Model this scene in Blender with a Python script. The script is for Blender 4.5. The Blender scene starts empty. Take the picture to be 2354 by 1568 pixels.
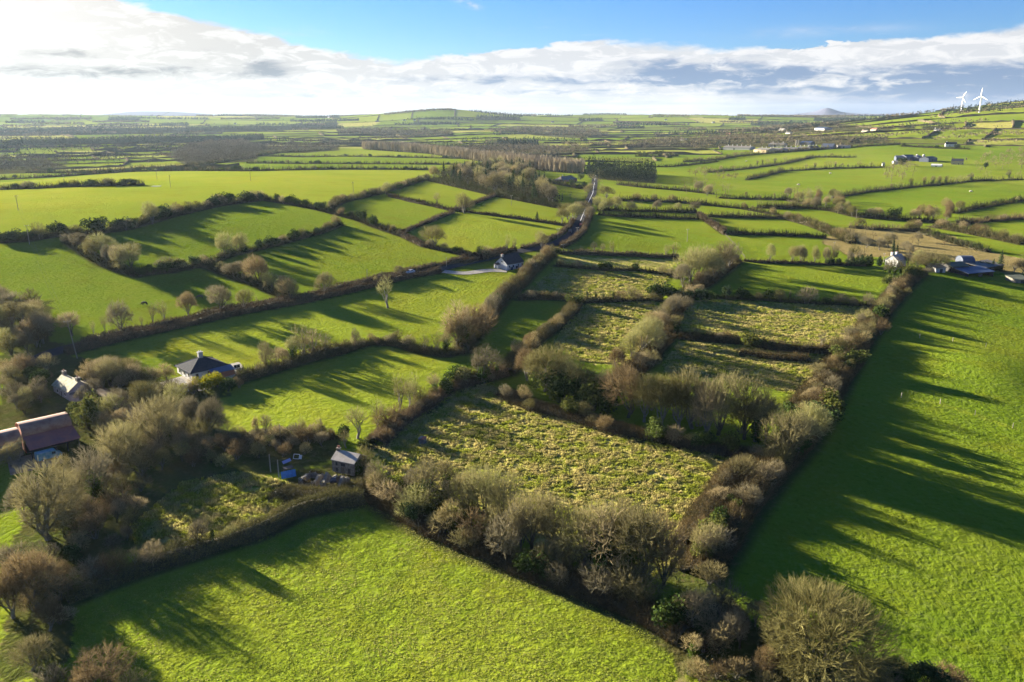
import bpy, math
import numpy as np
from mathutils import Vector, Matrix

# ------------------------------------------------------------------ basics
SC = bpy.context.scene
COL = SC.collection
rng = np.random.default_rng(11)
R = math.radians
F = 1829.0            # focal length in units of the 2353 wide survey grid
PITCH = R(15.76)
CAM = np.array([0.0, 0.0, 75.0])
CP, SP = math.cos(PITCH), math.sin(PITCH)
SUN_AZ, SUN_EL = R(-53.0), R(12.8)
EXPO = 2.75
K = 1.0 / 2 ** EXPO


def sstep(a, b, x):
    t = np.clip((x - a) / (b - a), 0, 1)
    return t * t * (3 - 2 * t)


def vnoise(x, y, seed=0):
    x = np.asarray(x, float); y = np.asarray(y, float)
    xi = np.floor(x).astype(np.int64); yi = np.floor(y).astype(np.int64)
    fx = x - xi; fy = y - yi
    fx = fx * fx * (3 - 2 * fx); fy = fy * fy * (3 - 2 * fy)

    def h(i, j):
        n = (i * 374761393 + j * 668265263 + seed * 974634777) & 0xffffffff
        n = ((n ^ (n >> 13)) * 1274126177) & 0xffffffff
        n = n ^ (n >> 16)
        return (n & 0xffff) / 65535.0
    a = h(xi, yi); b = h(xi + 1, yi); c = h(xi, yi + 1); d = h(xi + 1, yi + 1)
    return (a * (1 - fx) + b * fx) * (1 - fy) + (c * (1 - fx) + d * fx) * fy


def fbm(x, y, seed=0, oct=3):
    s = 0; a = 0.5; t = 0
    for k in range(oct):
        s = s + a * vnoise(x * 2 ** k, y * 2 ** k, seed + k); t += a; a *= 0.5
    return s / t


def bump(x, y, cx, cy, sx, sy, a):
    return a * np.exp(-0.5 * (((x - cx) / sx) ** 2 + ((y - cy) / sy) ** 2))


def polar(px, r):
    az = math.atan((px - 1176.5) / F / 1.039)
    return r * math.sin(az), r * math.cos(az)


FAR_BUMPS = []
for px, r, sl, sd, a in [(1030, 4700, 170, 420, 24), (1040, 4700, 420, 450, 34), (900, 4900, 260, 450, 20), (1190, 4700, 330, 500, 14),
                         (1620, 5200, 500, 500, 22), (1420, 6000, 500, 500, 12), (600, 5200, 500, 500, 14), (40, 5600, 500, 500, 20),
                         (1899, 9600, 70, 500, 40), (1892, 9600, 270, 500, 52), (2080, 9400, 330, 500, 34), (290, 9300, 260, 400, 34), (410, 9300, 330, 400, 46),
                         (2700, 3300, 560, 800, 125), (2350, 2500, 420, 500, 18), (1000, 2900, 800, 350, 4)]:
    cx, cy = polar(px, r)
    FAR_BUMPS.append((cx, cy, sl, sd, a))


def terrain(x, y):
    x = np.asarray(x, float); y = np.asarray(y, float)
    r = np.hypot(x, y)
    z = 1.6 * (fbm(x / 95.0, y / 95.0, 3, 2) - 0.5)
    z = z + sstep(500, 1800, r) * 14 * (fbm(x / 620.0, y / 620.0, 5, 2) - 0.5)
    z = z + 29 * np.exp(-.5 * (((x + 235) / 235) ** 2 + ((y - 470) / np.where(y < 470, 155, 430)) ** 2))
    s = np.clip((x - 36) * .84 - (y - 124) * .54 - 3, 0, None)
    z = z - 6.2 * np.tanh(s / 95.0) * (1 - sstep(300, 470, y))
    z = z + bump(x, y, 143, 225, 14, 16, 2.6) * 1.0
    z = z - 1.5 * sstep(0, 60, -x - 40) * (1 - sstep(150, 300, y))
    z = z + 88.0 * sstep(0, 1, (r - 900) / 11500.0) * 1.9 * (1 - 0.5 * sstep(5500, 9500, r))
    for cx, cy, sl, sd, a in FAR_BUMPS:
        ca = math.atan2(cx, cy)
        lx = x * math.cos(ca) - y * math.sin(ca); ly = x * math.sin(ca) + y * math.cos(ca)
        z = z + bump(lx, ly, 0, math.hypot(cx, cy), sl, sd, a)
    z = z - (r / 12742000.0) * r * 0.0
    return z


def raydirs(px, py):
    u = (np.asarray(px, float) - 1176.5) / F; v = (784 - np.asarray(py, float)) / F
    return np.stack([u, CP + v * SP, -SP + v * CP], -1)


TS = np.geomspace(30, 12500, 900)


def G(px, py):
    """survey grid -> point on the ground (array n x 3)"""
    px = np.atleast_1d(np.asarray(px, float)); py = np.atleast_1d(np.asarray(py, float))
    out = np.zeros((len(px), 3))
    for s in range(0, len(px), 2000):
        d = raydirs(px[s:s + 2000], py[s:s + 2000])
        P = d[:, None, :] * TS[None, :, None]
        below = P[..., 2] + CAM[2] < terrain(P[..., 0], P[..., 1])
        k = np.argmax(below, 1); none = ~below.any(1)
        k = np.clip(k, 1, None)
        lo = TS[k - 1].copy(); hi = TS[k].copy()
        for _ in range(18):
            m = (lo + hi) / 2
            q = d * m[:, None]
            b = q[:, 2] + CAM[2] < terrain(q[:, 0], q[:, 1])
            hi = np.where(b, m, hi); lo = np.where(b, lo, m)
        t = (lo + hi) / 2
        t = np.where(none, 8000.0, t)
        q = d * t[:, None]
        q[:, 2] = terrain(q[:, 0], q[:, 1])
        out[s:s + 2000] = q
    return out


def G1(px, py):
    return G([px], [py])[0]


def proj(P):
    q = np.asarray(P, float) - CAM
    zf = q[..., 1] * CP - q[..., 2] * SP
    yu = q[..., 1] * SP + q[..., 2] * CP
    return np.stack([1176.5 + F * q[..., 0] / zf, 784 - F * yu / zf], -1)


def height_to(P, top):
    vt = (784 - top) / F
    zz = P[1] * (vt * CP - SP) / (CP + vt * SP)
    return zz + CAM[2] - P[2]


def pxm(P):
    q = np.asarray(P) - CAM
    return F / (q[1] * CP - q[2] * SP)


def inpoly(x, y, poly):
    x = np.asarray(x); y = np.asarray(y)
    inside = np.zeros(x.shape, bool)
    n = len(poly); j = n - 1
    for i in range(n):
        xi, yi = poly[i]; xj, yj = poly[j]
        if yi != yj:
            c = ((yi > y) != (yj > y)) & (x < (xj - xi) * (y - yi) / (yj - yi) + xi)
            inside ^= c
        j = i
    return inside


# ------------------------------------------------------------------ meshes / objects
def mk_mesh(name, V, quads=None, tris=None, mats=(), smooth=False, midx=None):
    me = bpy.data.meshes.new(name)
    V = np.asarray(V, np.float32)
    q = np.zeros((0, 4), np.int32) if quads is None else np.asarray(quads, np.int32).reshape(-1, 4)
    t = np.zeros((0, 3), np.int32) if tris is None else np.asarray(tris, np.int32).reshape(-1, 3)
    me.vertices.add(len(V)); me.vertices.foreach_set('co', V.ravel())
    loops = np.concatenate([q.ravel(), t.ravel()])
    me.loops.add(len(loops)); me.loops.foreach_set('vertex_index', loops)
    npoly = len(q) + len(t)
    me.polygons.add(npoly)
    starts = np.concatenate([np.arange(len(q)) * 4, len(q) * 4 + np.arange(len(t)) * 3]).astype(np.int32)
    me.polygons.foreach_set('loop_start', starts)
    for m in mats:
        me.materials.append(m)
    if midx is not None:
        me.polygons.foreach_set('material_index', np.asarray(midx, np.int32))
    me.update(calc_edges=True)
    me.polygons.foreach_set('use_smooth', np.full(npoly, bool(smooth)))
    me.validate(verbose=False)
    return me


def link(name, data, parent=None, loc=None, rz=0.0, scale=None):
    o = bpy.data.objects.new(name, data)
    COL.objects.link(o)
    if parent is not None:
        o.parent = parent
    if loc is not None:
        o.location = [float(c) for c in loc]
    o.rotation_euler = (0, 0, rz)
    if scale is not None:
        o.scale = scale
    return o


def tag(o, label=None, cat=None, group=None, kind=None):
    if label: o['label'] = label
    if cat: o['category'] = cat
    if group: o['group'] = group
    if kind: o['kind'] = kind
    return o


class MB:
    """collects faces; build() links one mesh object"""
    def __init__(s):
        s.v = []; s.q = []; s.t = []; s.n = 0

    def add(s, V, quads=None, tris=None):
        V = np.asarray(V, float).reshape(-1, 3)
        s.v.append(V)
        if quads is not None and len(quads): s.q.append(np.asarray(quads).reshape(-1, 4) + s.n)
        if tris is not None and len(tris): s.t.append(np.asarray(tris).reshape(-1, 3) + s.n)
        s.n += len(V)
        return s

    def box(s, x0, x1, y0, y1, z0, z1):
        V = [(x, y, z) for z in (z0, z1) for y in (y0, y1) for x in (x0, x1)]
        return s.add(V, [(0, 2, 3, 1), (4, 5, 7, 6), (0, 1, 5, 4), (2, 6, 7, 3), (0, 4, 6, 2), (1, 3, 7, 5)])

    def prism(s, poly, axis, a, b):
        """poly: (u, z) outline swept along x or y from a to b"""
        n = len(poly)
        V = []
        for c in (a, b):
            for u, z in poly:
                V.append((c, u, z) if axis == 'x' else (u, c, z))
        q = [(i, (i + 1) % n, n + (i + 1) % n, n + i) for i in range(n)]
        t = []
        for i in range(1, n - 1):
            t.append((0, i + 1, i)); t.append((n, n + i, n + i + 1))
        return s.add(V, q, t)

    def tube(s, pts, rad, k=6, cap=True):
        V, q, t = tube_arrays(pts, rad, k, cap)
        return s.add(V, q, t)

    def mesh(s, name, mats, smooth=False):
        V = np.concatenate(s.v) if s.v else np.zeros((0, 3))
        q = np.concatenate(s.q) if s.q else None
        t = np.concatenate(s.t) if s.t else None
        return mk_mesh(name, V, q, t, mats if isinstance(mats, (list, tuple)) else [mats], smooth)

    def build(s, name, mats, parent=None, smooth=False, loc=None, rz=0.0):
        return link(name, s.mesh(name, mats, smooth), parent, loc, rz)


def tube_arrays(pts, rad, k=6, cap=True):
    pts = np.asarray(pts, float); rad = np.broadcast_to(np.asarray(rad, float), (len(pts),))
    d = np.gradient(pts, axis=0); d /= np.linalg.norm(d, axis=1)[:, None] + 1e-9
    ref = np.where(np.abs(d[:, 2:3]) > .9, np.array([[1., 0, 0]]), np.array([[0, 0, 1.]]))
    a = np.cross(d, ref); a /= np.linalg.norm(a, axis=1)[:, None] + 1e-9
    b = np.cross(d, a)
    th = np.arange(k) / k * 2 * np.pi
    V = pts[:, None] + rad[:, None, None] * (np.cos(th)[None, :, None] * a[:, None] + np.sin(th)[None, :, None] * b[:, None])
    n = len(pts)
    i = np.arange(n - 1)[:, None] * k; j = np.arange(k)[None]; j2 = (j + 1) % k
    q = np.stack([i + j, i + j2, i + k + j2, i + k + j], -1).reshape(-1, 4)
    t = []
    if cap:
        for m in range(1, k - 1):
            t.append((0, m, m + 1)); o = (n - 1) * k; t.append((o, o + m + 1, o + m))
    return V.reshape(-1, 3), q, (np.array(t) if t else None)


# ------------------------------------------------------------------ materials
def nt_new(name):
    m = bpy.data.materials.new(name); m.use_nodes = True
    nt = m.node_tree; nt.nodes.clear()
    out = nt.nodes.new('ShaderNodeOutputMaterial')
    return m, nt, out


class NT:
    def __init__(s, nt): s.nt = nt

    def n(s, t, **kw):
        nd = s.nt.nodes.new(t)
        for k, v in kw.items(): setattr(nd, k, v)
        return nd

    def put(s, sock, v):
        if v is None: return
        if isinstance(v, bpy.types.NodeSocket): s.nt.links.new(v, sock)
        else: sock.default_value = v

    def m(s, op, a, b=None, c=None, clamp=False):
        nd = s.n('ShaderNodeMath', operation=op); nd.use_clamp = clamp
        for i, v in enumerate((a, b, c)):
            s.put(nd.inputs[i], v)
        return nd.outputs[0]

    def ss(s, v, a, b, lo=0.0, hi=1.0):
        nd = s.n('ShaderNodeMapRange', interpolation_type='SMOOTHSTEP')
        s.put(nd.inputs['Value'], v); s.put(nd.inputs['From Min'], a); s.put(nd.inputs['From Max'], b)
        s.put(nd.inputs['To Min'], lo); s.put(nd.inputs['To Max'], hi)
        return nd.outputs[0]

    def mix(s, f, a, b, mode='MIX'):
        nd = s.n('ShaderNodeMix', data_type='RGBA', blend_type=mode)
        s.put(nd.inputs[0], f)
        for i, v in ((6, a), (7, b)):
            if isinstance(v, (tuple, list)): v = (*v[:3], 1.0)
            s.put(nd.inputs[i], v)
        return nd.outputs[2]

    def noise(s, vec, scale, detail=3.0, rough=.55, dist=0.0):
        nd = s.n('ShaderNodeTexNoise')
        s.put(nd.inputs['Vector'], vec); nd.inputs['Scale'].default_value = scale
        nd.inputs['Detail'].default_value = detail; nd.inputs['Roughness'].default_value = rough
        nd.inputs['Distortion'].default_value = dist
        return nd.outputs['Fac']

    def xyz(s, x, y, z=0.0):
        nd = s.n('ShaderNodeCombineXYZ')
        for i, v in enumerate((x, y, z)): s.put(nd.inputs[i], v)
        return nd.outputs[0]

    def pos(s):
        return s.n('ShaderNodeNewGeometry').outputs['Position']


def leafmat(name, a, b, c=None, scale=.35, trans=.25, rough=.8, objvar=.35):
    """foliage / twig material: colour wanders between a and b, each face a little different, each plant a little different"""
    m, nt, out = nt_new(name); T = NT(nt)
    g = T.n('ShaderNodeNewGeometry'); oi = T.n('ShaderNodeObjectInfo')
    f = T.noise(g.outputs['Position'], scale, 2.0)
    f = T.ss(f, .35, .65)
    col = T.mix(f, a, b)
    if c is not None:
        col = T.mix(T.ss(oi.outputs['Random'], .45, .9), col, c)
    isl = T.m('MULTIPLY_ADD', g.outputs['Random Per Island'], .7, .65)
    ob = T.m('MULTIPLY_ADD', oi.outputs['Random'], objvar * 2, 1 - objvar)
    v = T.m('MULTIPLY', isl, ob)
    hsv = T.n('ShaderNodeHueSaturation'); T.put(hsv.inputs['Color'], col); T.put(hsv.inputs['Value'], v)
    d = T.n('ShaderNodeBsdfDiffuse'); T.put(d.inputs['Color'], hsv.outputs[0])
    if trans > 0:
        tr = T.n('ShaderNodeBsdfTranslucent'); T.put(tr.inputs['Color'], hsv.outputs[0])
        mx = T.n('ShaderNodeMixShader'); mx.inputs[0].default_value = trans
        nt.links.new(d.outputs[0], mx.inputs[1]); nt.links.new(tr.outputs[0], mx.inputs[2])
        nt.links.new(mx.outputs[0], out.inputs['Surface'])
    else:
        nt.links.new(d.outputs[0], out.inputs['Surface'])
    return m


def surfmat(name, a, b=None, scale=1.0, rough=.7, bumps=0.0, bscale=8.0, spec=.3, stretch=None, metallic=0.0, detail=4.0, lo=.35, hi=.65):
    m, nt, out = nt_new(name); T = NT(nt)
    p = T.n('ShaderNodeBsdfPrincipled')
    tc = T.n('ShaderNodeTexCoord').outputs['Object']
    if stretch:
        mp = T.n('ShaderNodeMapping'); mp.inputs['Scale'].default_value = stretch; T.put(mp.inputs['Vector'], tc); tc = mp.outputs[0]
    col = (*a, 1.0)
    if b is not None:
        col = T.mix(T.ss(T.noise(tc, scale, detail), lo, hi), a, b)
    T.put(p.inputs['Base Color'], col)
    p.inputs['Roughness'].default_value = rough
    p.inputs['Specular IOR Level'].default_value = spec
    p.inputs['Metallic'].default_value = metallic
    if bumps:
        bn = T.n('ShaderNodeBump'); bn.inputs['Strength'].default_value = 1.0; bn.inputs['Distance'].default_value = bumps
        T.put(bn.inputs['Height'], T.noise(tc, bscale, 4.0)); nt.links.new(bn.outputs[0], p.inputs['Normal'])
    nt.links.new(p.outputs[0], out.inputs['Surface'])
    return m
# ------------------------------------------------------------------ camera, sun, sky, air
cam = bpy.data.cameras.new('camera'); cam.sensor_width = 36.0; cam.lens = 36.0 * F / 2353.0
cam.clip_start = 1.0; cam.clip_end = 60000
co = bpy.data.objects.new('camera', cam); COL.objects.link(co)
co.location = CAM; co.rotation_euler = (math.pi / 2 - PITCH, 0, 0)
SC.camera = co

sl = bpy.data.lights.new('sun', 'SUN'); sl.energy = 4.6; sl.angle = R(.55); sl.color = (1.0, .89, .70)
so = bpy.data.objects.new('sun', sl); COL.objects.link(so)
sd = Vector((math.sin(SUN_AZ) * math.cos(SUN_EL), math.cos(SUN_AZ) * math.cos(SUN_EL), math.sin(SUN_EL)))
so.rotation_euler = (-sd).to_track_quat('-Z', 'Y').to_euler(); so.location = (0, 0, 300)

SC.view_settings.view_transform = 'Standard'; SC.view_settings.look = 'None'
SC.view_settings.gamma = 1.0; SC.view_settings.exposure = EXPO


def azel(px, py):
    d = raydirs(px, py); d = d / np.linalg.norm(d)
    return math.degrees(math.atan2(d[0], d[1])), math.degrees(math.asin(d[2]))


W = bpy.data.worlds.new('World'); SC.world = W; W.use_nodes = True
nt = W.node_tree; nt.nodes.clear(); T = NT(nt)
wout = nt.nodes.new('ShaderNodeOutputWorld'); bg = nt.nodes.new('ShaderNodeBackground')
sky = T.n('ShaderNodeTexSky', sky_type='NISHITA'); sky.sun_disc = False
sky.sun_elevation = SUN_EL; sky.sun_rotation = SUN_AZ
sky.altitude = 100; sky.air_density = 1.0; sky.dust_density = .2; sky.ozone_density = 3.0
dirv = T.n('ShaderNodeTexCoord').outputs['Generated']
sx = T.n('ShaderNodeSeparateXYZ'); T.put(sx.inputs[0], dirv)
A = T.m('MULTIPLY', T.m('ARCTAN2', sx.outputs[0], sx.outputs[1]), 57.29578)
E_ = T.m('MULTIPLY', T.m('ARCSINE', sx.outputs[2]), 57.29578)
# top of the cloud bank: elevation against bearing
tops = [(-400, -60), (-150, -40), (150, -28), (330, 12), (480, 48), (600, 72), (690, 100), (800, 122), (960, 142), (1030, 132), (1120, 120), (1200, 112), (1330, 98), (1480, 99), (1560, 106),
        (1700, 112), (1800, 108), (1930, 96), (2050, 88), (2130, 84), (2250, 74), (2353, 58), (2600, 40)]
fc = T.n('ShaderNodeFloatCurve'); cm = fc.mapping; cv = cm.curves[0]
pts = []
for px, py in tops:
    a, e = azel(px, py); pts.append(((a + 60) / 120, e / 16))
while len(cv.points) < len(pts): cv.points.new(0.5, 0.5)
for p_, (a, e) in zip(cv.points, pts): p_.location = (a, e); p_.handle_type = 'AUTO'
cm.update()
T.put(fc.inputs['Value'], T.m('DIVIDE', T.m('ADD', A, 60.0), 120.0))
etop = T.m('MULTIPLY', fc.outputs[0], 16.0)
etop = T.m('MINIMUM', etop, 9.5)


def nz(sxx, syy, detail=6.0, rough=.55, dist=0.0, off=0.0):
    return T.noise(T.xyz(T.m('MULTIPLY', A, sxx), T.m('MULTIPLY', E_, syy), off), 1.0, detail, rough, dist)


left = T.ss(A, 4.0, -26.0)
right = T.ss(A, 6.0, 26.0)
n1 = nz(.30, .9, 7.0, .55, .4)
n1b = nz(.10, .6, 3.0, .5, .0, 7.0)
n1c = nz(.85, 2.6, 6.0, .6, .5, 17.0)
n1 = T.m('ADD', n1, T.m('MULTIPLY', T.m('SUBTRACT', n1c, .5), .55))
d = T.m('SUBTRACT', T.m('ADD', etop, T.m('ADD', T.m('MULTIPLY', T.m('SUBTRACT', n1, .5), 1.1), T.m('MULTIPLY', T.m('SUBTRACT', n1b, .5), .5))), E_)
soft = T.ss(nz(.08, .2, 2.0, .5, 0, 3.0), .35, .65, .04, .38)
mask = T.ss(d, T.m('MULTIPLY', soft, -.6), soft)
# streaky wisps above the bank
wn = nz(.07, .55, 5.0, .6, .8, 11.0)
wisp = T.m('MULTIPLY', T.ss(wn, .56, .80), T.ss(d, -1.8, -.2))
a0, e0 = azel(1078, 11)
gx = T.m('POWER', T.m('DIVIDE', T.m('SUBTRACT', A, a0), .7), 2.0); gy = T.m('POWER', T.m('DIVIDE', T.m('SUBTRACT', T.m('SUBTRACT', E_, e0), T.m('MULTIPLY', T.m('SUBTRACT', A, a0), -.25)), .17), 2.0)
puff = T.m('MULTIPLY', T.m('EXPONENT', T.m('MULTIPLY', T.m('ADD', gx, gy), -1.0)), T.ss(nz(1.2, 3.0, 4.0), .35, .6))
a1, e1 = azel(1880, 72)
gx = T.m('POWER', T.m('DIVIDE', T.m('SUBTRACT', A, a1), 5.0), 2.0); gy = T.m('POWER', T.m('DIVIDE', T.m('SUBTRACT', E_, e1), .3), 2.0)
veil = T.m('MULTIPLY', T.m('EXPONENT', T.m('MULTIPLY', T.m('ADD', gx, gy), -1.0)), T.ss(nz(.3, 1.2, 4.0), .3, .7))
mask = T.m('MAXIMUM', mask, T.m('MAXIMUM', T.m('MULTIPLY', wisp, .5), T.m('MAXIMUM', T.m('MULTIPLY', puff, .75), T.m('MULTIPLY', veil, .35))))
# light and dark in the bank: thick undersides show grey blue, the side towards the sun stays white
nb = nz(.20, .85, 8.0, .58, .5, 2.0)
nc = nz(.055, .50, 4.0, .5, .3, 5.0)


def blob(px, py, wa, we, amp):
    a, e = azel(px, py)
    g1 = T.m('POWER', T.m('DIVIDE', T.m('SUBTRACT', A, a), wa), 2.0); g2 = T.m('POWER', T.m('DIVIDE', T.m('SUBTRACT', E_, e), we), 2.0)
    return T.m('MULTIPLY', T.m('EXPONENT', T.m('MULTIPLY', T.m('ADD', g1, g2), -1.0)), amp)


shade = None
for b in [(60, 168, 5.0, .36, .50), (170, 125, 2.2, .42, .34), (270, 168, 1.6, .40, .42), (400, 160, 2.4, .32, .32), (600, 150, 1.3, .50, .34), (630, 168, .8, .30, .30), (520, 172, 3.0, .24, .28),
          (1180, 185, 10.0, .36, .36), (1570, 165, 3.6, .75, .62), (1640, 190, 5.0, .5, .45), (1240, 212, 14.0, .22, .30), (1840, 165, 3.0, .5, .40), (2000, 196, 7.5, .7, .55), (2330, 195, 8.0, 1.0, .70), (1700, 145, 1.6, .3, .12),
          (2230, 150, 5.0, .4, .22), (300, 212, 12.0, .12, .20), (700, 222, 14.0, .14, .22), (1000, 235, 16.0, .12, .2)]:
    s_ = blob(*b); shade = s_ if shade is None else T.m('ADD', shade, s_)
detail = T.m('MULTIPLY', T.m('SUBTRACT', nb, .5), 1.7)
detail2 = T.m('MULTIPLY', T.m('SUBTRACT', nc, .5), 1.0)
sh = T.m('ADD', shade, T.m('MULTIPLY', T.m('ADD', detail, detail2), T.m('ADD', T.m('MULTIPLY', shade, 1.5), .45)))
bil = nz(.55, 2.1, 9.0, .62, .9, 33.0)
sh = T.m('ADD', sh, T.m('MULTIPLY', T.m('SUBTRACT', bil, .5), T.m('MULTIPLY_ADD', shade, 2.6, .45)))
sh = T.ss(sh, .04, .72)
puffs = nz(.42, 1.5, 8.0, .62, .6, 21.0)
white = T.mix(left, (.76, .78, .82), (.74, .725, .70))
white = T.mix(T.ss(puffs, .46, .58), white, T.mix(left, (.95, .95, .96), (.94, .925, .90)))
dark = T.mix(left, (.25, .36, .56), (.36, .375, .39))
glow = T.m('MULTIPLY', T.ss(A, -16.0, -34.0), T.ss(E_, 1.5, 5.0))
white = T.mix(T.m('MULTIPLY', glow, .8), white, (1.10, 1.07, 1.02))
cl = T.mix(sh, white, dark)
# low bank near the skyline: cream to the left, lavender blue to the right
low = T.ss(E_, 1.9, .3)
lown = T.ss(nz(.12, 2.6, 7.0, .58, .3, 9.0), .40, .62)
lowc = T.mix(T.ss(A, 10.0, 24.0), T.mix(left, (.78, .77, .75), (.50, .465, .425)), (.30, .40, .62))
lowb = T.mix(T.ss(A, 10.0, 24.0), T.mix(left, (.48, .51, .56), (.37, .35, .33)), (.24, .34, .58))
cl = T.mix(T.m('MULTIPLY', low, .85), cl, T.mix(lown, lowc, lowb))
ksc = T.n('ShaderNodeVectorMath', operation='SCALE'); T.put(ksc.inputs[0], cl); ksc.inputs['Scale'].default_value = K * .97
sk = T.n('ShaderNodeVectorMath', operation='SCALE'); T.put(sk.inputs[0], sky.outputs[0]); sk.inputs['Scale'].default_value = .05
hs = T.n('ShaderNodeHueSaturation'); T.put(hs.inputs['Color'], sk.outputs[0]); hs.inputs['Saturation'].default_value = 1.25
clear = T.mix(1.0, hs.outputs[0], (.31, .39, .60), 'MULTIPLY')
res = T.mix(mask, clear, ksc.outputs[0])
T.put(bg.inputs['Color'], res); bg.inputs['Strength'].default_value = 1.0
nt.links.new(bg.outputs[0], wout.inputs['Surface'])

# air between the near fields and the far hills
hm, hnt, hout = nt_new('haze'); TH = NT(hnt)
pv = TH.n('ShaderNodeVolumePrincipled'); pv.inputs['Density'].default_value = 2.1e-5
pv.inputs['Color'].default_value = (.62, .80, 1.0, 1); pv.inputs['Anisotropy'].default_value = .3
hnt.links.new(pv.outputs[0], hout.inputs['Volume'])
hz = MB().box(-14000, 14000, -700, 12500, -20, 250).build('haze', hm)
tag(hz, 'thin pale blue air over the far fields', None, None, 'stuff')

cy = SC.cycles
cy.use_denoising = True
cy.max_bounces = 5; cy.diffuse_bounces = 3; cy.glossy_bounces = 2; cy.transmission_bounces = 2; cy.volume_bounces = 0; cy.transparent_max_bounces = 8
cy.use_adaptive_sampling = True; cy.adaptive_threshold = .008
cy.sample_clamp_indirect = 4.0
# ------------------------------------------------------------------ the land
ROUGH = [
    [(862, 1015), (940, 960), (1030, 900), (1130, 880), (1200, 930), (1330, 965), (1450, 1000), (1560, 1025), (1700, 1040), (1650, 1100), (1590, 1180), (1575, 1260), (1510, 1330), (1300, 1290), (1100, 1190), (960, 1120), (880, 1075)],
    [(1340, 703), (1500, 690), (1520, 740), (1480, 790), (1440, 840), (1330, 830), (1275, 790), (1300, 740)],
    [(1565, 690), (2010, 705), (1960, 770), (1935, 800), (1700, 775), (1555, 762)],
    [(1520, 840), (1560, 785), (1700, 795), (1890, 815), (1880, 880), (1830, 910), (1700, 870), (1540, 860)],
    [(1190, 684), (1280, 618), (1420, 628), (1540, 632), (1510, 688), (1330, 692)],
    [(1280, 590), (1555, 596), (1545, 630), (1380, 622), (1275, 614)],
    [(300, 1210), (420, 1110), (560, 1085), (660, 1110), (700, 1150), (600, 1225), (480, 1255), (330, 1310)],
]
HEATH = [[(1880, 555), (1960, 520), (2090, 530), (2180, 540), (2260, 575), (2353, 596), (2353, 640), (2200, 600), (2050, 590), (1960, 592)]]
SCRUBW = [
    [(0, 690), (110, 690), (125, 790), (190, 830), (260, 850), (400, 880), (520, 890), (515, 1005), (600, 985), (760, 985), (770, 1050), (640, 1095), (430, 1105), (330, 1190), (290, 1290), (170, 1380), (150, 1568), (0, 1568), (0, 1280), (40, 1250), (90, 1060), (0, 1060)],
    [(700, 1075), (850, 1060), (900, 1120), (835, 1150), (740, 1165), (690, 1175), (640, 1140)],
    [(1560, 1400), (1640, 1320), (1700, 1400), (1800, 1480), (2000, 1500), (2250, 1568), (1560, 1568)],
    [(991, 414), (1050, 400), (1130, 380), (1215, 385), (1225, 420), (1290, 470), (1281, 477), (1137, 448)],
]
HUES = [([(1600, 1330), (1720, 1200), (1880, 1030), (1990, 840), (2050, 730), (2120, 640), (2353, 650), (2353, 1568), (1700, 1568)], 0.38),
        ([(150, 1420), (600, 1235), (830, 1150), (1200, 1310), (1500, 1440), (1570, 1568), (150, 1568)], .62),
        ([(0, 560), (300, 525), (600, 462), (770, 480), (985, 412), (990, 393), (300, 395), (0, 420)], 1.0),
        ([(930, 540), (1040, 490), (1180, 505), (1300, 525), (1250, 570), (1100, 590)], .95),
        ([(1300, 585), (1360, 500), (1600, 505), (1680, 585), (1550, 590)], .55),
        ([(200, 800), (690, 695), (1050, 640), (1190, 630), (1080, 750), (900, 790), (580, 850)], .85),
        ([(510, 900), (900, 800), (1060, 815), (900, 960), (740, 990), (520, 1000)], .8),
        ([(0, 560), (150, 560), (320, 640), (650, 690), (200, 780), (110, 690), (0, 680)], .45),
        ([(1640, 655), (1720, 600), (2030, 612), (2070, 660), (2000, 695), (1700, 680)], .5)]


def wpoly(p):
    a = np.array(p, float); w = G(a[:, 0], a[:, 1])
    return w[:, :2]


def densify(pts, step=25.0):
    pts = np.asarray(pts, float); out = [pts[0]]
    for a, b in zip(pts[:-1], pts[1:]):
        n = max(1, int(np.linalg.norm(b - a) / step))
        for k in range(1, n + 1): out.append(a + (b - a) * k / n)
    return np.array(out)


def wline(pts, step=25.0):
    a = densify(pts, step); return G(a[:, 0], a[:, 1])


NTH, NR = 860, 1000
th = np.linspace(-R(80), R(80), NTH); rr = np.geomspace(14, 11800, NR)
TH_, RR_ = np.meshgrid(th, rr)
gx_ = (RR_ * np.sin(TH_)).ravel(); gy_ = (RR_ * np.cos(TH_)).ravel()
gz_ = terrain(gx_, gy_)
gproj_near = np.hypot(gx_, gy_)
fld = np.zeros((len(gx_), 4), np.float32); fld[:, 3] = 0
# colour of each field: far away the patchwork of small fields, near by the fields one can name
hue = fbm(gx_ / 260.0, gy_ / 260.0, 21, 2)
# the far patchwork: a bent grid of small fields, finer near and coarser far
RHO = [600.0]
while RHO[-1] < 11800: RHO.append(RHO[-1] + (60 + .018 * RHO[-1] + 1.5e-5 * RHO[-1] ** 2) * (.75 + .5 * ((len(RHO) * .618) % 1)))
RHO = np.array(RHO)
CUTS = []
srng = np.random.default_rng(5)
for r0 in RHO[:-1]:
    nn = max(6, int(R(116) * r0 / ((70 + .026 * r0) * 1.75)))
    CUTS.append(np.sort(-R(58) + R(116) * (np.arange(nn) + srng.uniform(-.34, .34, nn)) / nn))
CELLV = [srng.random((len(c) + 1, 3)) for c in CUTS]


def warp(x, y):
    r = np.hypot(x, y); k = .055 * r + 40
    return k * (fbm(x / (420 + .1 * r), y / (420 + .1 * r), 61, 2) - .5) * 2, k * (fbm(x / (420 + .1 * r), y / (420 + .1 * r), 67, 2) - .5) * 2


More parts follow.
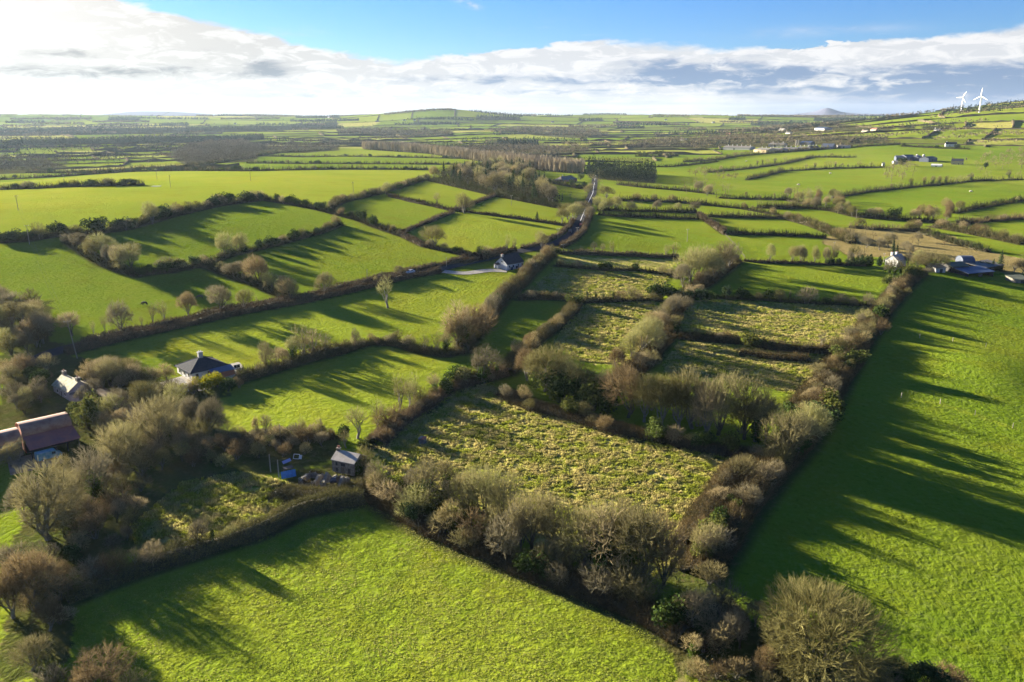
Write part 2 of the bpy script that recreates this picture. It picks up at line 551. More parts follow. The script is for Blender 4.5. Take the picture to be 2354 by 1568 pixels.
def cell_values(x, y):
    wx, wy = warp(x, y); u, v = x + wx, y + wy
    rho = np.hypot(u, v); phi = np.arctan2(u, v)
    ri = np.clip(np.searchsorted(RHO, rho) - 1, 0, len(CUTS) - 1)
    out = np.zeros((len(x), 3))
    for i in range(len(CUTS)):
        k = np.nonzero(ri == i)[0]
        if len(k): out[k] = CELLV[i][np.searchsorted(CUTS[i], phi[k])]
    return out


cv_ = cell_values(gx_, gy_)
YL = np.array([(-300, 392), (0, 392), (555, 392), (560, 345), (800, 341), (1000, 352), (1130, 368), (1340, 402), (1500, 372), (1600, 362), (2080, 330), (2353, 345), (2700, 345)], float)
_pp = proj(np.stack([gx_, gy_, gz_], -1))
fw = sstep(700, 1000, gproj_near) * (1 - .85 * (_pp[:, 1] > np.interp(_pp[:, 0], YL[:, 0], YL[:, 1])))
hue = hue * (1 - fw) + fw * (.20 + .60 * cv_[:, 0])
fld[:, 0] = fw * (cv_[:, 1] > .84) * (.35 + .65 * cv_[:, 2])
fld[:, 1] = fw * (cv_[:, 1] < .07) * .45


def paint(poly, ch, val, dil=0.0):
    w = wpoly(poly)
    b = (gx_ > w[:, 0].min()) & (gx_ < w[:, 0].max()) & (gy_ > w[:, 1].min()) & (gy_ < w[:, 1].max())
    i = np.nonzero(b)[0]
    jx = (fbm(gx_[i] / 3.5, gy_[i] / 3.5, 31, 2) - .5) * 5; jy = (fbm(gx_[i] / 3.5, gy_[i] / 3.5, 41, 2) - .5) * 5
    i = i[inpoly(gx_[i] + jx, gy_[i] + jy, w)]
    fld[i, ch] = val
    return i


for p_, h_ in HUES:
    w = wpoly(p_); b = inpoly(gx_, gy_, w); hue[b] = h_ + (fbm(gx_[b] / 40., gy_[b] / 40., 8, 2) - .5) * .25
fld[:, 2] = np.clip(hue, 0, 1)
for p_ in ROUGH:
    paint(p_, 0, 1.0)
for p_ in HEATH:
    i = paint(p_, 0, 1.0); fld[i, 1] = .35; fld[i, 3] = .6
for p_ in SCRUBW:
    paint(p_, 1, .85)


def paint_line(P, width, ch, val):
    for a, b in zip(P[:-1, :2], P[1:, :2]):
        lo = np.minimum(a, b) - width; hi = np.maximum(a, b) + width
        i = np.nonzero((gx_ > lo[0]) & (gx_ < hi[0]) & (gy_ > lo[1]) & (gy_ < hi[1]))[0]
        if not len(i): continue
        ab = b - a; L2 = max((ab ** 2).sum(), 1e-6)
        t = np.clip(((gx_[i] - a[0]) * ab[0] + (gy_[i] - a[1]) * ab[1]) / L2, 0, 1)
        dd = np.hypot(gx_[i] - a[0] - t * ab[0], gy_[i] - a[1] - t * ab[1])
        wv = val * (1 - sstep(width * .55, width, dd))
        fld[i, ch] = np.maximum(fld[i, ch], wv)


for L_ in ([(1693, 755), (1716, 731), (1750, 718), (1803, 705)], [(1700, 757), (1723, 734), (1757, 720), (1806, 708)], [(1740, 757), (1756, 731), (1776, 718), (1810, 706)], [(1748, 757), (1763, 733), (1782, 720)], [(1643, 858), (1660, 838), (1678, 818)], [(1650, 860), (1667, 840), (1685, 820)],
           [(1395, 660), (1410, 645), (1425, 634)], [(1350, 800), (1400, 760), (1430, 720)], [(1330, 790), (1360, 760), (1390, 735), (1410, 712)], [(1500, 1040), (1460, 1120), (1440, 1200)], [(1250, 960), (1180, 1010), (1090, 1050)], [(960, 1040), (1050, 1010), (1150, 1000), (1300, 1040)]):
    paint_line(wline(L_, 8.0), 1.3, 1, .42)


def ground_mat():
    m, nt, out = nt_new('land'); T = NT(nt)
    at = T.n('ShaderNodeAttribute'); at.attribute_name = 'field'
    sep = T.n('ShaderNodeSeparateColor'); T.put(sep.inputs[0], at.outputs['Color'])
    rough, scrub, hue = sep.outputs[0], sep.outputs[1], sep.outputs[2]
    yel = at.outputs['Alpha']
    P = T.pos()
    big = T.noise(P, .018, 3.0); mid = T.noise(P, .11, 3.0); fine = T.noise(P, .75, 4.0, .6); vf = T.noise(P, 3.0, 2.0)
    drift = T.noise(P, .007, 3.0)
    g = T.mix(hue, (.072, .142, .006), (.215, .258, .022))
    g = T.mix(T.ss(T.m('ADD', T.m('MULTIPLY', big, .6), T.m('MULTIPLY', mid, .4)), .38, .64), g, T.mix(hue, (.098, .156, .008), (.250, .258, .026)))
    g = T.mix(T.m('MULTIPLY', T.ss(drift, .40, .62), .35), g, T.mix(hue, (.056, .116, .005), (.165, .222, .018)))
    g = T.mix(T.m('MULTIPLY', T.ss(T.noise(P, .055, 4.0, .6), .50, .66), .45), g, T.mix(hue, (.085, .105, .006), (.185, .190, .012)))
    g = T.mix(T.m('MULTIPLY', T.ss(fine, .50, .70), .35), g, (.185, .225, .055))
    g = T.mix(T.m('MULTIPLY', T.ss(fine, .46, .27), .45), g, (.045, .095, .004))
    rmix = T.ss(T.m('ADD', T.m('MULTIPLY', fine, .60), T.m('MULTIPLY', mid, .40)), .40, .60)
    rg = T.mix(rmix, (.215, .245, .024), (.420, .350, .120))
    rg = T.mix(T.m('MULTIPLY', T.ss(fine, .46, .28), .6), rg, (.10, .14, .012))
    rg = T.mix(T.m('MULTIPLY', T.ss(T.noise(P, .045, 2.0), .55, .75), .6), rg, (.20, .235, .03))
    rg = T.mix(yel, rg, (.34, .235, .115))
    c_far = (.075, .085, .10)
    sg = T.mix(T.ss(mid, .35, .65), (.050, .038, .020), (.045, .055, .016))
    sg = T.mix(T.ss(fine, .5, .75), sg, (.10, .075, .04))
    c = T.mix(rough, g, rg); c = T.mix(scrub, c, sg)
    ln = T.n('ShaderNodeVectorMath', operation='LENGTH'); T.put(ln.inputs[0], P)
    c = T.mix(T.ss(ln.outputs['Value'], 7600, 8300), c, (.13, .135, .19))     # blue haze of distance put into the colour of the far hills
    p = T.n('ShaderNodeBsdfDiffuse'); T.put(p.inputs['Color'], c)
    h1 = T.m('MULTIPLY', T.noise(P, .9, 5.0, .62), T.m('MULTIPLY_ADD', rough, .80, .55))
    h2 = T.m('ADD', T.m('MULTIPLY', T.noise(P, .14, 2.0), .45), T.m('MULTIPLY', T.noise(P, .36, 3.0), .28))
    bn = T.n('ShaderNodeBump'); bn.inputs['Strength'].default_value = 1.0; bn.inputs['Distance'].default_value = 1.0
    T.put(bn.inputs['Height'], T.m('ADD', h1, h2)); nt.links.new(bn.outputs[0], p.inputs['Normal'])
    tr = T.n('ShaderNodeBsdfTranslucent'); T.put(tr.inputs['Color'], c)
    nt.links.new(p.outputs[0], out.inputs['Surface'])
    return m


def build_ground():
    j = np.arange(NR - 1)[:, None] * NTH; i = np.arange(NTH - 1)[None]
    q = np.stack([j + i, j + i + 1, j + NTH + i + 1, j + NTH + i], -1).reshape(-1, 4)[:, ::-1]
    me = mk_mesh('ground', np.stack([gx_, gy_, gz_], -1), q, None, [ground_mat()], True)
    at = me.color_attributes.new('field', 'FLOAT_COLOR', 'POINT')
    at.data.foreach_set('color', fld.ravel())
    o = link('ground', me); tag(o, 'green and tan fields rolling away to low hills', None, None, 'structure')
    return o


def ribbon(name, P, width, mat, lift, seg=2.0):
    """a strip draped on the land along P (world n x 3)"""
    d = np.r_[0, np.cumsum(np.linalg.norm(np.diff(P[:, :2], axis=0), axis=1))]
    s = np.arange(0, d[-1], seg)
    X = np.interp(s, d, P[:, 0]); Y = np.interp(s, d, P[:, 1])
    for _ in range(6):
        X[1:-1] = (X[:-2] + 2 * X[1:-1] + X[2:]) / 4; Y[1:-1] = (Y[:-2] + 2 * Y[1:-1] + Y[2:]) / 4
    tx = np.gradient(X); ty = np.gradient(Y); L = np.hypot(tx, ty); nx, ny = -ty / L, tx / L
    k = 5; off = np.linspace(-.5, .5, k)
    wv = width * np.ones_like(X)
    VX = X[:, None] + nx[:, None] * off * wv[:, None]; VY = Y[:, None] + ny[:, None] * off * wv[:, None]
    VZ = terrain(VX, VY) + lift
    n = len(X); a = np.arange(n - 1)[:, None] * k + np.arange(k - 1)[None]
    q = np.stack([a, a + 1, a + k + 1, a + k], -1).reshape(-1, 4)
    me = mk_mesh(name, np.stack([VX, VY, VZ], -1).reshape(-1, 3), q, None, [mat], True)
    return tag(link(name, me), None, None, None, 'structure'), np.stack([X, Y], -1)
# ------------------------------------------------------------------ plants
BARK = surfmat('bark', (.13, .115, .085), (.20, .185, .15), 1.5, .9, .03, 6.0)
BARKD = surfmat('dark_bark', (.055, .05, .035), (.10, .09, .06), 1.5, .9, .03, 6.0)
TW_TAN = leafmat('twigs_tan', (.280, .242, .112), (.190, .170, .076), (.225, .218, .085), trans=.25)
TW_GREY = leafmat('twigs_grey', (.235, .205, .125), (.165, .145, .085), (.240, .195, .105), trans=.25)
TW_BRN = leafmat('twigs_brown', (.230, .168, .084), (.160, .118, .058), (.215, .172, .08), trans=.25)
TW_OLV = leafmat('twigs_olive', (.215, .195, .075), (.150, .135, .048), (.245, .20, .095), trans=.25)
IVY = leafmat('ivy_leaves', (.050, .088, .016), (.085, .115, .022), (.038, .066, .016), scale=.8, trans=.25)
EVG = leafmat('evergreen_leaves', (.036, .062, .016), (.060, .085, .020), (.032, .050, .020), scale=.6, trans=.15)
OLV = leafmat('olive_leaves', (.080, .098, .022), (.115, .120, .030), (.060, .080, .020), scale=.6, trans=.25)
CON = leafmat('needles', (.018, .040, .016), (.030, .055, .018), (.040, .060, .020), scale=.5, trans=.08)
GOLD = leafmat('golden_leaves', (.30, .27, .015), (.20, .21, .015), None, scale=.9, trans=.3, objvar=.1)
BRAM = leafmat('bramble', (.135, .100, .048), (.075, .064, .028), (.100, .095, .036), scale=.5, trans=.15)
BRAMO = leafmat('hedge_olive', (.110, .092, .042), (.055, .060, .020), (.13, .095, .052), scale=.4, trans=.15)
TRIM = leafmat('hedge_trimmed', (.135, .098, .062), (.090, .072, .040), (.10, .08, .045), scale=.5, trans=.12)
DHEDGE = leafmat('hedge_dark', (.042, .054, .018), (.070, .064, .028), (.055, .052, .025), scale=.3, trans=.12)
DEAD = surfmat('earth_bank', (.050, .042, .024), (.078, .066, .034), .8, 1.0)


def unit(v): return v / (np.linalg.norm(v, axis=-1, keepdims=True) + 1e-9)


def kmeans(P, k, r):
    if len(P) <= k: return np.arange(len(P)) % max(k, 1)
    c = P[r.choice(len(P), k, replace=False)]
    for _ in range(4):
        d = ((P[:, None] - c[None]) ** 2).sum(-1); l = d.argmin(1)
        for i in range(k):
            if (l == i).any(): c[i] = P[l == i].mean(0)
    return l


def strips(A, B, w0, w1, r, mid=None):
    """thin flat twigs from A to B, optionally through a bent middle"""
    n = len(A); d = unit(B - A); side = unit(np.cross(d, r.normal(size=(n, 3))))
    w0 = np.broadcast_to(w0, (n,))[:, None] / 2; w1 = np.broadcast_to(w1, (n,))[:, None] / 2
    if mid is None:
        V = np.stack([A - side * w0, A + side * w0, B + side * w1, B - side * w1], 1).reshape(-1, 3)
        return V, np.arange(4 * n).reshape(-1, 4)
    wm = (w0 + w1) / 2
    V = np.stack([A - side * w0, A + side * w0, mid + side * wm, mid - side * wm, B + side * w1, B - side * w1], 1).reshape(-1, 3)
    b = np.arange(n)[:, None] * 6
    return V, np.concatenate([b + np.array([[0, 1, 2, 3]]), b + np.array([[3, 2, 4, 5]])])


def leafquads(P, size, r, N=None, spread=1.0, aspect=1.0):
    n = len(P); nn = r.normal(size=(n, 3)) if N is None else unit(N + spread * r.normal(size=(n, 3)))
    nn = unit(nn); a = unit(np.cross(nn, r.normal(size=(n, 3)))); b = np.cross(nn, a)
    s = np.broadcast_to(size, (n,))[:, None] * r.uniform(.6, 1.4, (n, 1)) * .5
    V = np.stack([P - a * s, P - b * s * aspect, P + a * s, P + b * s * aspect], 1).reshape(-1, 3)
    return V, np.arange(4 * n).reshape(-1, 4)


def lob(D, r, k=5, amp=.25):
    c = unit(r.normal(size=(k, 3))); a = r.uniform(.3, 1, k)
    return 1 - amp + amp * 1.6 * np.clip((np.exp(-((D[:, None] - c[None]) ** 2).sum(-1) / .5) * a).sum(1), 0, 1)


class Proto:
    def __init__(s, parts, H, W): s.parts, s.H, s.W = parts, H, W


def bare(seed, H=10.0, Rr=4.0, fork=.22, zc=.62, Rz=None, low=-.45, nl=7, n2=5, n3=6, n4=9, tw=.036, stems=1, sub=2, shell=.45, mat=None, bark=None, ivy=0, trunk_r=None, lobes=.38, side=True):
    r = np.random.default_rng(seed)
    Rz = Rz or H * (1 - zc)
    N = nl * n2 * n3 * n4
    D = unit(r.normal(size=(N * 3, 3))); D = D[D[:, 2] > low][:N]
    rad = r.random(len(D)) ** shell * lob(D, r, 6, lobes)
    tips = D * rad[:, None] * np.array([Rr, Rr, Rz]) + np.array([0, 0, zc * H])
    tips[:, 2] = np.clip(tips[:, 2], .25, None)
    tr = trunk_r or H * .028
    trunk = MB(); A1 = []; crown = MB(); ivyP = []
    lean = r.normal(size=2) * .03 * H
    base = np.array([[0, 0, -.3], [lean[0] * .4, lean[1] * .4, fork * H * .5], [lean[0], lean[1], fork * H]])
    if stems == 1:
        trunk.tube(base, [tr * 1.25, tr, tr * .85], 6)
        ivyP.append(base)
    forkP = base[-1]
    l1 = kmeans(tips, nl, r)
    for i in range(nl):
        Pi = tips[l1 == i]
        if not len(Pi): continue
        if stems == 1:
            s0 = forkP - np.array([0, 0, r.uniform(0, .08) * H])
        else:
            an = r.uniform(0, 6.28); s0 = np.array([math.cos(an) * .25, math.sin(an) * .25, -.2]) * (H / 5)
        c1 = Pi.mean(0); n1 = s0 + (c1 - s0) * .55 + np.array([0, 0, .03 * H])
        m1 = s0 + (n1 - s0) * .45 + r.normal(size=3) * .02 * H + np.array([0, 0, -.01 * H])
        lim = np.stack([s0, m1, n1]); rr1 = tr * (.55 if stems == 1 else .5)
        trunk.tube(lim, [rr1, rr1 * .8, rr1 * .6], 5); ivyP.append(lim)
        l2 = kmeans(Pi, n2, r)
        for j in range(n2):
            Pj = Pi[l2 == j]
            if not len(Pj): continue
            c2 = Pj.mean(0); n2p = n1 + (c2 - n1) * .6 + r.normal(size=3) * .015 * H
            m2 = n1 + (n2p - n1) * .5 + r.normal(size=3) * .02 * H
            crown.tube(np.stack([n1, m2, n2p]), [rr1 * .55, rr1 * .42, rr1 * .32], 4, False)
            l3 = kmeans(Pj, n3, r)
            for k in range(n3):
                Pk = Pj[l3 == k]
                if not len(Pk): continue
                c3 = Pk.mean(0); n3p = n2p + (c3 - n2p) * .55 + r.normal(size=3) * .012 * H
                crown.tube(np.stack([n2p, (n2p + n3p) / 2 + r.normal(size=3) * .01 * H, n3p]), [rr1 * .28, rr1 * .22, rr1 * .15], 3, False)
                A = np.repeat(n3p[None], len(Pk), 0)
                A = A + (Pk - A) * 0 + (n2p - n3p) * r.uniform(0, .5, (len(Pk), 1))
                mid = (A + Pk) / 2 + r.normal(size=Pk.shape) * .012 * H + np.array([0, 0, -.010 * H])
                V, q = strips(A, Pk, tw * 1.6, tw * .7, r, mid); crown.add(V, q)
                if side:
                    for _ in range(sub):
                        t = r.uniform(.35, .8, (len(Pk), 1)); S = mid + (Pk - mid) * (t - .2)
                        Lg = np.linalg.norm(Pk - A, axis=1, keepdims=True) * r.uniform(.35, .65, (len(Pk), 1))
                        dirn = unit(unit(Pk - A) + .38 * r.normal(size=Pk.shape) + np.array([0, 0, .45]))
                        V, q = strips(S, S + dirn * Lg, tw, tw * .5, r); crown.add(V, q)
    parts = [('trunk', trunk.mesh('trunk', bark or BARK)), ('crown', crown.mesh('crown', mat or TW_TAN))]
    if ivy:
        pts = []
        for L in ivyP:
            nn = ivy * (3 if L is base else 1)
            t = r.random(nn) * .98; seg = np.array([np.interp(t, [0, .5, 1], L[:, a]) for a in range(3)]).T
            pts.append(seg + r.normal(size=seg.shape) * np.array([.045, .045, .03]) * H)
        P_ = np.concatenate(pts); P_ = P_[P_[:, 2] > 0]
        V, q = leafquads(P_, .30 * H / 10, r)
        parts.append(('ivy', MB().add(V, q).mesh('ivy', IVY)))
    return Proto(parts, H, Rr * 2)


def bush(seed, H=4.0, Rr=2.2, n=1100, size=.34, mat=None, lobes=5, base=.1, stem=True):
    """leafy evergreen shrub: clumps of leaves on a short branching stem"""
    r = np.random.default_rng(seed)
    C_ = np.stack([r.normal(size=lobes) * Rr * .42, r.normal(size=lobes) * Rr * .42, H * (base + r.uniform(.25, .72, lobes))], -1)
    C_[0] = (0, 0, H * .62)
    rs = r.uniform(.42, .68, lobes) * min(Rr, H * .55); rs[0] = min(Rr, H / 2) * .85
    l = r.integers(0, lobes, n); D = unit(r.normal(size=(n, 3)))
    P = C_[l] + D * rs[l][:, None] * (r.random((n, 1)) ** .28) * r.uniform(.85, 1.15, (n, 1))
    D = D[P[:, 2] > .1]; P = P[P[:, 2] > .1]
    V, q = leafquads(P, size, r, D, .8)
    crown = MB().add(V, q)
    tk = MB()
    for c in C_:
        tk.tube(np.stack([[0, 0, -.2], c * np.array([.4, .4, .5]), c]), [.12 * H / 4, .08 * H / 4, .03], 5)
    return Proto([('trunk', tk.mesh('trunk', BARKD)), ('crown', crown.mesh('crown', mat or EVG))], H, Rr * 2)


def conifer(seed, H=10.0, Rr=2.2, n=1700, size=.42, mat=None, cyp=False):
    r = np.random.default_rng(seed)
    z = 1 - np.sqrt(r.random(n)); z = z * .96 + .02
    prof = np.sin(np.clip(1 - z, 0, 1) * np.pi * .5) ** (.75 if cyp else 1.15)
    if cyp: prof *= np.clip(z * 6, 0, 1) ** .5
    an = r.uniform(0, 6.28, n)
    whorl = 1 if cyp else .72 + .28 * np.cos(z * 60 + an * 2)
    rad = prof * Rr * whorl * r.random(n) ** .35
    P = np.stack([np.cos(an) * rad, np.sin(an) * rad, z * H - (0 if cyp else .10) * rad], -1)
    N = np.stack([np.cos(an), np.sin(an), np.full(n, .5)], -1)
    V, q = leafquads(P, size, r, N, .7, .6)
    tk = MB().tube([[0, 0, -.3], [0, 0, H * .5], [0, 0, H * .96]], [H * .02, H * .012, .02], 5)
    return Proto([('trunk', tk.mesh('trunk', BARKD)), ('crown', MB().add(V, q).mesh('crown', mat or CON))], H, Rr * 2)


def pine(seed):
    r = np.random.default_rng(seed); H = 9.0
    tk = MB().tube([[0, 0, -.3], [.2, 0, 4], [.1, .2, 7.2]], [.22, .17, .08], 6)
    cr = MB()
    for k in range(9):
        a = k * 2.4; c = np.array([math.cos(a) * r.uniform(.8, 2.8), math.sin(a) * r.uniform(.8, 2.8), r.uniform(5.4, 8.4)])
        tk.tube(np.stack([[.1, 0, 4.6 + .25 * k], (c + np.array([.1, 0, 5])) / 2, c]), [.08, .06, .03], 4)
        D = r.normal(size=(150, 3)) * np.array([.8, .8, .32]); V, q = leafquads(c + D, .36, r); cr.add(V, q)
    return Proto([('trunk', tk.mesh('trunk', BARKD)), ('crown', cr.mesh('crown', EVG))], H, 6.5)


PROTO = {
    'ash': [bare(1, 12, 5.4, .13, .54, Rz=5.6, low=-.6, mat=TW_TAN), bare(2, 12, 5.0, .12, .53, Rz=5.8, low=-.65, mat=TW_TAN, bark=BARKD), bare(3, 12, 5.8, .14, .55, Rz=5.4, low=-.55, mat=TW_OLV), bare(4, 12, 4.6, .12, .53, Rz=5.8, low=-.7, mat=TW_TAN)],
    'bigash': [bare(50, 13, 7.2, .10, .50, Rz=6.4, low=-.62, nl=10, n2=6, n3=7, n4=11, tw=.030, sub=3, lobes=.22, mat=TW_OLV, ivy=60)],
    'grey': [bare(5, 11, 4.6, .15, .55, Rz=5.0, low=-.5, mat=TW_GREY), bare(6, 11, 5.0, .13, .54, Rz=5.1, low=-.6, mat=TW_GREY), bare(7, 11, 4.2, .16, .56, Rz=4.9, low=-.5, mat=TW_GREY, bark=BARKD)],
    'brown': [bare(8, 10, 4.2, .14, .55, Rz=4.6, low=-.5, mat=TW_BRN), bare(9, 10, 4.6, .13, .54, Rz=4.7, low=-.6, mat=TW_BRN, bark=BARKD)],
    'open': [bare(10, 10, 3.6, .24, .64, nl=5, n2=4, n3=4, n4=5, mat=TW_GREY, sub=1), bare(12, 10, 3.2, .14, .6, nl=5, n2=4, n3=4, n4=4, mat=TW_TAN), bare(13, 10, 2.6, .1, .58, Rz=4.6, nl=6, n2=3, n3=4, n4=4, mat=TW_TAN, bark=BARK)],
    'tall': [bare(14, 14, 2.8, .25, .62, Rz=5.6, nl=6, n2=4, n3=5, n4=6, mat=TW_TAN), bare(15, 14, 2.4, .2, .6, Rz=6, nl=6, n2=4, n3=5, n4=6, mat=TW_OLV)],
    'ivied': [bare(16, 11, 3.6, .3, .64, nl=6, n2=4, n3=5, n4=6, mat=TW_TAN, ivy=130), bare(17, 11, 3.0, .35, .64, Rz=4.4, nl=5, n2=4, n3=5, n4=5, mat=TW_OLV, ivy=170), bare(18, 11, 3.8, .26, .6, nl=6, n2=4, n3=5, n4=6, mat=TW_GREY, ivy=110)],
    'fan': [bare(20, 5, 3.0, .03, .42, Rz=2.9, low=-.25, nl=9, n2=4, n3=4, n4=7, tw=.031, stems=5, mat=TW_TAN), bare(21, 5, 2.8, .03, .42, Rz=2.9, low=-.3, nl=9, n2=4, n3=4, n4=7, tw=.031, stems=5, mat=TW_OLV), bare(22, 5, 3.0, .03, .45, Rz=2.7, low=-.3, nl=9, n2=4, n3=4, n4=7, tw=.031, stems=5, mat=TW_GREY)],
    'thorn': [bare(23, 4, 2.3, .04, .45, Rz=2.1, low=-.5, nl=8, n2=4, n3=4, n4=8, tw=.031, stems=4, mat=TW_BRN, shell=.6, lobes=.5), bare(24, 4, 2.4, .04, .48, Rz=2.0, low=-.55, nl=8, n2=4, n3=4, n4=8, tw=.033, stems=4, mat=TW_GREY, shell=.6, lobes=.5, bark=BARKD), bare(25, 4, 2.2, .04, .46, Rz=2.1, low=-.55, nl=8, n2=4, n3=4, n4=8, tw=.033, stems=4, mat=TW_OLV, shell=.6, lobes=.5, bark=BARKD)],
    'holly': [bush(30, 4, 2.2), bush(31, 4, 2.4, lobes=6), bush(32, 4.4, 1.8, lobes=4, mat=EVG)],
    'laurel': [bush(33, 4, 2.3, mat=OLV), bush(34, 4, 2.5, lobes=7, mat=OLV)],
    'gold': [bush(35, 3.6, 2.0, n=1300, mat=GOLD, size=.28), bush(36, 3.6, 2.2, n=1300, mat=GOLD, size=.28, lobes=6)],
    'spruce': [conifer(40, 12, 2.6), conifer(41, 12, 2.4)],
    'cypress': [conifer(42, 6, 1.5, 1300, .34, cyp=True), conifer(43, 6, 1.35, 1300, .34, cyp=True)],
    'pine': [pine(44)],
    'stub': [bare(45, 7, 1.0, .5, .6, Rz=2.8, nl=4, n2=3, n3=3, n4=3, mat=TW_OLV, ivy=160, trunk_r=.16)],
}
NAMES = {'bigash': 'bare_tree', 'ash': 'bare_tree', 'grey': 'bare_tree', 'brown': 'bare_tree', 'open': 'bare_sapling', 'tall': 'bare_sapling', 'ivied': 'ivy_covered_tree', 'fan': 'hazel_shrub', 'thorn': 'hawthorn_shrub',
         'holly': 'evergreen_shrub', 'laurel': 'evergreen_shrub', 'gold': 'golden_shrub', 'spruce': 'spruce_tree', 'cypress': 'cypress_tree', 'pine': 'pine_tree', 'stub': 'ivy_covered_tree'}
CATS = {'bare_tree': 'tree', 'bare_sapling': 'tree', 'ivy_covered_tree': 'tree', 'hazel_shrub': 'shrub', 'hawthorn_shrub': 'shrub', 'evergreen_shrub': 'shrub', 'golden_shrub': 'shrub', 'spruce_tree': 'tree', 'cypress_tree': 'tree', 'pine_tree': 'tree'}
LOOK = {'bigash': 'very large round bare tree', 'ash': 'domed bare tan tree', 'grey': 'grey bare tree', 'brown': 'reddish brown bare tree', 'open': 'thin open bare tree', 'tall': 'tall narrow bare tree', 'ivied': 'ivy clad bare tree', 'fan': 'many stemmed bare shrub',
        'thorn': 'dense twiggy shrub', 'holly': 'dark evergreen bush', 'laurel': 'olive green bush', 'gold': 'golden yellow bush', 'spruce': 'dark spruce', 'cypress': 'dark cone shaped cypress', 'pine': 'spreading dark pine', 'stub': 'slim ivy wrapped trunk'}
ORD = 'first second third fourth fifth sixth seventh eighth ninth tenth eleventh twelfth thirteenth fourteenth fifteenth sixteenth seventeenth eighteenth nineteenth twentieth'.split()
for w_, n_ in (('twenty', 'thirtieth'), ('thirty', 'fortieth'), ('forty', 'fiftieth'), ('fifty', 'sixtieth'), ('sixty', 'seventieth'), ('seventy', 'eightieth'), ('eighty', 'ninetieth')):
    ORD += [w_ + ' ' + o for o in ORD[:9]] + [n_]
def clump(P, h, w, kind, nq, size, r):
    """many simple crowns in one mesh"""
    n = len(P); idx = np.repeat(np.arange(n), nq); m = len(idx)
    if kind == 'con':
        z = 1 - np.sqrt(r.random(m)); an = r.uniform(0, 6.28, m); rad = (1 - z) * .5 * w[idx] * r.random(m) ** .4
        Q = P[idx] + np.stack([np.cos(an) * rad, np.sin(an) * rad, (.04 + .94 * z) * h[idx]], -1); N = np.stack([np.cos(an), np.sin(an), np.full(m, .4)], -1)
        V, q = leafquads(Q, size[idx], r, N, .7, .7)
        return V, q
    if kind == 'pop':          # slim upright stems and twigs over a dark foot
        A = P[idx] + r.normal(size=(m, 3)) * np.array([1, 1, 0]) * w[idx][:, None] * .22; B = A + r.normal(size=(m, 3)) * np.array([.5, .5, 0]); A[:, 2] += h[idx] * r.uniform(.05, .55, m); B[:, 2] += h[idx] * r.uniform(.65, 1.05, m)
        return strips(A, B, size[idx] * .55, size[idx] * .25, r)
    D = unit(r.normal(size=(m, 3))); D[:, 2] = np.abs(D[:, 2]) * 1.3 - .3
    rad = r.random(m) ** .35
    Q = P[idx] + D * rad[:, None] * np.stack([w[idx] * .5, w[idx] * .5, h[idx] * .48], -1); Q[:, 2] += h[idx] * .5
    V, q = leafquads(Q, size[idx], r, D, .9, .45 if kind == 'bare' else .8)
    return V, q


PLANTED = []      # dicts: kind, place, group, P, scale, turn, prototype


def put_plant(kind, P, h, place, group, wide=1.0, r=rng, k=None):
    """note one plant; grow_plants() builds it"""
    k = int(r.integers(0, len(PROTO[kind]))) if k is None else k
    s = h / PROTO[kind][k].H
    P = np.array(P, float)
    PLANTED.append(dict(kind=kind, place=place, group=group, P=P, s=s, sxy=s * wide * r.uniform(.88, 1.12), h=h, k=k, turn=r.uniform(0, 6.28), px=h * pxm(P)))


MOST = 285


def grow_plants():
    """the plants that show largest become objects (an Empty at the foot, trunk, crown and ivy as parts); the smallest far ones become one mass per kind"""
    by = {}
    for p in PLANTED: by.setdefault(NAMES[p['kind']], []).append(p)
    place = {}
    for name, L in by.items():
        L.sort(key=lambda p: -p['px'])
        for p in L[:MOST]:
            pr = PROTO[p['kind']][p['k']]
            o = link(name, None, None, p['P'], p['turn'], (p['sxy'], p['sxy'], p['s']))
            o.rotation_euler.x, o.rotation_euler.y = rng.normal() * .06, rng.normal() * .06
            for nm, me in pr.parts: link(nm, me, o)
            tag(o, None, CATS[name], p['group'])
            place.setdefault((p['kind'], p['place']), []).append((proj(p['P'])[0], o))
        rest = L[MOST:]
        if rest:
            P = np.array([p['P'] for p in rest]); h = np.array([p['h'] for p in rest]); w = np.array([PROTO[p['kind']][p['k']].W * p['sxy'] for p in rest])
            d = np.hypot(P[:, 0], P[:, 1])
            V, q = clump(P, h, w, 'bare', 90, np.clip(d * .0009, .35, 1.3), rng)
            mb = MB().add(V, q)
            for p in rest: mb.tube([p['P'] - [0, 0, .2], p['P'] + [0, 0, p['h'] * .55]], [.03 * p['h'], .015 * p['h']], 4, False)
            mat = {'hazel_shrub': TW_GREY, 'hawthorn_shrub': TW_BRN, 'evergreen_shrub': EVG}.get(name, TW_TAN)
            word = CATS[name] + 's'
            tag(mb.build('far_' + word, mat), f"small far {name.replace('_', ' ')}s along the distant hedges", word, None, 'stuff')
        print(name, len(L))
    for (kind, pl), L in place.items():
        L.sort(key=lambda t: t[0])
        n = len(L)
        for i, (_, o) in enumerate(L):
            if n == 1 or n > len(ORD): o['label'] = f'{LOOK[kind]} {pl}'
            elif i == 0: o['label'] = f'leftmost {LOOK[kind]} {pl}'
            elif i == n - 1: o['label'] = f'rightmost {LOOK[kind]} {pl}'
            else: o['label'] = f'{ORD[i]} {LOOK[kind]} from left {pl}'


# ---- hedges: an earth bank with a thicket on it, built along a line on the land
HMATS = {'bramble': BRAM, 'olive': BRAMO, 'trim': TRIM, 'dark': DHEDGE}


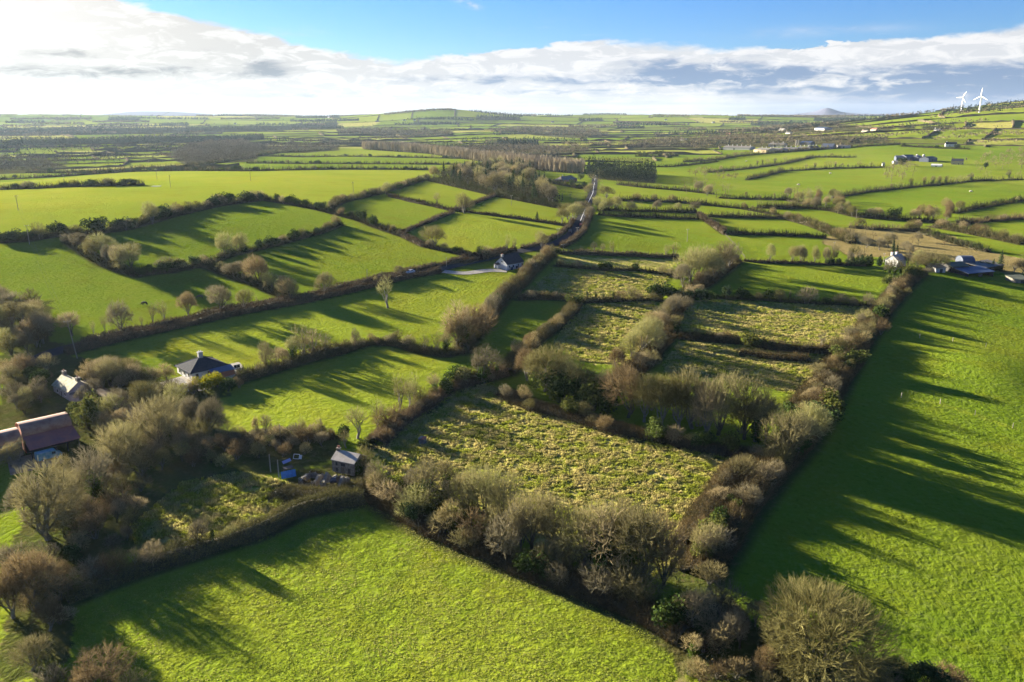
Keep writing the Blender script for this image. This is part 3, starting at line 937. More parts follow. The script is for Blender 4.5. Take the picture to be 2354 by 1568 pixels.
def hedge(style, pts, h, w, label, group, dens=1.0, rough=.42, line=None, parent_name='hedge'):
    P = wline(pts, 15.0) if line is None else line
    d = np.r_[0, np.cumsum(np.linalg.norm(np.diff(P[:, :2], axis=0), axis=1))]
    L = d[-1]
    if L < 2: return None
    dist = np.hypot(P[:, 0], P[:, 1]).mean()
    seg = max(1.0, dist / 350.0)
    n = max(3, int(L / seg)); s = np.linspace(0, L, n)
    X = np.interp(s, d, P[:, 0]); Y = np.interp(s, d, P[:, 1])
    for _ in range(3):
        if n > 4:
            X[1:-1] = (X[:-2] + 2 * X[1:-1] + X[2:]) / 4; Y[1:-1] = (Y[:-2] + 2 * Y[1:-1] + Y[2:]) / 4
    tx = np.gradient(X); ty = np.gradient(Y); LL = np.hypot(tx, ty) + 1e-9; nx, ny = -ty / LL, tx / LL
    sd_ = int(rng.integers(0, 9999))
    hh = h * (1 - rough + 2 * rough * vnoise(s / (4 + w), s * 0, sd_)) * (.42 + 1.0 * vnoise(s / (13 + 3 * w), s * 0 + 3.3, sd_ + 1) if style != 'trim' else .85 + .3 * vnoise(s / 30, s * 0 + 3.3, sd_ + 1)); ww = w * (1 - rough * .6 + 1.2 * rough * vnoise(s / (5 + w), s * 0 + 9.5, sd_))
    if style == 'trim': prof = np.array([(-.5, 0), (-.52, .55), (-.42, .95), (0, 1.03), (.42, .95), (.52, .55), (.5, 0)])
    else: prof = np.array([(-.55, 0), (-.48, .42), (-.3, .8), (0, 1.0), (.3, .8), (.48, .42), (.55, 0)])
    k = len(prof)
    off = prof[:, 0][None] * ww[:, None]; zz = prof[:, 1][None] * hh[:, None]
    jit = rng.normal(size=(n, k)) * .06 * h
    VX = X[:, None] + nx[:, None] * off * .82; VY = Y[:, None] + ny[:, None] * off * .82
    gz = terrain(X[:, None] + nx[:, None] * off, Y[:, None] + ny[:, None] * off)
    VZ = gz + (zz + jit) * .66 - .15 * (prof[:, 1][None] == 0)
    a = np.arange(n - 1)[:, None] * k + np.arange(k - 1)[None]
    q = np.stack([a, a + 1, a + k + 1, a + k], -1).reshape(-1, 4)
    core = mk_mesh(parent_name, np.stack([VX, VY, VZ], -1).reshape(-1, 3), q, None, [DEAD], True)
    o = link(parent_name, core)
    # the thicket
    size = min(max(.24, dist * .0016), 1.4)
    m = int(L * (w + 2 * h) * 1.9 * dens / size ** 2)
    m = min(m, 70000)
    u = rng.random(m) * (n - 1.001); i = u.astype(int); f = u - i
    pq = rng.random(m) * (k - 1.001); pi = pq.astype(int); pf = pq - pi
    po = prof[pi] * (1 - pf)[:, None] + prof[pi + 1] * pf[:, None]
    cx = X[i] * (1 - f) + X[i + 1] * f; cy_ = Y[i] * (1 - f) + Y[i + 1] * f
    hw = hh[i] * (1 - f) + hh[i + 1] * f; wwv = ww[i] * (1 - f) + ww[i + 1] * f
    rad = rng.uniform(.72, 1.06, m)
    ox = po[:, 0] * wwv * rad; oz = po[:, 1] * hw * rad
    px_ = cx + nx[i] * ox; py_ = cy_ + ny[i] * ox
    Pq = np.stack([px_, py_, terrain(px_, py_) + np.maximum(oz, .05)], -1)
    N = np.stack([nx[i] * po[:, 0] * 2, ny[i] * po[:, 0] * 2, po[:, 1]], -1)
    V, q = leafquads(Pq, size, rng, N, .9, .75)
    mb = MB().add(V, q)
    ns = int(m * .9)
    j = rng.integers(0, m, ns)
    up = unit(N[j] * .7 + rng.normal(size=(ns, 3)) * .45 + np.array([0, 0, .8]))
    Ls = size * rng.uniform(1.4, 4.2, ns)[:, None] * (.6 if style == 'trim' else 1)
    V, q = strips(Pq[j], Pq[j] + up * Ls, size * .22, size * .06, rng); mb.add(V, q)
    mb.build('foliage', HMATS[style], o)
    tag(o, label, 'hedge', group)
    paint_line(np.stack([X, Y], -1), w * .85 + .8, 1, .9)
    return o
# ------------------------------------------------------------------ where everything grows
def pick(kinds, r=rng):
    ks = [k for k, _ in kinds]; w = np.array([w for _, w in kinds], float)
    return ks[int(r.choice(len(ks), p=w / w.sum()))]


def tree(kind, place, group, x, y, top, wide=1.0, k=None):
    P = G1(x, y); h = float(np.clip(height_to(P, top), 1.2, 19))
    return put_plant(kind, P, h, place, group, wide, rng, k)


def row(kinds, place, group, pts, gap, h0, h1, jit=1.0, line=None, wide=1.0):
    P = wline(pts, 15.0) if line is None else line
    d = np.r_[0, np.cumsum(np.linalg.norm(np.diff(P[:, :2], axis=0), axis=1))]
    s = rng.uniform(0, gap)
    while s < d[-1]:
        x = np.interp(s, d, P[:, 0]) + rng.normal() * jit; y = np.interp(s, d, P[:, 1]) + rng.normal() * jit
        put_plant(pick(kinds), (x, y, float(terrain(x, y))), rng.uniform(h0, h1), place, group, wide)
        s += gap * rng.uniform(.55, 1.5)


def fill(poly, kinds, place, group, gap, h0, h1, wide=1.0):
    w = wpoly(poly); lo = w.min(0); hi = w.max(0)
    n = int((hi[0] - lo[0]) * (hi[1] - lo[1]) / gap ** 2 * 3); got = []
    for _ in range(n):
        x, y = rng.uniform(lo[0], hi[0]), rng.uniform(lo[1], hi[1])
        if not inpoly(np.array([x]), np.array([y]), w)[0]: continue
        if any((x - a) ** 2 + (y - b) ** 2 < (gap * .8) ** 2 for a, b in got): continue
        got.append((x, y)); put_plant(pick(kinds), (x, y, float(terrain(x, y))), rng.uniform(h0, h1), place, group, wide)


MIX = [('ash', 3), ('grey', 2), ('brown', 1)]
SHR = [('fan', 5), ('thorn', 2), ('holly', .8), ('laurel', 1.1), ('ivied', .6)]
# ---- south belt, between the bottom field and the tussocky field
SB = 'in the belt below the tussocky field'
GS = 'trees of the belt below the tussocky field'
S_LINE = [(850, 1128), (905, 1165), (975, 1205), (1060, 1245), (1180, 1295), (1300, 1338), (1420, 1382), (1500, 1425), (1575, 1470)]
S_BACK = [(930, 1130), (1000, 1160), (1100, 1205), (1220, 1255), (1340, 1290), (1450, 1325), (1540, 1350)]
for a in [('ivied', 985, 1165, 1052, 1.0), ('ivied', 1030, 1150, 1045, .9), ('ash', 1113, 1195, 1068, 1.0), ('ash', 1065, 1180, 1072, .9), ('ash', 1160, 1215, 1085, .9), ('ash', 1222, 1262, 1120, 1.0), ('ash', 1275, 1275, 1140, .9),
          ('ash', 1340, 1300, 1135, .9), ('ivied', 1398, 1325, 1160, 1.3), ('ash', 1470, 1335, 1138, 1.0), ('ash', 1425, 1310, 1140, .8), ('brown', 1525, 1345, 1200, .9), ('grey', 1195, 1270, 1155, .8), ('ivied', 1430, 1345, 1185, 1.0)]:
    tree(a[0], SB, GS, *a[1:])
for a in [('fan', 1305, 1320, 1255, 1.1), ('fan', 1446, 1375, 1285, 1.2), ('grey', 1592, 1440, 1345, 1.1), ('fan', 1250, 1310, 1240, 1.0), ('thorn', 1380, 1370, 1300, 1.2), ('fan', 1150, 1275, 1190, 1.2), ('thorn', 1090, 1250, 1180, 1.2),
          ('fan', 1030, 1225, 1150, 1.0), ('fan', 960, 1190, 1115, 1.1), ('thorn', 905, 1160, 1100, 1.2), ('fan', 870, 1135, 1085, 1.0), ('laurel', 960, 1170, 1110, 1.0), ('holly', 945, 1200, 1150, 1.0), ('laurel', 1005, 1190, 1130, .9), ('holly', 1380, 1330, 1230, .8)]:
    tree(a[0], SB, GS, *a[1:])
row(SHR, SB, GS, S_LINE, 5.0, 3.0, 5.5, 1.6)
row([('fan', 3), ('grey', 2), ('ash', 2), ('thorn', 2)], SB, GS, S_BACK, 6.0, 4.5, 8.0, 1.5)
hedge('bramble', S_LINE, 1.6, 6.0, 'dark bramble bank along the foot of the belt below the tussocky field', 'bramble banks under the tree belts', .8)
# ---- bottom right corner
BR_ = 'in the shady bottom corner beside the lane hedge'
GB = 'trees in the shady corner'
tree('bigash', 'standing over the shady bottom corner', GB, 1882, 1552, 1335, 1.22)
for a in [('laurel', 1604, 1290, 1245, .9), ('ivied', 1590, 1520, 1455, 1.5), ('brown', 1762, 1560, 1472, 1.0), ('grey', 1700, 1490, 1405, 1.0), ('grey', 1735, 1440, 1370, 1.0), ('fan', 1660, 1415, 1345, 1.2), ('thorn', 1650, 1500, 1440, 1.2),
          ('thorn', 1610, 1568, 1520, 1.2), ('fan', 1810, 1500, 1420, 1.2), ('thorn', 1690, 1560, 1510, 1.3), ('holly', 2065, 1575, 1528, 1.2), ('holly', 2130, 1580, 1525, 1.2), ('thorn', 2190, 1585, 1530, 1.1), ('thorn', 1980, 1570, 1500, 1.2), ('fan', 1830, 1585, 1510, 1.2), ('brown', 1765, 1480, 1410, .9), ('thorn', 1640, 1455, 1400, 1.2), ('thorn', 2020, 1590, 1520, 1.2)]:
    tree(a[0], BR_, GB, *a[1:])
fill([(1590, 1480), (1680, 1420), (1800, 1500), (2020, 1568), (2230, 1600), (1560, 1600)], [('thorn', 3), ('fan', 2)], BR_, GB, 4.2, 2.2, 3.8, 1.2)
# ---- east hedge up to the farm
EH = 'in the long hedge beside the shadowed field'
GE = 'shrubs of the long east hedge'
E_LINE = [(1600, 1325), (1655, 1240), (1710, 1160), (1765, 1090), (1832, 1020), (1885, 940), (1925, 865), (1975, 785), (2025, 715), (2072, 660), (2108, 628)]
E_LEFT = [(1585, 1260), (1630, 1170), (1680, 1100), (1740, 1060)]
hedge('bramble', E_LINE, 2.4, 7.0, 'broad tangled hedge climbing beside the long shadows of the right hand field', 'field hedges', 1.0)
hedge('bramble', E_LEFT, 2.2, 6.0, 'rust brown bramble bank at the end of the tussocky field', 'bramble banks under the tree belts', 1.0)
hedge('bramble', [(1960, 800), (1920, 850), (1880, 900), (1840, 950)], 2.0, 8.0, 'brown bramble slope beside the two small tan fields', 'bramble banks under the tree belts', 1.0)
row([('fan', 5), ('thorn', 3), ('grey', 1), ('holly', 1), ('laurel', 1.4)], EH, GE, E_LINE, 4.2, 2.6, 6.4, 1.8)
row([('fan', 3), ('thorn', 4)], EH, GE, [(1600, 1270), (1650, 1180), (1710, 1110), (1790, 1050), (1850, 960), (1900, 880), (1950, 800)], 5.0, 3.0, 4.8, 1.6)
for a in [('ash', 1800, 1060, 938, 1.15), ('ivied', 1830, 1050, 950, 1.3), ('ash', 1860, 1010, 915, 1.0), ('laurel', 1905, 955, 905, 1.2), ('holly', 1895, 985, 935, 1.2), ('laurel', 1955, 845, 805, 1.2), ('holly', 2020, 735, 700, 1.2), ('laurel', 2045, 655, 630, 1.3), ('laurel', 2090, 640, 612, 1.3), ('holly', 1985, 790, 760, 1.1), ('laurel', 1690, 1175, 1145, 1.0)]:
    tree(a[0], EH, GE, *a[1:])
# ---- middle belt above the tussocky field
MBP = 'in the belt above the tussocky field'
GM = 'trees of the belt above the tussocky field'
M_LINE = [(1155, 905), (1230, 938), (1330, 962), (1430, 992), (1540, 1015), (1640, 1035), (1730, 1048)]
M_BACK = [(1190, 870), (1260, 890), (1350, 905), (1450, 930), (1550, 955), (1650, 985), (1740, 1005)]
for a in [('ash', 1253, 900, 782, 1.25), ('brown', 1212, 875, 790, 1.0), ('ash', 1300, 905, 815, 1.0), ('ivied', 1320, 930, 830, 1.4), ('ivied', 1350, 935, 840, 1.3), ('ivied', 1388, 925, 848, 1.3), ('brown', 1443, 960, 828, 1.0), ('ash', 1520, 980, 850, 1.0), ('ash', 1590, 985, 842, 1.1),
          ('ash', 1650, 1000, 855, 1.0), ('ash', 1710, 1010, 870, 1.0), ('ivied', 1735, 1015, 905, 1.2), ('ash', 1560, 985, 850, .9), ('ash', 1480, 970, 850, .9), ('grey', 1620, 1000, 860, .9), ('ash', 1760, 1010, 890, .8), ('holly', 1300, 925, 860, 1.2), ('holly', 1400, 945, 880, 1.1), ('laurel', 1285, 925, 865, 1.2), ('laurel', 1365, 945, 870, 1.1)]:
    tree(a[0], MBP, GM, *a[1:])
row(SHR, MBP, GM, M_LINE, 5.5, 2.6, 5.0, 1.6)
row([('fan', 3), ('ash', 2), ('grey', 2), ('thorn', 1)], MBP, GM, M_BACK, 6.5, 4.5, 8.5, 1.6)
hedge('bramble', M_LINE, 1.6, 6.0, 'dark bramble bank in front of the belt above the tussocky field', 'bramble banks under the tree belts', .8)
# ---- west side of the tussocky field
WS = 'on the bank west of the tussocky field'
GW = 'growth on the bank west of the tussocky field'
W_LINE = [(862, 1020), (925, 968), (975, 938), (1025, 900), (1080, 880), (1160, 858)]
hedge('olive', W_LINE, 2.2, 4.5, 'scruffy hedge between the shadowed green field and the tussocky field', 'field hedges', 1.0)
for a in [('open', 918, 945, 866, 1), ('open', 957, 930, 862, 1), ('open', 940, 940, 872, 1), ('ivied', 1002, 905, 858, 1.2), ('holly', 1050, 880, 840, 1.2), ('fan', 1062, 880, 840, 1.0), ('ivied', 1112, 880, 797, 1.5), ('stub', 1139, 870, 822, .9), ('open', 822, 1008, 930, 1.2), ('open', 868, 985, 915, 1.1),
          ('holly', 790, 1012, 975, .9), ('thorn', 890, 990, 940, 1.1), ('fan', 965, 930, 890, 1.0), ('laurel', 840, 1035, 1010, 1.0), ('fan', 838, 1080, 1030, 1.0), ('open', 795, 1030, 985, 1.0), ('thorn', 1085, 880, 845, 1.2), ('holly', 1030, 905, 868, 1.0), ('grey', 1100, 870, 812, .8), ('open', 848, 1090, 1040, 1.2)]:
    tree(a[0], WS, GW, *a[1:])
row([('thorn', 3), ('fan', 2)], WS, GW, W_LINE, 5.0, 2.6, 4.5, 1.4)
# ---- thicket above the ruined cottages
TK = 'in the thicket above the ruined cottage'
GT = 'bushes of the thicket above the ruins'
fill([(400, 1005), (480, 1010), (560, 1000), (650, 1000), (760, 995), (775, 1045), (700, 1050), (600, 1060), (500, 1080), (420, 1090)], [('thorn', 4), ('fan', 2), ('grey', 1)], TK, GT, 4.0, 2.8, 4.6, 1.1)
tree('tall', TK, GT, 611, 1012, 945, 1.2); tree('tall', TK, GT, 590, 1012, 950, .9); tree('open', TK, GT, 700, 1005, 955, .8); tree('open', TK, GT, 735, 1010, 962, .7)
hedge('bramble', [(520, 1005), (600, 1010), (680, 1012), (770, 1005)], 1.8, 3.0, 'low bramble hedge along the foot of the sunny green field', 'field hedges', 1.0)
# ---- the farm wood on the left
LW = 'in the shady wood around the old farm'
GL = 'trees of the farm wood'
for a in [('ash', 370, 1035, 905, 1.05), ('grey', 481, 1010, 905, .8), ('grey', 440, 985, 900, .8), ('ash', 262, 895, 820, 1.2), ('grey', 235, 880, 812, 1.2), ('ash', 300, 1060, 955, 1.0), ('ash', 268, 1095, 975, 1.1), ('ivied', 217, 1155, 1025, 1.0), ('ash', 112, 1240, 1068, 1.35), ('ash', 168, 1190, 1080, 1.0), ('grey', 60, 1200, 1090, .9),
          ('brown', 88, 1395, 1255, 1.2), ('brown', 30, 1420, 1300, 1.1), ('brown', 115, 1450, 1370, 1.2), ('ash', 75, 1540, 1455, 1.2), ('brown', 225, 1600, 1512, 1.6), ('thorn', 130, 1590, 1530, 1.4), ('fan', 300, 1600, 1545, 1.3), ('laurel', 205, 985, 915, .9), ('ivied', 215, 960, 905, 1.2), ('ash', 60, 935, 890, 1.3), ('ash', 95, 925, 885, 1.2),
          ('fan', 195, 925, 885, 1.0), ('open', 45, 1060, 1010, 1.2), ('ash', 25, 1075, 1015, 1.1), ('tall', 30, 770, 680, 1.2), ('tall', 55, 775, 685, 1.2), ('tall', 85, 770, 690, 1.1), ('tall', 10, 775, 690, 1.2), ('grey', 100, 790, 715, 1.0), ('fan', 341, 890, 845, 1.1), ('laurel', 228, 870, 838, .9), ('grey', 310, 890, 835, 1.0), ('ash', 400, 960, 880, 1.0), ('ivied', 330, 1010, 930, 1.0), ('ash', 330, 945, 870, .9)]:
    tree(a[0], LW, GL, *a[1:])
fill([(0, 700), (110, 720), (120, 790), (60, 815), (0, 830)], [('grey', 2), ('ash', 1), ('thorn', 2)], LW, GL, 5.2, 5, 9, 1.1)
fill([(0, 850), (110, 845), (115, 900), (100, 950), (0, 965)], [('fan', 2), ('thorn', 3), ('holly', 1), ('grey', 1)], LW, GL, 4.6, 3, 6, 1.2)
fill([(195, 850), (390, 875), (420, 960), (500, 1000), (420, 1080), (330, 1100), (240, 1040), (215, 960)], [('fan', 2), ('thorn', 4), ('grey', 2), ('ash', 1)], LW, GL, 4.6, 3, 7, 1.1)
fill([(130, 1080), (330, 1100), (330, 1190), (270, 1290), (160, 1300), (130, 1200)], [('fan', 2), ('thorn', 4), ('holly', .6), ('grey', 1)], LW, GL, 4.2, 3, 6.5, 1.1)
fill([(0, 1290), (120, 1290), (160, 1370), (140, 1450), (0, 1420)], [('thorn', 3), ('brown', 2)], LW, GL, 4.2, 3.5, 7, 1.1)
tree('gold', 'on the yard bank under the hipped bungalow', GL, 478, 897, 863, 1.3); tree('gold', 'on the yard bank under the hipped bungalow', GL, 500, 890, 858, 1.2); tree('gold', 'on the yard bank under the hipped bungalow', GL, 420, 910, 884, 1.1); tree('gold', 'on the yard bank under the hipped bungalow', GL, 455, 900, 872, 1.0)
tree('holly', 'on the yard bank under the hipped bungalow', GL, 525, 900, 868, 1.1); tree('fan', 'on the yard bank under the hipped bungalow', GL, 445, 905, 868, .9); tree('thorn', 'on the yard bank under the hipped bungalow', GL, 550, 892, 868, 1.1)
# ---- bank between the bottom field and the scrub field
BB = 'on the bank above the bottom field'
GBB = 'growth on the bank above the bottom field'
B_LINE = [(150, 1380), (260, 1335), (340, 1306), (412, 1284), (506, 1254), (600, 1226), (686, 1178), (735, 1168), (783, 1158), (836, 1150)]
hedge('bramble', B_LINE, 1.8, 4.0, 'rough grassy bramble bank along the top of the bottom field', 'field hedges', .9)
for a in [('fan', 277, 1318, 1262, 1.0), ('fan', 344, 1300, 1248, 1.1), ('grey', 460, 1262, 1185, .7), ('stub', 490, 1262, 1195, .7), ('fan', 532, 1246, 1208, 1.0), ('thorn', 210, 1345, 1290, 1.3), ('open', 412, 1280, 1225, 1.0), ('open', 582, 1225, 1180, .9), ('open', 310, 1310, 1255, .9), ('thorn', 640, 1190, 1165, 1.2), ('thorn', 240, 1330, 1280, 1.2), ('open', 560, 1235, 1190, .9)]:
    tree(a[0], BB, GBB, *a[1:])
row([('thorn', 1)], BB, GBB, [(150, 1365), (260, 1320), (400, 1275)], 5.0, 2, 3.4, 1.2)
hedge('bramble', [(640, 1130), (690, 1145), (750, 1150), (800, 1140), (840, 1120)], 1.5, 5.0, 'brown bramble heap around the fallen stone walls', 'bramble banks under the tree belts', 1.0)
row([('thorn', 3), ('fan', 1)], 'among the fallen stone walls', GBB, [(820, 1118), (870, 1100), (900, 1090)], 4.0, 2, 3.6, 1.0)
# ---- hedge above the sunny green field, from the bungalow to the big ivy tree
UH = 'on the hedge above the striped green field'
GU = 'trees on the hedge east of the bungalow'
U_LINE = [(545, 878), (600, 862), (690, 834), (763, 816), (850, 789), (909, 791), (967, 809), (1025, 818), (1062, 808)]
hedge('olive', U_LINE, 2.3, 3.4, 'leafy dark hedge above the striped green field beside the bungalow', 'field hedges', 1.1)
for a in [('ash', 614, 856, 783, .75), ('open', 693, 832, 752, 1.3), ('ivied', 673, 836, 768, 1.1), ('open', 720, 826, 758, 1.1), ('open', 749, 820, 768, 1.0), ('ivied', 818, 797, 755, 1.0), ('open', 979, 812, 768, 1.0), ('ivied', 1023, 816, 760, 1.1), ('open', 1005, 816, 765, 1.0), ('grey', 655, 842, 795, 1.0), ('fan', 595, 866, 832, .9), ('open', 640, 848, 800, 1.0)]:
    tree(a[0], UH, GU, *a[1:])
row([('thorn', 4), ('fan', 1), ('holly', 1)], UH, GU, [(780, 808), (850, 788), (909, 790), (960, 806)], 3.6, 2.6, 4.2, .8)
row([('thorn', 2), ('fan', 2)], UH, GU, [(600, 862), (690, 834), (763, 816)], 6.0, 1.8, 3.0, .8)
# ---- hedge from the big ivy tree up to the white gabled house
NH = 'in the hedge climbing to the white house'
GN = 'shrubs of the hedge climbing to the white house'
N_LINE = [(1062, 808), (1085, 775), (1115, 735), (1150, 692), (1195, 655), (1225, 622), (1262, 586)]
hedge('bramble', N_LINE, 2.6, 5.0, 'bushy grey hedge climbing to the white gabled house', 'field hedges', 1.0)
row([('fan', 4), ('thorn', 4), ('grey', 1), ('holly', .4)], NH, GN, N_LINE, 3.6, 3.6, 6.0, 1.2)
for a in [('ivied', 1062, 800, 690, 1.4), ('brown', 1082, 790, 692, 1.1), ('brown', 1050, 805, 720, .9), ('grey', 1125, 735, 672, .8), ('brown', 1255, 600, 560, 1.0), ('holly', 1275, 592, 568, 1.2)]:
    tree(a[0], NH, GN, *a[1:])
# ---- hedges among the tan fields
hedge('olive', [(1190, 688), (1245, 687), (1304, 688), (1330, 700)], 1.8, 3.0, 'scrub hedge between the small shadowed field and the tan fields', 'field hedges')
row([('thorn', 3), ('fan', 3)], 'along the top of the small shadowed field', 'shrubs between the tan fields', [(1200, 686), (1300, 688)], 4.5, 2.6, 4.4, .8)
hedge('bramble', [(1325, 700), (1304, 728), (1277, 752), (1227, 785), (1185, 830), (1165, 858)], 2.0, 4.5, 'grey scrub hedge down the side of the small shadowed field', 'field hedges')
row([('thorn', 4), ('fan', 2)], 'down the side of the small shadowed field', 'shrubs between the tan fields', [(1300, 735), (1277, 755), (1227, 790), (1190, 830)], 5.0, 3.2, 5.2, 1.2)
tree('laurel', 'at the corner of the small shadowed field', 'shrubs between the tan fields', 1325, 705, 678, 1.1)
hedge('olive', [(1340, 695), (1400, 693), (1460, 693), (1520, 690)], 1.5, 2.5, 'low scrub hedge under the row of ivied saplings', 'field hedges')
row([('fan', 3), ('thorn', 3), ('stub', 3), ('holly', .7)], 'in the sapling row across the tan field', 'saplings across the tan field', [(1345, 692), (1430, 692), (1515, 690)], 4.0, 3.4, 6.2, .8)
hedge('dark', [(1277, 612), (1330, 616), (1400, 622), (1460, 621), (1520, 629), (1560, 640)], 1.1, 2.2, 'thin dark hedge between two tan fields below the road', 'field hedges')
for a in [('holly', 1384, 622, 604, 1.1), ('holly', 1399, 622, 601, 1.1), ('holly', 1461, 622, 604, 1.2), ('thorn', 1290, 614, 594, 1.2), ('thorn', 1331, 618, 598, 1.1), ('thorn', 1310, 617, 604, 1.0), ('fan', 1520, 630, 608, 1.2), ('thorn', 1545, 636, 612, 1.0)]:
    tree(a[0], 'on the thin hedge between two tan fields', 'shrubs between the tan fields', *a[1:])
hedge('trim', [(1284, 584), (1370, 586), (1460, 589), (1560, 595)], 1.7, 2.0, 'long clipped brown hedge below the bright field by the road', 'field hedges')
for a in [('open', 1367, 584, 556, 1.0), ('open', 1385, 585, 560, .9), ('open', 1407, 586, 555, 1.0), ('open', 1531, 592, 562, 1.2), ('open', 1548, 593, 555, 1.2), ('thorn', 1510, 590, 578, 1.0)]:
    tree(a[0], 'on the clipped hedge below the bright field', 'shrubs between the tan fields', *a[1:])
CB = 'in the belt dividing the tan fields'
GC = 'trees of the belt dividing the tan fields'
for a in [('ash', 1585, 648, 570, 1.1), ('ash', 1605, 640, 562, 1.1), ('ash', 1630, 635, 558, 1.1), ('ash', 1655, 630, 552, 1.1), ('grey', 1675, 620, 555, 1.0), ('grey', 1570, 660, 595, 1.0), ('ash', 1640, 645, 575, 1.0), ('grey', 1520, 760, 708, 1.1), ('ash', 1476, 812, 722, 1.2), ('ash', 1500, 795, 715, 1.0), ('brown', 1500, 775, 712, 1.0), ('ash', 1450, 820, 755, .9), ('ivied', 1550, 770, 722, 1.3), ('grey', 1545, 725, 672, 1.1), ('holly', 1540, 690, 655, 1.2), ('holly', 1520, 685, 648, 1.2), ('holly', 1560, 690, 662, 1.2), ('holly', 1580, 690, 664, 1.3), ('holly', 1610, 690, 664, 1.2), ('holly', 1630, 690, 668, 1.2), ('brown', 1415, 850, 795, 1.1), ('fan', 1500, 840, 800, 1.2), ('ivied', 1430, 835, 790, 1.2)]:
    tree(a[0], CB, GC, *a[1:])
row([('fan', 3), ('thorn', 4), ('grey', 2)], CB, GC, [(1680, 600), (1630, 640), (1570, 680), (1540, 720), (1520, 770), (1480, 820), (1430, 860)], 4.5, 3.6, 6.0, 2.4)
hedge('bramble', [(1690, 600), (1630, 645), (1570, 685), (1545, 725), (1525, 775), (1490, 825), (1430, 870)], 2.0, 6.0, 'shady bramble strip under the belt dividing the tan fields', 'bramble banks under the tree belts')
hedge('bramble', [(1560, 775), (1640, 782), (1700, 788)], 2.6, 4.5, 'dark thorn hedge left of the gap between two tan fields', 'field hedges', 1.1)
hedge('bramble', [(1722, 792), (1780, 803), (1870, 810), (1930, 806)], 2.6, 4.5, 'dark thorn hedge with an ivy bush by the gap', 'field hedges', 1.1)
hedge('bramble', [(1700, 812), (1780, 825), (1860, 828)], 1.0, 4.0, 'low rusty brambles in front of the dark thorn hedge', 'bramble banks under the tree belts', 1.1)
row([('thorn', 1)], 'along the dark hedge by the gap', GC, [(1565, 775), (1640, 782), (1700, 788), (1780, 803), (1870, 810)], 5.0, 2.6, 4.0, .8)
for a in [('laurel', 1733, 798, 760, 1.2), ('ivied', 1935, 805, 768, 1.3), ('ivied', 1915, 806, 775, 1.2), ('open', 1886, 806, 765, 1.0)]:
    tree(a[0], 'along the dark hedge by the gap', GC, *a[1:])
hedge('dark', [(1630, 685), (1700, 687), (1765, 690), (1835, 696), (1920, 701), (2012, 704)], 1.3, 2.4, 'long dark hedge below the square green field', 'field hedges')
for x, y, t, k in [(1669, 686, 655, 'holly'), (1702, 688, 660, 'holly'), (1765, 692, 664, 'holly'), (1792, 694, 664, 'thorn'), (1815, 695, 664, 'stub'), (1852, 698, 658, 'fan'), (1898, 700, 684, 'holly'), (1932, 702, 674, 'thorn'), (1962, 703, 682, 'thorn'), (1995, 704, 674, 'fan'), (1745, 690, 672, 'thorn'), (1720, 690, 674, 'holly')]:
    tree(k, 'on the long hedge below the square field', 'bushes along the square field', x, y, t, 1.1)
# ---- top of the square green field
hedge('trim', [(1709, 600), (1760, 605), (1802, 606), (1902, 609), (1990, 612)], 1.2, 1.6, 'low clipped hedge along the top of the square green field', 'field hedges')
TS_ = 'along the top of the square green field'
for x, y, t, k in [(1769, 602, 552, 'ash'), (1819, 605, 560, 'ash'), (1848, 606, 562, 'ash'), (1872, 607, 562, 'ash'), (1895, 608, 565, 'grey'), (1915, 609, 560, 'ash'), (1838, 606, 558, 'grey'), (1950, 610, 570, 'grey'), (1906, 609, 592, 'holly'), (1925, 609, 592, 'holly'), (1945, 609, 594, 'holly')]:
    tree(k, TS_, 'trees along the square field', x, y, t, .62 if k in ('ash', 'grey') else 1.1)
for x, t in [(1958, 588), (1968, 586), (1980, 584), (1990, 585), (1999, 582), (2020, 586), (1953, 594)]:
    tree('cypress', TS_, 'cypresses beside the white farmhouse', x, 611, t, 1.25)
FH = 'around the white farmhouse'
GF = 'trees around the white farmhouse'
for a in [('ivied', 2040, 640, 592, .8), ('ivied', 2053, 640, 590, .9), ('ivied', 2066, 640, 598, .9), ('spruce', 2058, 600, 557, 1.0), ('spruce', 2052, 595, 545, .8), ('ash', 2128, 625, 575, 1.5), ('ash', 2105, 620, 578, 1.2), ('ash', 2160, 622, 578, 1.1), ('grey', 2085, 612, 580, 1.0), ('thorn', 2080, 620, 605, 1.1), ('spruce', 2295, 622, 572, 1.1), ('spruce', 2278, 622, 592, 1.2), ('holly', 2262, 620, 602, 1.2), ('laurel', 2250, 619, 604, 1.3), ('ash', 2330, 625, 590, 1.2), ('grey', 2350, 628, 595, 1.2), ('ash', 2205, 600, 580, 1.3), ('ash', 2230, 600, 580, 1.2), ('grey', 1990, 570, 540, 1.2), ('grey', 2020, 575, 545, 1.2), ('ash', 2040, 570, 540, 1.0), ('brown', 1975, 560, 535, 1.2), ('grey', 2090, 590, 560, 1.2), ('ash', 2000, 590, 565, 1.1), ('ash', 2110, 598, 570, 1.2), ('brown', 2075, 640, 615, 1.0), ('brown', 2105, 635, 612, 1.1), ('thorn', 2130, 632, 615, 1.2), ('fan', 1960, 590, 562, 1.1), ('fan', 1975, 600, 575, 1.0), ('grey', 2180, 610, 585, 1.1), ('ash', 2315, 610, 585, 1.0), ('ash', 2345, 605, 580, 1.0)]:
    tree(a[0], FH, GF, *a[1:])
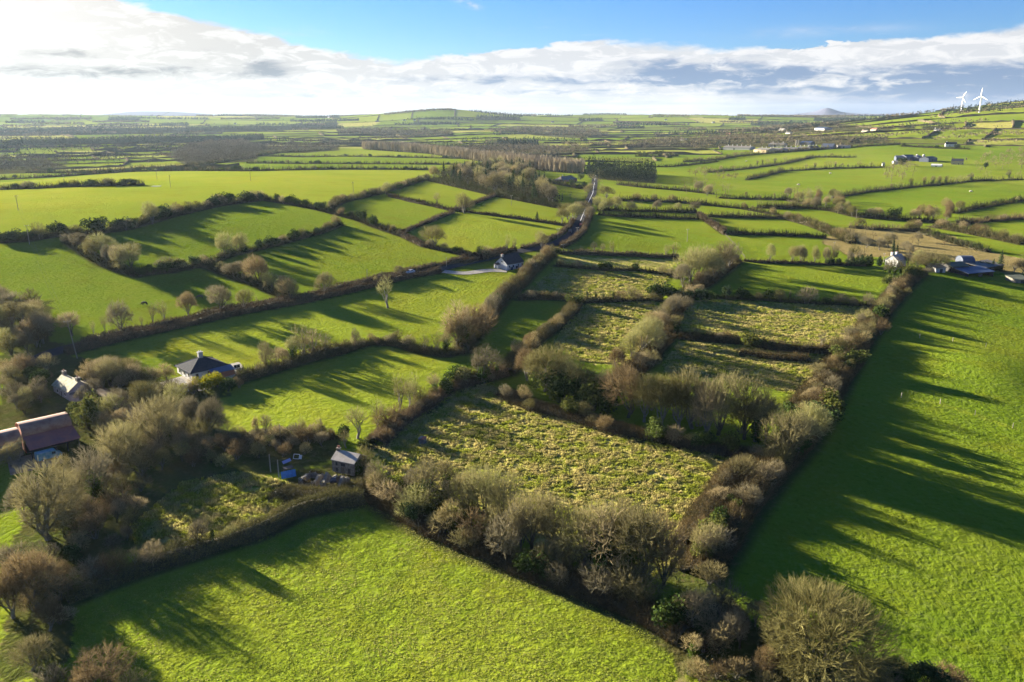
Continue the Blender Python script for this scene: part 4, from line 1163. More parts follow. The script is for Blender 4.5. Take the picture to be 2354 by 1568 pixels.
# ---- along the road in the west
GR = 'trees beside the road'
RU = 'above the road hedge in the west'
hedge('trim', [(190, 792), (292, 766), (420, 738), (533, 712), (686, 686), (800, 660), (930, 628), (1000, 613), (1052, 603)], 1.6, 2.6, 'upper brown hedge of the sunken road on the left', 'road hedges', 1.1)
hedge('trim', [(150, 815), (292, 778), (420, 750), (533, 724), (686, 697), (800, 672), (930, 640), (1010, 626)], 1.8, 2.8, 'lower brown hedge of the sunken road on the left', 'road hedges', 1.1)
for a in [('grey', 277, 762, 686, 1.15), ('grey', 167, 772, 712, 1.1), ('open', 377, 744, 692, 1.0), ('open', 353, 746, 700, .9), ('brown', 433, 730, 664, 1.0), ('grey', 513, 724, 650, 1.1), ('ash', 560, 715, 658, 1.0), ('ash', 746, 676, 618, 1.0), ('open', 240, 762, 728, .9), ('open', 215, 770, 738, .9), ('open', 590, 702, 680, .8), ('ash', 918, 634, 606, 1.2), ('grey', 958, 626, 602, 1.2), ('thorn', 865, 650, 634, 1.2), ('open', 325, 750, 728, 1.0)]:
    tree(a[0], RU, GR, *a[1:])
tree('open', 'standing alone in the long bright field', GR, 891, 708, 630, 1.15)
hedge('trim', [(1032, 606), (1084, 592), (1130, 582), (1165, 574)], 1.6, 2.2, 'clipped hedge behind the white gabled house', 'road hedges')
hedge('trim', [(1062, 607), (1100, 598), (1150, 586), (1185, 578)], 2.0, 1.8, 'tall clipped garden hedge of the white gabled house', 'road hedges')
hedge('trim', [(1200, 572), (1245, 560), (1288, 541), (1310, 521), (1318, 505)], 1.5, 2.0, 'clipped bank hedge on the inside of the road bend', 'road hedges')
hedge('trim', [(1290, 570), (1322, 552), (1341, 532), (1350, 510), (1358, 492)], 1.8, 2.2, 'brown bank hedge on the outside of the road bend', 'road hedges')
for a in [('open', 1165, 580, 540, .9), ('open', 1182, 578, 548, .9), ('ash', 1244, 570, 528, 1.0), ('ash', 1001, 572, 512, 1.1), ('thorn', 985, 568, 548, 1.2), ('thorn', 1020, 574, 556, 1.0), ('holly', 1048, 582, 565, 1.1), ('thorn', 1060, 584, 566, 1.1), ('ivied', 1100, 592, 562, 1.3), ('ivied', 1118, 594, 564, 1.4), ('spruce', 1234, 508, 484, 1.4), ('ash', 1067, 491, 441, 1.2), ('open', 1004, 473, 444, 1.1), ('ash', 888, 449, 418, 1.1), ('holly', 918, 438, 424, 1.3), ('holly', 950, 427, 415, 1.2), ('holly', 971, 420, 409, 1.2)]:
    tree(a[0], 'on the small fields west of the bend', 'trees of the small fields west of the bend', *a[1:])
RD_ = 'beside the straight road beyond the bend'
for a in [('ash', 1291, 512, 474, 1.2), ('ash', 1317, 510, 460, 1.2), ('ash', 1305, 505, 462, 1.1), ('ash', 1328, 500, 462, 1.2), ('grey', 1335, 490, 458, 1.1), ('grey', 1357, 507, 468, 1.1), ('ash', 1352, 490, 460, .9), ('ash', 1393, 456, 422, 1.3), ('ash', 1374, 484, 450, 1.1), ('ash', 1400, 484, 454, 1.2), ('ash', 1417, 482, 450, 1.2), ('ash', 1351, 448, 420, 1.2), ('grey', 1345, 465, 440, 1.2), ('grey', 1292, 455, 428, 1.2), ('ash', 1376, 412, 386, 1.1), ('ash', 1358, 416, 395, 1.2), ('ash', 1378, 425, 408, 1.1), ('grey', 1310, 458, 438, 1.1), ('laurel', 1334, 413, 400, 1.3), ('ash', 1365, 400, 384, 1.1), ('grey', 1430, 484, 458, 1.0), ('ash', 1386, 490, 460, 1.0), ('grey', 1322, 468, 445, 1.1), ('ash', 1382, 440, 420, 1.0), ('ash', 1360, 436, 415, 1.0), ('ash', 1366, 420, 400, 1.0)]:
    tree(a[0], RD_, GR, *a[1:])
# ---- hedges of the hill fields, west
HW = 'hedges of the western hill fields'
GWH = 'bushes of the western hill hedges'


def hill_hedge(style, pts, h, w, label, kinds, place, gap, h0, h1, wide=1.1):
    hedge(style, pts, h, w, label, HW)
    if kinds: row(kinds, place, GWH, pts, gap, h0, h1, .6, wide=wide)


BSH = [('holly', 4), ('thorn', 3), ('fan', 1), ('ivied', .5)]
hill_hedge('dark', [(0, 557), (60, 554), (150, 541), (220, 538), (300, 526), (400, 497), (500, 474), (560, 466), (602, 460)], 2.2, 3.2, 'dark bushy hedge across the foot of the bright hill field', BSH, 'on the dark hedge under the bright hill', 5, 3.6, 7.5, 1.2)
tree('ash', 'on the dark hedge under the bright hill', GWH, 350, 515, 460, 1.1); tree('grey', 'on the dark hedge under the bright hill', GWH, 290, 530, 500, 1.2); tree('holly', 'on the dark hedge under the bright hill', GWH, 598, 462, 440, 1.0)
hill_hedge('dark', [(602, 460), (667, 470), (720, 480), (784, 496), (828, 508), (864, 523), (924, 543)], 2.0, 3.0, 'dark hedge running down from the hill top to the small fields', BSH, 'on the hedge down from the hill top', 6, 3, 6.0)
hill_hedge('trim', [(924, 543), (971, 566), (1030, 578), (1084, 590), (1120, 598)], 1.8, 2.6, 'hedge continuing down to the road by the white house', [('thorn', 2), ('fan', 1)], 'on the hedge down to the white house', 12, 2.2, 3.4)
hill_hedge('dark', [(760, 482), (784, 466), (826, 456), (867, 447), (930, 428), (984, 411)], 2.2, 3.0, 'brown hedge climbing to the dark wood from the small fields', [('thorn', 3), ('fan', 2)], 'on the hedge climbing to the wood', 6, 3.4, 5.6)
hill_hedge('trim', [(894, 452), (951, 466), (1000, 476), (1040, 486)], 1.6, 2.2, 'clipped hedge between two small striped fields', None, '', 0, 0, 0)
hill_hedge('trim', [(1041, 486), (1080, 472), (1137, 451)], 1.4, 2.0, 'clipped hedge rising to the dark wood', None, '', 0, 0, 0)
hill_hedge('trim', [(924, 536), (980, 513), (1041, 489)], 1.4, 2.0, 'clipped hedge between the striped field and the yellow field', None, '', 0, 0, 0)
hill_hedge('trim', [(1055, 486), (1110, 493), (1184, 503), (1250, 512), (1304, 521)], 1.4, 2.0, 'clipped hedge along the top of the yellow field', None, '', 0, 0, 0)
hill_hedge('dark', [(156, 556), (195, 582), (233, 607), (275, 622), (316, 634)], 2.0, 3.5, 'shady hedge under the big trees on the left slope', [('thorn', 2), ('fan', 2)], 'under the big trees on the slope', 8, 3, 5)
hill_hedge('dark', [(316, 634), (400, 624), (466, 611), (533, 587), (633, 564), (690, 548), (733, 537), (784, 517)], 1.8, 3.0, 'hedge along the middle of the left slope', BSH, 'on the hedge along the left slope', 9, 3, 5.5)
hill_hedge('dark', [(466, 611), (533, 635), (600, 658), (666, 690)], 1.8, 3.5, 'shady hedge running down to the road from the slope', [('thorn', 2), ('fan', 2)], 'on the hedge down to the road', 8, 3, 5)
for a in [('grey', 187, 572, 528, 1.3), ('ash', 240, 590, 532, 1.4), ('ash', 215, 595, 545, 1.0), ('grey', 275, 622, 560, 1.0), ('ash', 305, 625, 555, 1.35), ('grey', 250, 612, 560, 1.0), ('ash', 515, 591, 533, 1.1), ('ash', 548, 582, 533, 1.2), ('fan', 375, 622, 590, 1.3), ('fan', 395, 622, 590, 1.3), ('fan', 415, 620, 592, 1.2), ('holly', 345, 632, 605, .9), ('holly', 370, 626, 612, 1.0), ('holly', 451, 615, 590, 1.0), ('grey', 490, 610, 588, 1.2), ('holly', 596, 576, 552, .9), ('holly', 620, 568, 542, 1.0), ('holly', 636, 565, 545, 1.0), ('thorn', 652, 560, 540, .8), ('thorn', 675, 553, 538, 1.0), ('holly', 706, 545, 527, .8), ('thorn', 750, 530, 508, 1.2), ('thorn', 690, 550, 538, 1.0),
          ('grey', 540, 640, 595, 1.3), ('brown', 593, 655, 582, 1.1), ('brown', 580, 648, 592, 1.1), ('grey', 560, 642, 598, 1.2), ('ash', 630, 668, 622, 1.2), ('grey', 650, 684, 630, 1.3), ('brown', 668, 692, 640, 1.2), ('grey', 610, 660, 625, 1.0)]:
    tree(a[0], 'on the hedges of the left slope', GWH, *a[1:])
# beyond the bright hill field
hill_hedge('dark', [(0, 437), (80, 434), (160, 430), (240, 428), (333, 426)], 2.0, 3.0, 'dark hedge reaching halfway into the bright hill field', [('holly', 3), ('thorn', 2)], 'on the hedge halfway into the hill field', 11, 3.5, 6.5, 1.5)
hill_hedge('dark', [(0, 414), (133, 407), (300, 395), (430, 393), (567, 394), (700, 391), (784, 390), (900, 390), (984, 391)], 2.0, 3.0, 'long dark hedge along the far edge of the bright hill field', [('holly', 2), ('thorn', 2), ('grey', 1)], 'on the far edge of the hill field', 17, 3, 6.5, 1.3)
hill_hedge('dark', [(567, 376), (700, 377), (784, 377), (950, 378), (1112, 379)], 1.6, 3.0, 'far hedge dotted with round bushes beyond the hill field', [('holly', 3), ('thorn', 2), ('grey', 1)], 'on the first dotted far hedge', 20, 3, 6, 1.4)
hill_hedge('dark', [(560, 358), (700, 362), (784, 360), (950, 363), (1112, 366)], 1.6, 3.0, 'farther dotted hedge below the long poplar plantation', [('holly', 3), ('thorn', 2), ('grey', 1)], 'on the farther dotted hedge', 24, 3, 6, 1.4)
hill_hedge('dark', [(60, 398), (200, 398), (330, 388), (430, 385), (520, 372), (640, 352), (760, 345)], 2.0, 4.0, 'uneven far hedge behind the bright hill field', [('thorn', 2), ('grey', 2), ('holly', 1)], 'on the uneven far hedge', 22, 4, 8, 1.4)
# ---- right hand side: hedges and tree rows of the eastern fields
HE = 'hedges of the eastern fields'
GEH = 'trees of the eastern hedges'


def east_hedge(style, pts, h, w, label, kinds, place, gap, h0, h1, wide=1.1):
    hedge(style, pts, h, w, label, HE)
    if kinds: row(kinds, place, GEH, pts, gap, h0, h1, 1.0, wide=wide)


east_hedge('trim', [(1605, 497), (1635, 518), (1665, 540)], 2.6, 2.4, 'tall trimmed hedge slanting down between two bright fields', None, '', 0, 0, 0)
east_hedge('dark', [(1374, 494), (1420, 498), (1500, 501), (1568, 504), (1605, 504)], 2.2, 2.6, 'thick clipped hedge along the top of the bright field by the road', None, '', 0, 0, 0)
east_hedge('dark', [(1629, 499), (1700, 501), (1802, 503)], 2.2, 2.6, 'dark hedge along the top of the yellow strip field', [('thorn', 2), ('fan', 1)], 'above the yellow strip field', 12, 3, 5)
east_hedge('dark', [(1675, 539), (1769, 541), (1845, 544), (1898, 548)], 2.0, 2.6, 'dark clipped hedge below the yellow strip field', [('holly', 1)], 'below the yellow strip field', 30, 2.5, 3.5)
east_hedge('olive', [(1802, 502), (1868, 521), (1918, 541), (1958, 560)], 2.6, 5.0, 'bushy olive hedge slanting toward the white farmhouse', [('fan', 3), ('thorn', 3)], 'on the slanting olive hedge', 7, 4, 6.5)
east_hedge('dark', [(1374, 484), (1430, 486), (1500, 487), (1600, 490)], 2.0, 3.0, 'hedge above the narrow bright strip by the road', [('ash', 2), ('grey', 2), ('thorn', 2)], 'above the narrow strip by the road', 9, 5, 9)
east_hedge('dark', [(1420, 462), (1480, 463), (1540, 465), (1600, 470), (1700, 480), (1790, 496)], 2.0, 3.0, 'patchy hedge right of the straight road', [('grey', 2), ('thorn', 3), ('ash', 1)], 'on the patchy hedge by the straight road', 11, 4, 8)
east_hedge('dark', [(1420, 425), (1480, 432), (1560, 438), (1640, 447)], 2.0, 4.0, 'scrubby hedge below the conifer plantation', [('thorn', 3), ('grey', 2)], 'below the dark conifer plantation', 13, 4, 7)
east_hedge('dark', [(1652, 456), (1720, 458), (1800, 460), (1850, 470)], 2.0, 3.0, 'hedge with a tree row under the wide green field', [('grey', 3), ('thorn', 2), ('tall', 1)], 'under the wide green field', 11, 5, 9)
east_hedge('olive', [(1740, 478), (1790, 480), (1850, 478), (1915, 486), (1969, 500), (2082, 507), (2168, 514)], 2.4, 5.0, 'rough olive hedge through the middle of the eastern fields', [('grey', 3), ('ash', 2), ('thorn', 3), ('holly', 1)], 'on the rough olive hedge', 10, 5, 9.5)
fill([(1798, 460), (1830, 442), (1880, 445), (1930, 470), (1960, 495), (1900, 490)], [('grey', 2), ('ash', 2), ('brown', 2)], 'in the brown copse below the wide field', GEH, 13, 8, 12)
fill([(2100, 510), (2130, 490), (2190, 480), (2195, 505), (2180, 520)], [('ash', 2), ('brown', 3)], 'in the brown copse on the olive hedge', GEH, 13, 8, 12)
fill([(1560, 432), (1620, 425), (1680, 445), (1650, 456), (1580, 448)], [('grey', 2), ('ash', 2)], 'in the grey copse beside the plantation', GEH, 15, 8, 12)
east_hedge('dark', [(1915, 456), (1985, 443), (2050, 436), (2102, 430), (2152, 426), (2235, 417), (2353, 413)], 1.8, 2.8, 'long dark hedge under the row of parkland trees', None, '', 0, 0, 0)
for x, y, t in [(2027, 440, 428), (2048, 436, 420), (2065, 434, 412), (2092, 430, 408), (2122, 428, 405), (2143, 427, 402), (2158, 426, 402), (2172, 425, 402), (2185, 424, 404), (2197, 423, 398), (2208, 421, 400), (2220, 420, 400), (2230, 418, 396), (2267, 414, 388), (2317, 413, 390), (2341, 413, 392), (2252, 397, 380)]:
    tree('ivied' if t % 3 == 0 else 'ash', 'in the parkland row below the eastern farm', GEH, x, y, t, 1.1)
fill([(2028, 410), (2040, 390), (2085, 380), (2105, 385), (2095, 415), (2050, 420)], [('ash', 2), ('grey', 2), ('holly', .5)], 'in the copse below the eastern farm', GEH, 15, 9, 13)
fill([(2235, 388), (2260, 360), (2353, 350), (2353, 390), (2300, 390)], [('ash', 3), ('grey', 2), ('holly', .5)], 'in the wood behind the yellow farmhouse', GEH, 22, 9, 13)
east_hedge('dark', [(2192, 491), (2235, 482), (2290, 472), (2353, 461)], 1.8, 3.0, 'short hedge rising at the far right', [('thorn', 2), ('holly', 1)], 'on the short hedge at far right', 14, 3, 5)
tree('ash', 'alone on the short hedge at far right', GEH, 2204, 489, 458, .9); tree('ivied', 'alone on the short hedge at far right', GEH, 2335, 468, 450, 1.0)
east_hedge('olive', [(2200, 516), (2260, 510), (2353, 503)], 2.2, 4.0, 'olive hedge below the short field at far right', [('thorn', 2), ('holly', 1)], 'on the olive hedge at far right', 12, 3, 5.5)
east_hedge('olive', [(1952, 524), (2000, 527), (2085, 531), (2140, 534)], 2.0, 4.0, 'hedge along the top of the brown heath', [('grey', 2), ('thorn', 3), ('ivied', 1), ('ash', 1)], 'along the top of the brown heath', 9, 5, 9)
east_hedge('olive', [(2150, 522), (2220, 534), (2290, 548), (2353, 562)], 3.0, 9.0, 'broad thicket hedge above the rushy field', [('thorn', 3), ('fan', 2), ('grey', 2), ('brown', 1)], 'in the broad thicket above the rushy field', 6, 5, 8)
east_hedge('dark', [(2118, 537), (2180, 555), (2235, 572), (2270, 580)], 1.8, 4.0, 'low dark hedge crossing the brown heath', [('thorn', 2), ('holly', 2)], 'on the hedge crossing the heath', 9, 2.5, 4)
fill([(1900, 545), (1960, 530), (2080, 540), (2180, 565), (2100, 585), (1960, 580)], [('grey', 2), ('thorn', 4), ('brown', 2)], 'in the scrub on the brown heath', GEH, 13, 3.5, 7)
east_hedge('dark', [(1625, 397), (1720, 388), (1802, 377), (1868, 362), (1968, 362)], 1.8, 3.0, 'dark hedge curving below the long low sheds', None, '', 0, 0, 0)
east_hedge('dark', [(1715, 414), (1760, 404), (1802, 394), (1902, 388), (2032, 385)], 1.8, 3.0, 'dark hedge dividing the two wide green fields', None, '', 0, 0, 0)
for x, y, t in [(1752, 379, 366), (1762, 378, 362), (1780, 377, 362), (1803, 374, 358), (1911, 362, 351), (1790, 395, 382), (1851, 390, 374), (1872, 388, 372), (1898, 386, 370), (1910, 386, 368), (1920, 385, 370), (1935, 384, 374), (1948, 384, 376), (1975, 384, 368), (2002, 384, 370), (1622, 398, 380), (1656, 396, 380), (1687, 395, 377), (1740, 380, 368)]:
    tree('ivied' if x % 4 == 0 else 'ash', 'on the hedges dividing the wide green fields', GEH, x, y, t, 1.1)
fill([(1580, 402), (1620, 392), (1640, 400), (1700, 408), (1715, 416), (1660, 416)], [('grey', 1), ('brown', 1), ('thorn', 1)], 'in the thicket at the wide field corner', GEH, 15, 5, 9)
east_hedge('dark', [(1570, 373), (1650, 368), (1692, 360), (1780, 352), (1862, 346), (1980, 337), (2068, 332)], 2.0, 3.0, 'hedge in front of the long low sheds', [('ash', 2), ('grey', 1), ('thorn', 2)], 'in front of the long low sheds', 15, 5, 10)
east_hedge('dark', [(2072, 337), (2150, 341), (2228, 344)], 2.5, 4.0, 'dark hedge under the white farm on the right', [('holly', 1), ('ash', 2)], 'under the white farm on the right', 26, 5, 9)
east_hedge('dark', [(1460, 360), (1500, 361), (1560, 359)], 2.0, 4.0, 'short hedge of round trees on the rise', [('ash', 2), ('laurel', 3)], 'in the short row on the rise', 14, 7, 11, 1.2)
east_hedge('dark', [(1480, 384), (1540, 384), (1600, 378), (1650, 372)], 1.4, 2.6, 'thin hedge over the smooth rise', [('holly', 1)], 'on the thin hedge over the rise', 40, 3, 5)
# ------------------------------------------------------------------ far woods, plantations and the hedgerow country (masses nobody could count)
def ylim(px): return np.interp(px, YL[:, 0], YL[:, 1])


W_CON = leafmat('far_conifers', (.022, .036, .020), (.034, .046, .024), None, scale=.02, trans=0, objvar=.05)
W_GRY = leafmat('far_grey_conifers', (.060, .066, .040), (.045, .055, .034), None, scale=.02, trans=0, objvar=.05)
W_BRN = leafmat('far_bare_wood', (.215, .17, .10), (.14, .12, .065), None, scale=.02, trans=0, objvar=.05)
W_POP = leafmat('far_poplars', (.33, .275, .18), (.24, .20, .13), None, scale=.02, trans=0, objvar=.05)
W_HDT = leafmat('far_hedgerow_trees', (.055, .055, .028), (.12, .095, .055), None, scale=.012, trans=0, objvar=.05)
W_HDG = leafmat('far_hedgerow', (.050, .048, .024), (.085, .068, .040), None, scale=.012, trans=0, objvar=.05)


def wood(name, label, kind, mat, poly=None, front=None, depth=0.0, gap=8.0, h0=10., h1=14., wf=.55, nq=16):
    if front is not None:
        w = wline(front, 20.0)[:, :2]; u_ = w / np.linalg.norm(w, axis=1)[:, None]
        poly_w = np.concatenate([w, (w + u_ * depth)[::-1]])
    else:
        poly_w = wpoly(poly)
    lo = poly_w.min(0); hi = poly_w.max(0)
    gxs, gys = np.meshgrid(np.arange(lo[0], hi[0], gap), np.arange(lo[1], hi[1], gap))
    x = gxs.ravel() + rng.uniform(-.4, .4, gxs.size) * gap; y = gys.ravel() + rng.uniform(-.4, .4, gxs.size) * gap
    k = inpoly(x, y, poly_w); x, y = x[k], y[k]
    if not len(x): return
    P = np.stack([x, y, terrain(x, y)], -1)
    h = rng.uniform(h0, h1, len(x)) * (rng.uniform(.6, 1.25, len(x)) if kind == 'bare' else 1.0); h *= .85 + .3 * fbm(x / 60, y / 60, 77, 2)
    dist = np.hypot(x, y)
    size = np.clip(dist * .0011, .9, 3.5)
    V, q = clump(P, h, h * wf, kind, nq, size, rng)
    # dark floor of the wood
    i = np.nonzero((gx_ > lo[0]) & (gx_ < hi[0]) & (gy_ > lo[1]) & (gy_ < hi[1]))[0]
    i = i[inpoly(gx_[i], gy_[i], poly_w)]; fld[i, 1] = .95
    o = MB().add(V, q).build(name, mat); tag(o, label, 'wood', None, 'stuff')


wood('conifer_plantation', 'dark conifer plantation right of the straight road', 'con', W_CON, front=[(1350, 408), (1378, 413), (1440, 417), (1506, 422)], depth=150, gap=5.0, h0=19, h1=23, wf=.34, nq=44)
wood('poplar_plantation', 'long pale band of bare poplars across the valley', 'pop', W_POP, front=[(834, 344), (984, 354), (1117, 374), (1251, 394), (1340, 401)], depth=90, gap=4.2, h0=14, h1=18, wf=.30, nq=14)
wood('conifer_plantation', 'square dark conifer block behind the poplars', 'con', W_CON, front=[(1143, 334), (1190, 335), (1236, 336)], depth=90, gap=6, h0=14, h1=18, wf=.42, nq=22)
wood('conifer_plantation', 'dark straight edged plantation on the far left', 'con', W_CON, front=[(33, 334), (200, 332), (420, 328), (606, 322)], depth=160, gap=8, h0=14, h1=17, wf=.5, nq=14)
wood('conifer_plantation', 'broad grey green forest on the far left', 'con', W_GRY, front=[(-40, 312), (200, 311), (420, 306), (600, 303), (775, 294)], depth=620, gap=15, h0=12, h1=16, wf=.8, nq=9)
wood('conifer_plantation', 'dark fir corner at the left edge', 'con', W_CON, front=[(-60, 345), (0, 343), (38, 340)], depth=120, gap=7, h0=14, h1=18, wf=.45, nq=20)
wood('bare_wood', 'brown bare wood behind the hill field', 'bare', W_BRN, poly=[(390, 362), (430, 340), (480, 332), (560, 328), (600, 345), (585, 372), (500, 376), (440, 384)], gap=10.4, h0=10, h1=14, wf=1.05, nq=34)
wood('bare_wood', 'brown bare wood at the left edge beyond the hill', 'bare', W_BRN, poly=[(-40, 372), (60, 368), (120, 372), (160, 384), (100, 396), (-40, 402)], gap=11.7, h0=9, h1=13, wf=1.05, nq=34)
wood('bare_wood', 'mixed trees round hidden houses left of the poplars', 'bare', W_BRN, poly=[(590, 338), (660, 334), (780, 336), (780, 346), (700, 352), (600, 352)], gap=14.3, h0=9, h1=13, wf=.8, nq=22)
wood('bare_wood', 'grey brown wood behind the poplar band', 'bare', W_BRN, poly=[(1040, 345), (1130, 336), (1240, 340), (1350, 342), (1360, 350), (1270, 360), (1190, 358), (1100, 356)], gap=11.7, h0=9, h1=13, wf=.8, nq=22)
wood('bare_wood', 'brown woods below the big hill on its left side', 'bare', W_BRN, poly=[(775, 300), (850, 296), (1040, 302), (1045, 314), (900, 316), (775, 310)], gap=22.1, h0=10, h1=15, wf=.9, nq=16)
wood('bare_wood', 'brown woods below the big hill on its right side', 'bare', W_BRN, poly=[(1120, 300), (1200, 294), (1370, 298), (1400, 314), (1330, 318), (1180, 306)], gap=23.4, h0=10, h1=15, wf=.9, nq=16)
wood('bare_wood', 'big brown wood behind the long low sheds', 'bare', W_BRN, poly=[(1560, 338), (1600, 316), (1700, 312), (1800, 316), (1900, 312), (2040, 316), (2045, 326), (1940, 336), (1860, 332), (1760, 340), (1660, 336), (1600, 348)], gap=16.9, h0=10, h1=16, wf=.9, nq=20)
wood('bare_wood', 'brown wood between the rise and the sheds', 'bare', W_BRN, poly=[(1415, 338), (1480, 326), (1568, 318), (1568, 340), (1480, 346)], gap=16.9, h0=10, h1=15, wf=.9, nq=20)
wood('bare_wood', 'patchy brown trees on the plain towards the turbines', 'bare', W_BRN, poly=[(1680, 300), (1800, 292), (1960, 288), (2060, 294), (2040, 306), (1900, 304), (1760, 308)], gap=39.0, h0=10, h1=15, wf=1.0, nq=14)
for fr, dp, lb in [([(1725, 289), (1790, 287), (1855, 286)], 160, 'dark firs on the plain below the mountain'), ([(1676, 277), (1712, 277)], 200, 'small dark fir wood on the skyline plain'), ([(1870, 279), (1930, 277), (1990, 275)], 200, 'far dark fir line under the mountain'), ([(2068, 297), (2101, 296)], 90, 'dark copse below the turbines'),
                   ([(2115, 298), (2150, 297), (2191, 296)], 90, 'dark copse of firs below the right hand turbine'), ([(2160, 256), (2236, 256)], 70, 'dark shelter belt at the foot of the turbines'), ([(2222, 252), (2250, 251), (2300, 249), (2360, 243)], 90, 'dark trees on the skyline right of the turbines'), ([(370, 290), (433, 289)], 200, 'dark square wood on the far left plain'),
                   ([(1094, 277), (1194, 276)], 200, 'dark wood on the flank of the big hill'), ([(1330, 280), (1384, 279)], 200, 'dark wood on the low ridge right of the hill'), ([(1690, 262), (1724, 262)], 260, 'tree capped knoll on the skyline'), ([(250, 278), (320, 277)], 260, 'dim wood under the blue far hills'), ([(680, 272), (780, 272)], 200, 'dark trees on the skyline left of the big hill'), ([(1420, 296), (1480, 296)], 120, 'dark fir block on the middle plain'), ([(1960, 331), (2040, 326)], 60, 'dark yews at the end of the long low sheds')]:
    wood('conifer_plantation', lb, 'con', W_CON, front=fr, depth=dp, gap=14, h0=13, h1=19, wf=.8, nq=12)
# hedges along the borders of the far patchwork: low lumpy banks with trees standing in them
LINES = []
lr_ = np.random.default_rng(12)
for i, r0 in enumerate(RHO[:-1]):
    if r0 > 9000: break
    st = 9 + r0 * .004
    edges = np.r_[-R(50), CUTS[i][(CUTS[i] > -R(50)) & (CUTS[i] < R(50))], R(50)]
    for f0, f1 in zip(edges[:-1], edges[1:]):
        if lr_.random() < .06: continue
        n = max(3, int((f1 - f0) * r0 / st)); f = np.linspace(f0, f1, n); LINES.append(np.stack([r0 * np.sin(f), r0 * np.cos(f)], -1))
    for f in edges[1:-1]:
        if lr_.random() < .10: continue
        n = max(3, int((RHO[i + 1] - r0) / st)); q = np.linspace(r0, RHO[i + 1], n); LINES.append(np.stack([q * math.sin(f), q * math.cos(f)], -1))
hv, hq, nb_, TP = [], [], 0, []
for L in LINES:
    u = L.copy(); x = u.copy()
    for _ in range(6):
        wx, wy = warp(x[:, 0], x[:, 1]); x = u - np.stack([wx, wy], -1)
    z = terrain(x[:, 0], x[:, 1]); pj = proj(np.c_[x, z]); ok = (pj[:, 1] < ylim(pj[:, 0])) & (pj[:, 0] > -250) & (pj[:, 0] < 2600)
    if ok.sum() < 3: continue
    x, z = x[ok], z[ok]; n = len(x); r = np.hypot(x[:, 0], x[:, 1])
    t = np.gradient(x, axis=0); t /= np.linalg.norm(t, axis=1)[:, None] + 1e-9; nn = np.stack([-t[:, 1], t[:, 0]], -1)
    b_ = lr_.uniform(.6, 1.6) * (1 + np.minimum(r, 2600) / 6000) * (1 - .45 * sstep(3000, 5000, r))
    h = b_ * lr_.uniform(.5, 1.7, n) * 1.9; w = (2.2 + np.minimum(r, 3000) * .0010) * lr_.uniform(.6, 1.4, n)
    V = np.stack([np.c_[x - nn * w[:, None] * .6, z - .2], np.c_[x - nn * w[:, None] * .3, z + h], np.c_[x + nn * w[:, None] * .3, z + h * .95], np.c_[x + nn * w[:, None] * .6, z - .2]], 1)
    i_ = np.arange(n - 1)[:, None] * 4 + np.arange(3)[None]
    hv.append(V.reshape(-1, 3)); hq.append(np.stack([i_, i_ + 1, i_ + 5, i_ + 4], -1).reshape(-1, 4) + nb_); nb_ += 4 * n
    dens_ = lr_.choice([.02, .06, .16, .45], p=[.35, .3, .25, .1]); k = lr_.random(n) < dens_
    TP.append(np.c_[x[k] + lr_.normal(size=(k.sum(), 2)) * 2, z[k]])
tag(link('hedgerow_country', mk_mesh('hedgerow_country', np.concatenate(hv), np.concatenate(hq), None, [W_HDG])), 'countless dark hedgerows dividing the far fields', 'hedgerows', None, 'stuff')
TP = np.concatenate(TP); dd = np.hypot(TP[:, 0], TP[:, 1]); hh_ = lr_.uniform(4, 11, len(TP))
V, q = clump(TP, hh_, hh_ * lr_.uniform(.7, 1.3, len(TP)), 'bush', 9, np.clip(dd * .0009, .9, 3.6), lr_)
tag(MB().add(V, q).build('far_hedgerow_trees', W_HDT), 'countless small trees in the hedgerows of the far fields', 'trees', None, 'stuff')
# copses and tree belts scattered over the plain, dark firs and brown bare woods
for kind_, mat_, nm_, lb_, n_, seed_ in (('bush', W_BRN, 'far_copses', 'brown copses and tree belts scattered over the far plain', 110, 3), ('con', W_CON, 'far_fir_copses', 'dark fir copses scattered over the far plain', 80, 4)):
    r_ = np.random.default_rng(seed_); PP = []
    for _ in range(n_):
        q = math.exp(r_.uniform(math.log(1350), math.log(6800))); a = r_.uniform(-R(40), R(40))
        L = r_.uniform(25, 160) * (q / 2500) ** .5; D = r_.uniform(12, 45) * (q / 2500) ** .6; t = r_.normal() * .35
        m_ = int(np.clip(L * D / (6 * 6), 14, 420))
        lx = r_.uniform(-L, L, m_); ly = r_.uniform(-.5, .5, m_) * D
        x = q * math.sin(a) + lx * math.cos(a + t) + ly * math.sin(a); y = q * math.cos(a) - lx * math.sin(a + t) + ly * math.cos(a)
        PP.append(np.stack([x, y, terrain(x, y)], -1))
    PP = np.concatenate(PP); q2 = proj(PP); PP = PP[q2[:, 1] < ylim(q2[:, 0]) - 4]
    dd = np.hypot(PP[:, 0], PP[:, 1]); hh_ = r_.uniform(7, 14, len(PP)) * (1.25 if kind_ == 'con' else 1.0)
    V, q = clump(PP, hh_, hh_ * (.6 if kind_ == 'con' else .95), kind_, 9, np.clip(dd * .0011, 1.2, 4.5), r_)
    tag(MB().add(V, q).build(nm_, mat_), lb_, 'copses', None, 'stuff'); print(nm_, len(PP))
wood('wood_understorey', 'dark tangled understorey of the wood west of the road', 'bush', DHEDGE, poly=[(991, 414), (1050, 402), (1130, 384), (1215, 388), (1228, 420), (1290, 472), (1281, 477), (1137, 448)], gap=6, h0=8, h1=13, wf=.8, nq=30)
fill([(991, 414), (1050, 402), (1130, 384), (1215, 388), (1228, 420), (1290, 472), (1281, 477), (1137, 448)], [('spruce', 6), ('ash', 2), ('grey', 2)], 'in the dark wood west of the road', 'trees of the wood west of the road', 14, 13, 18, 1.0)
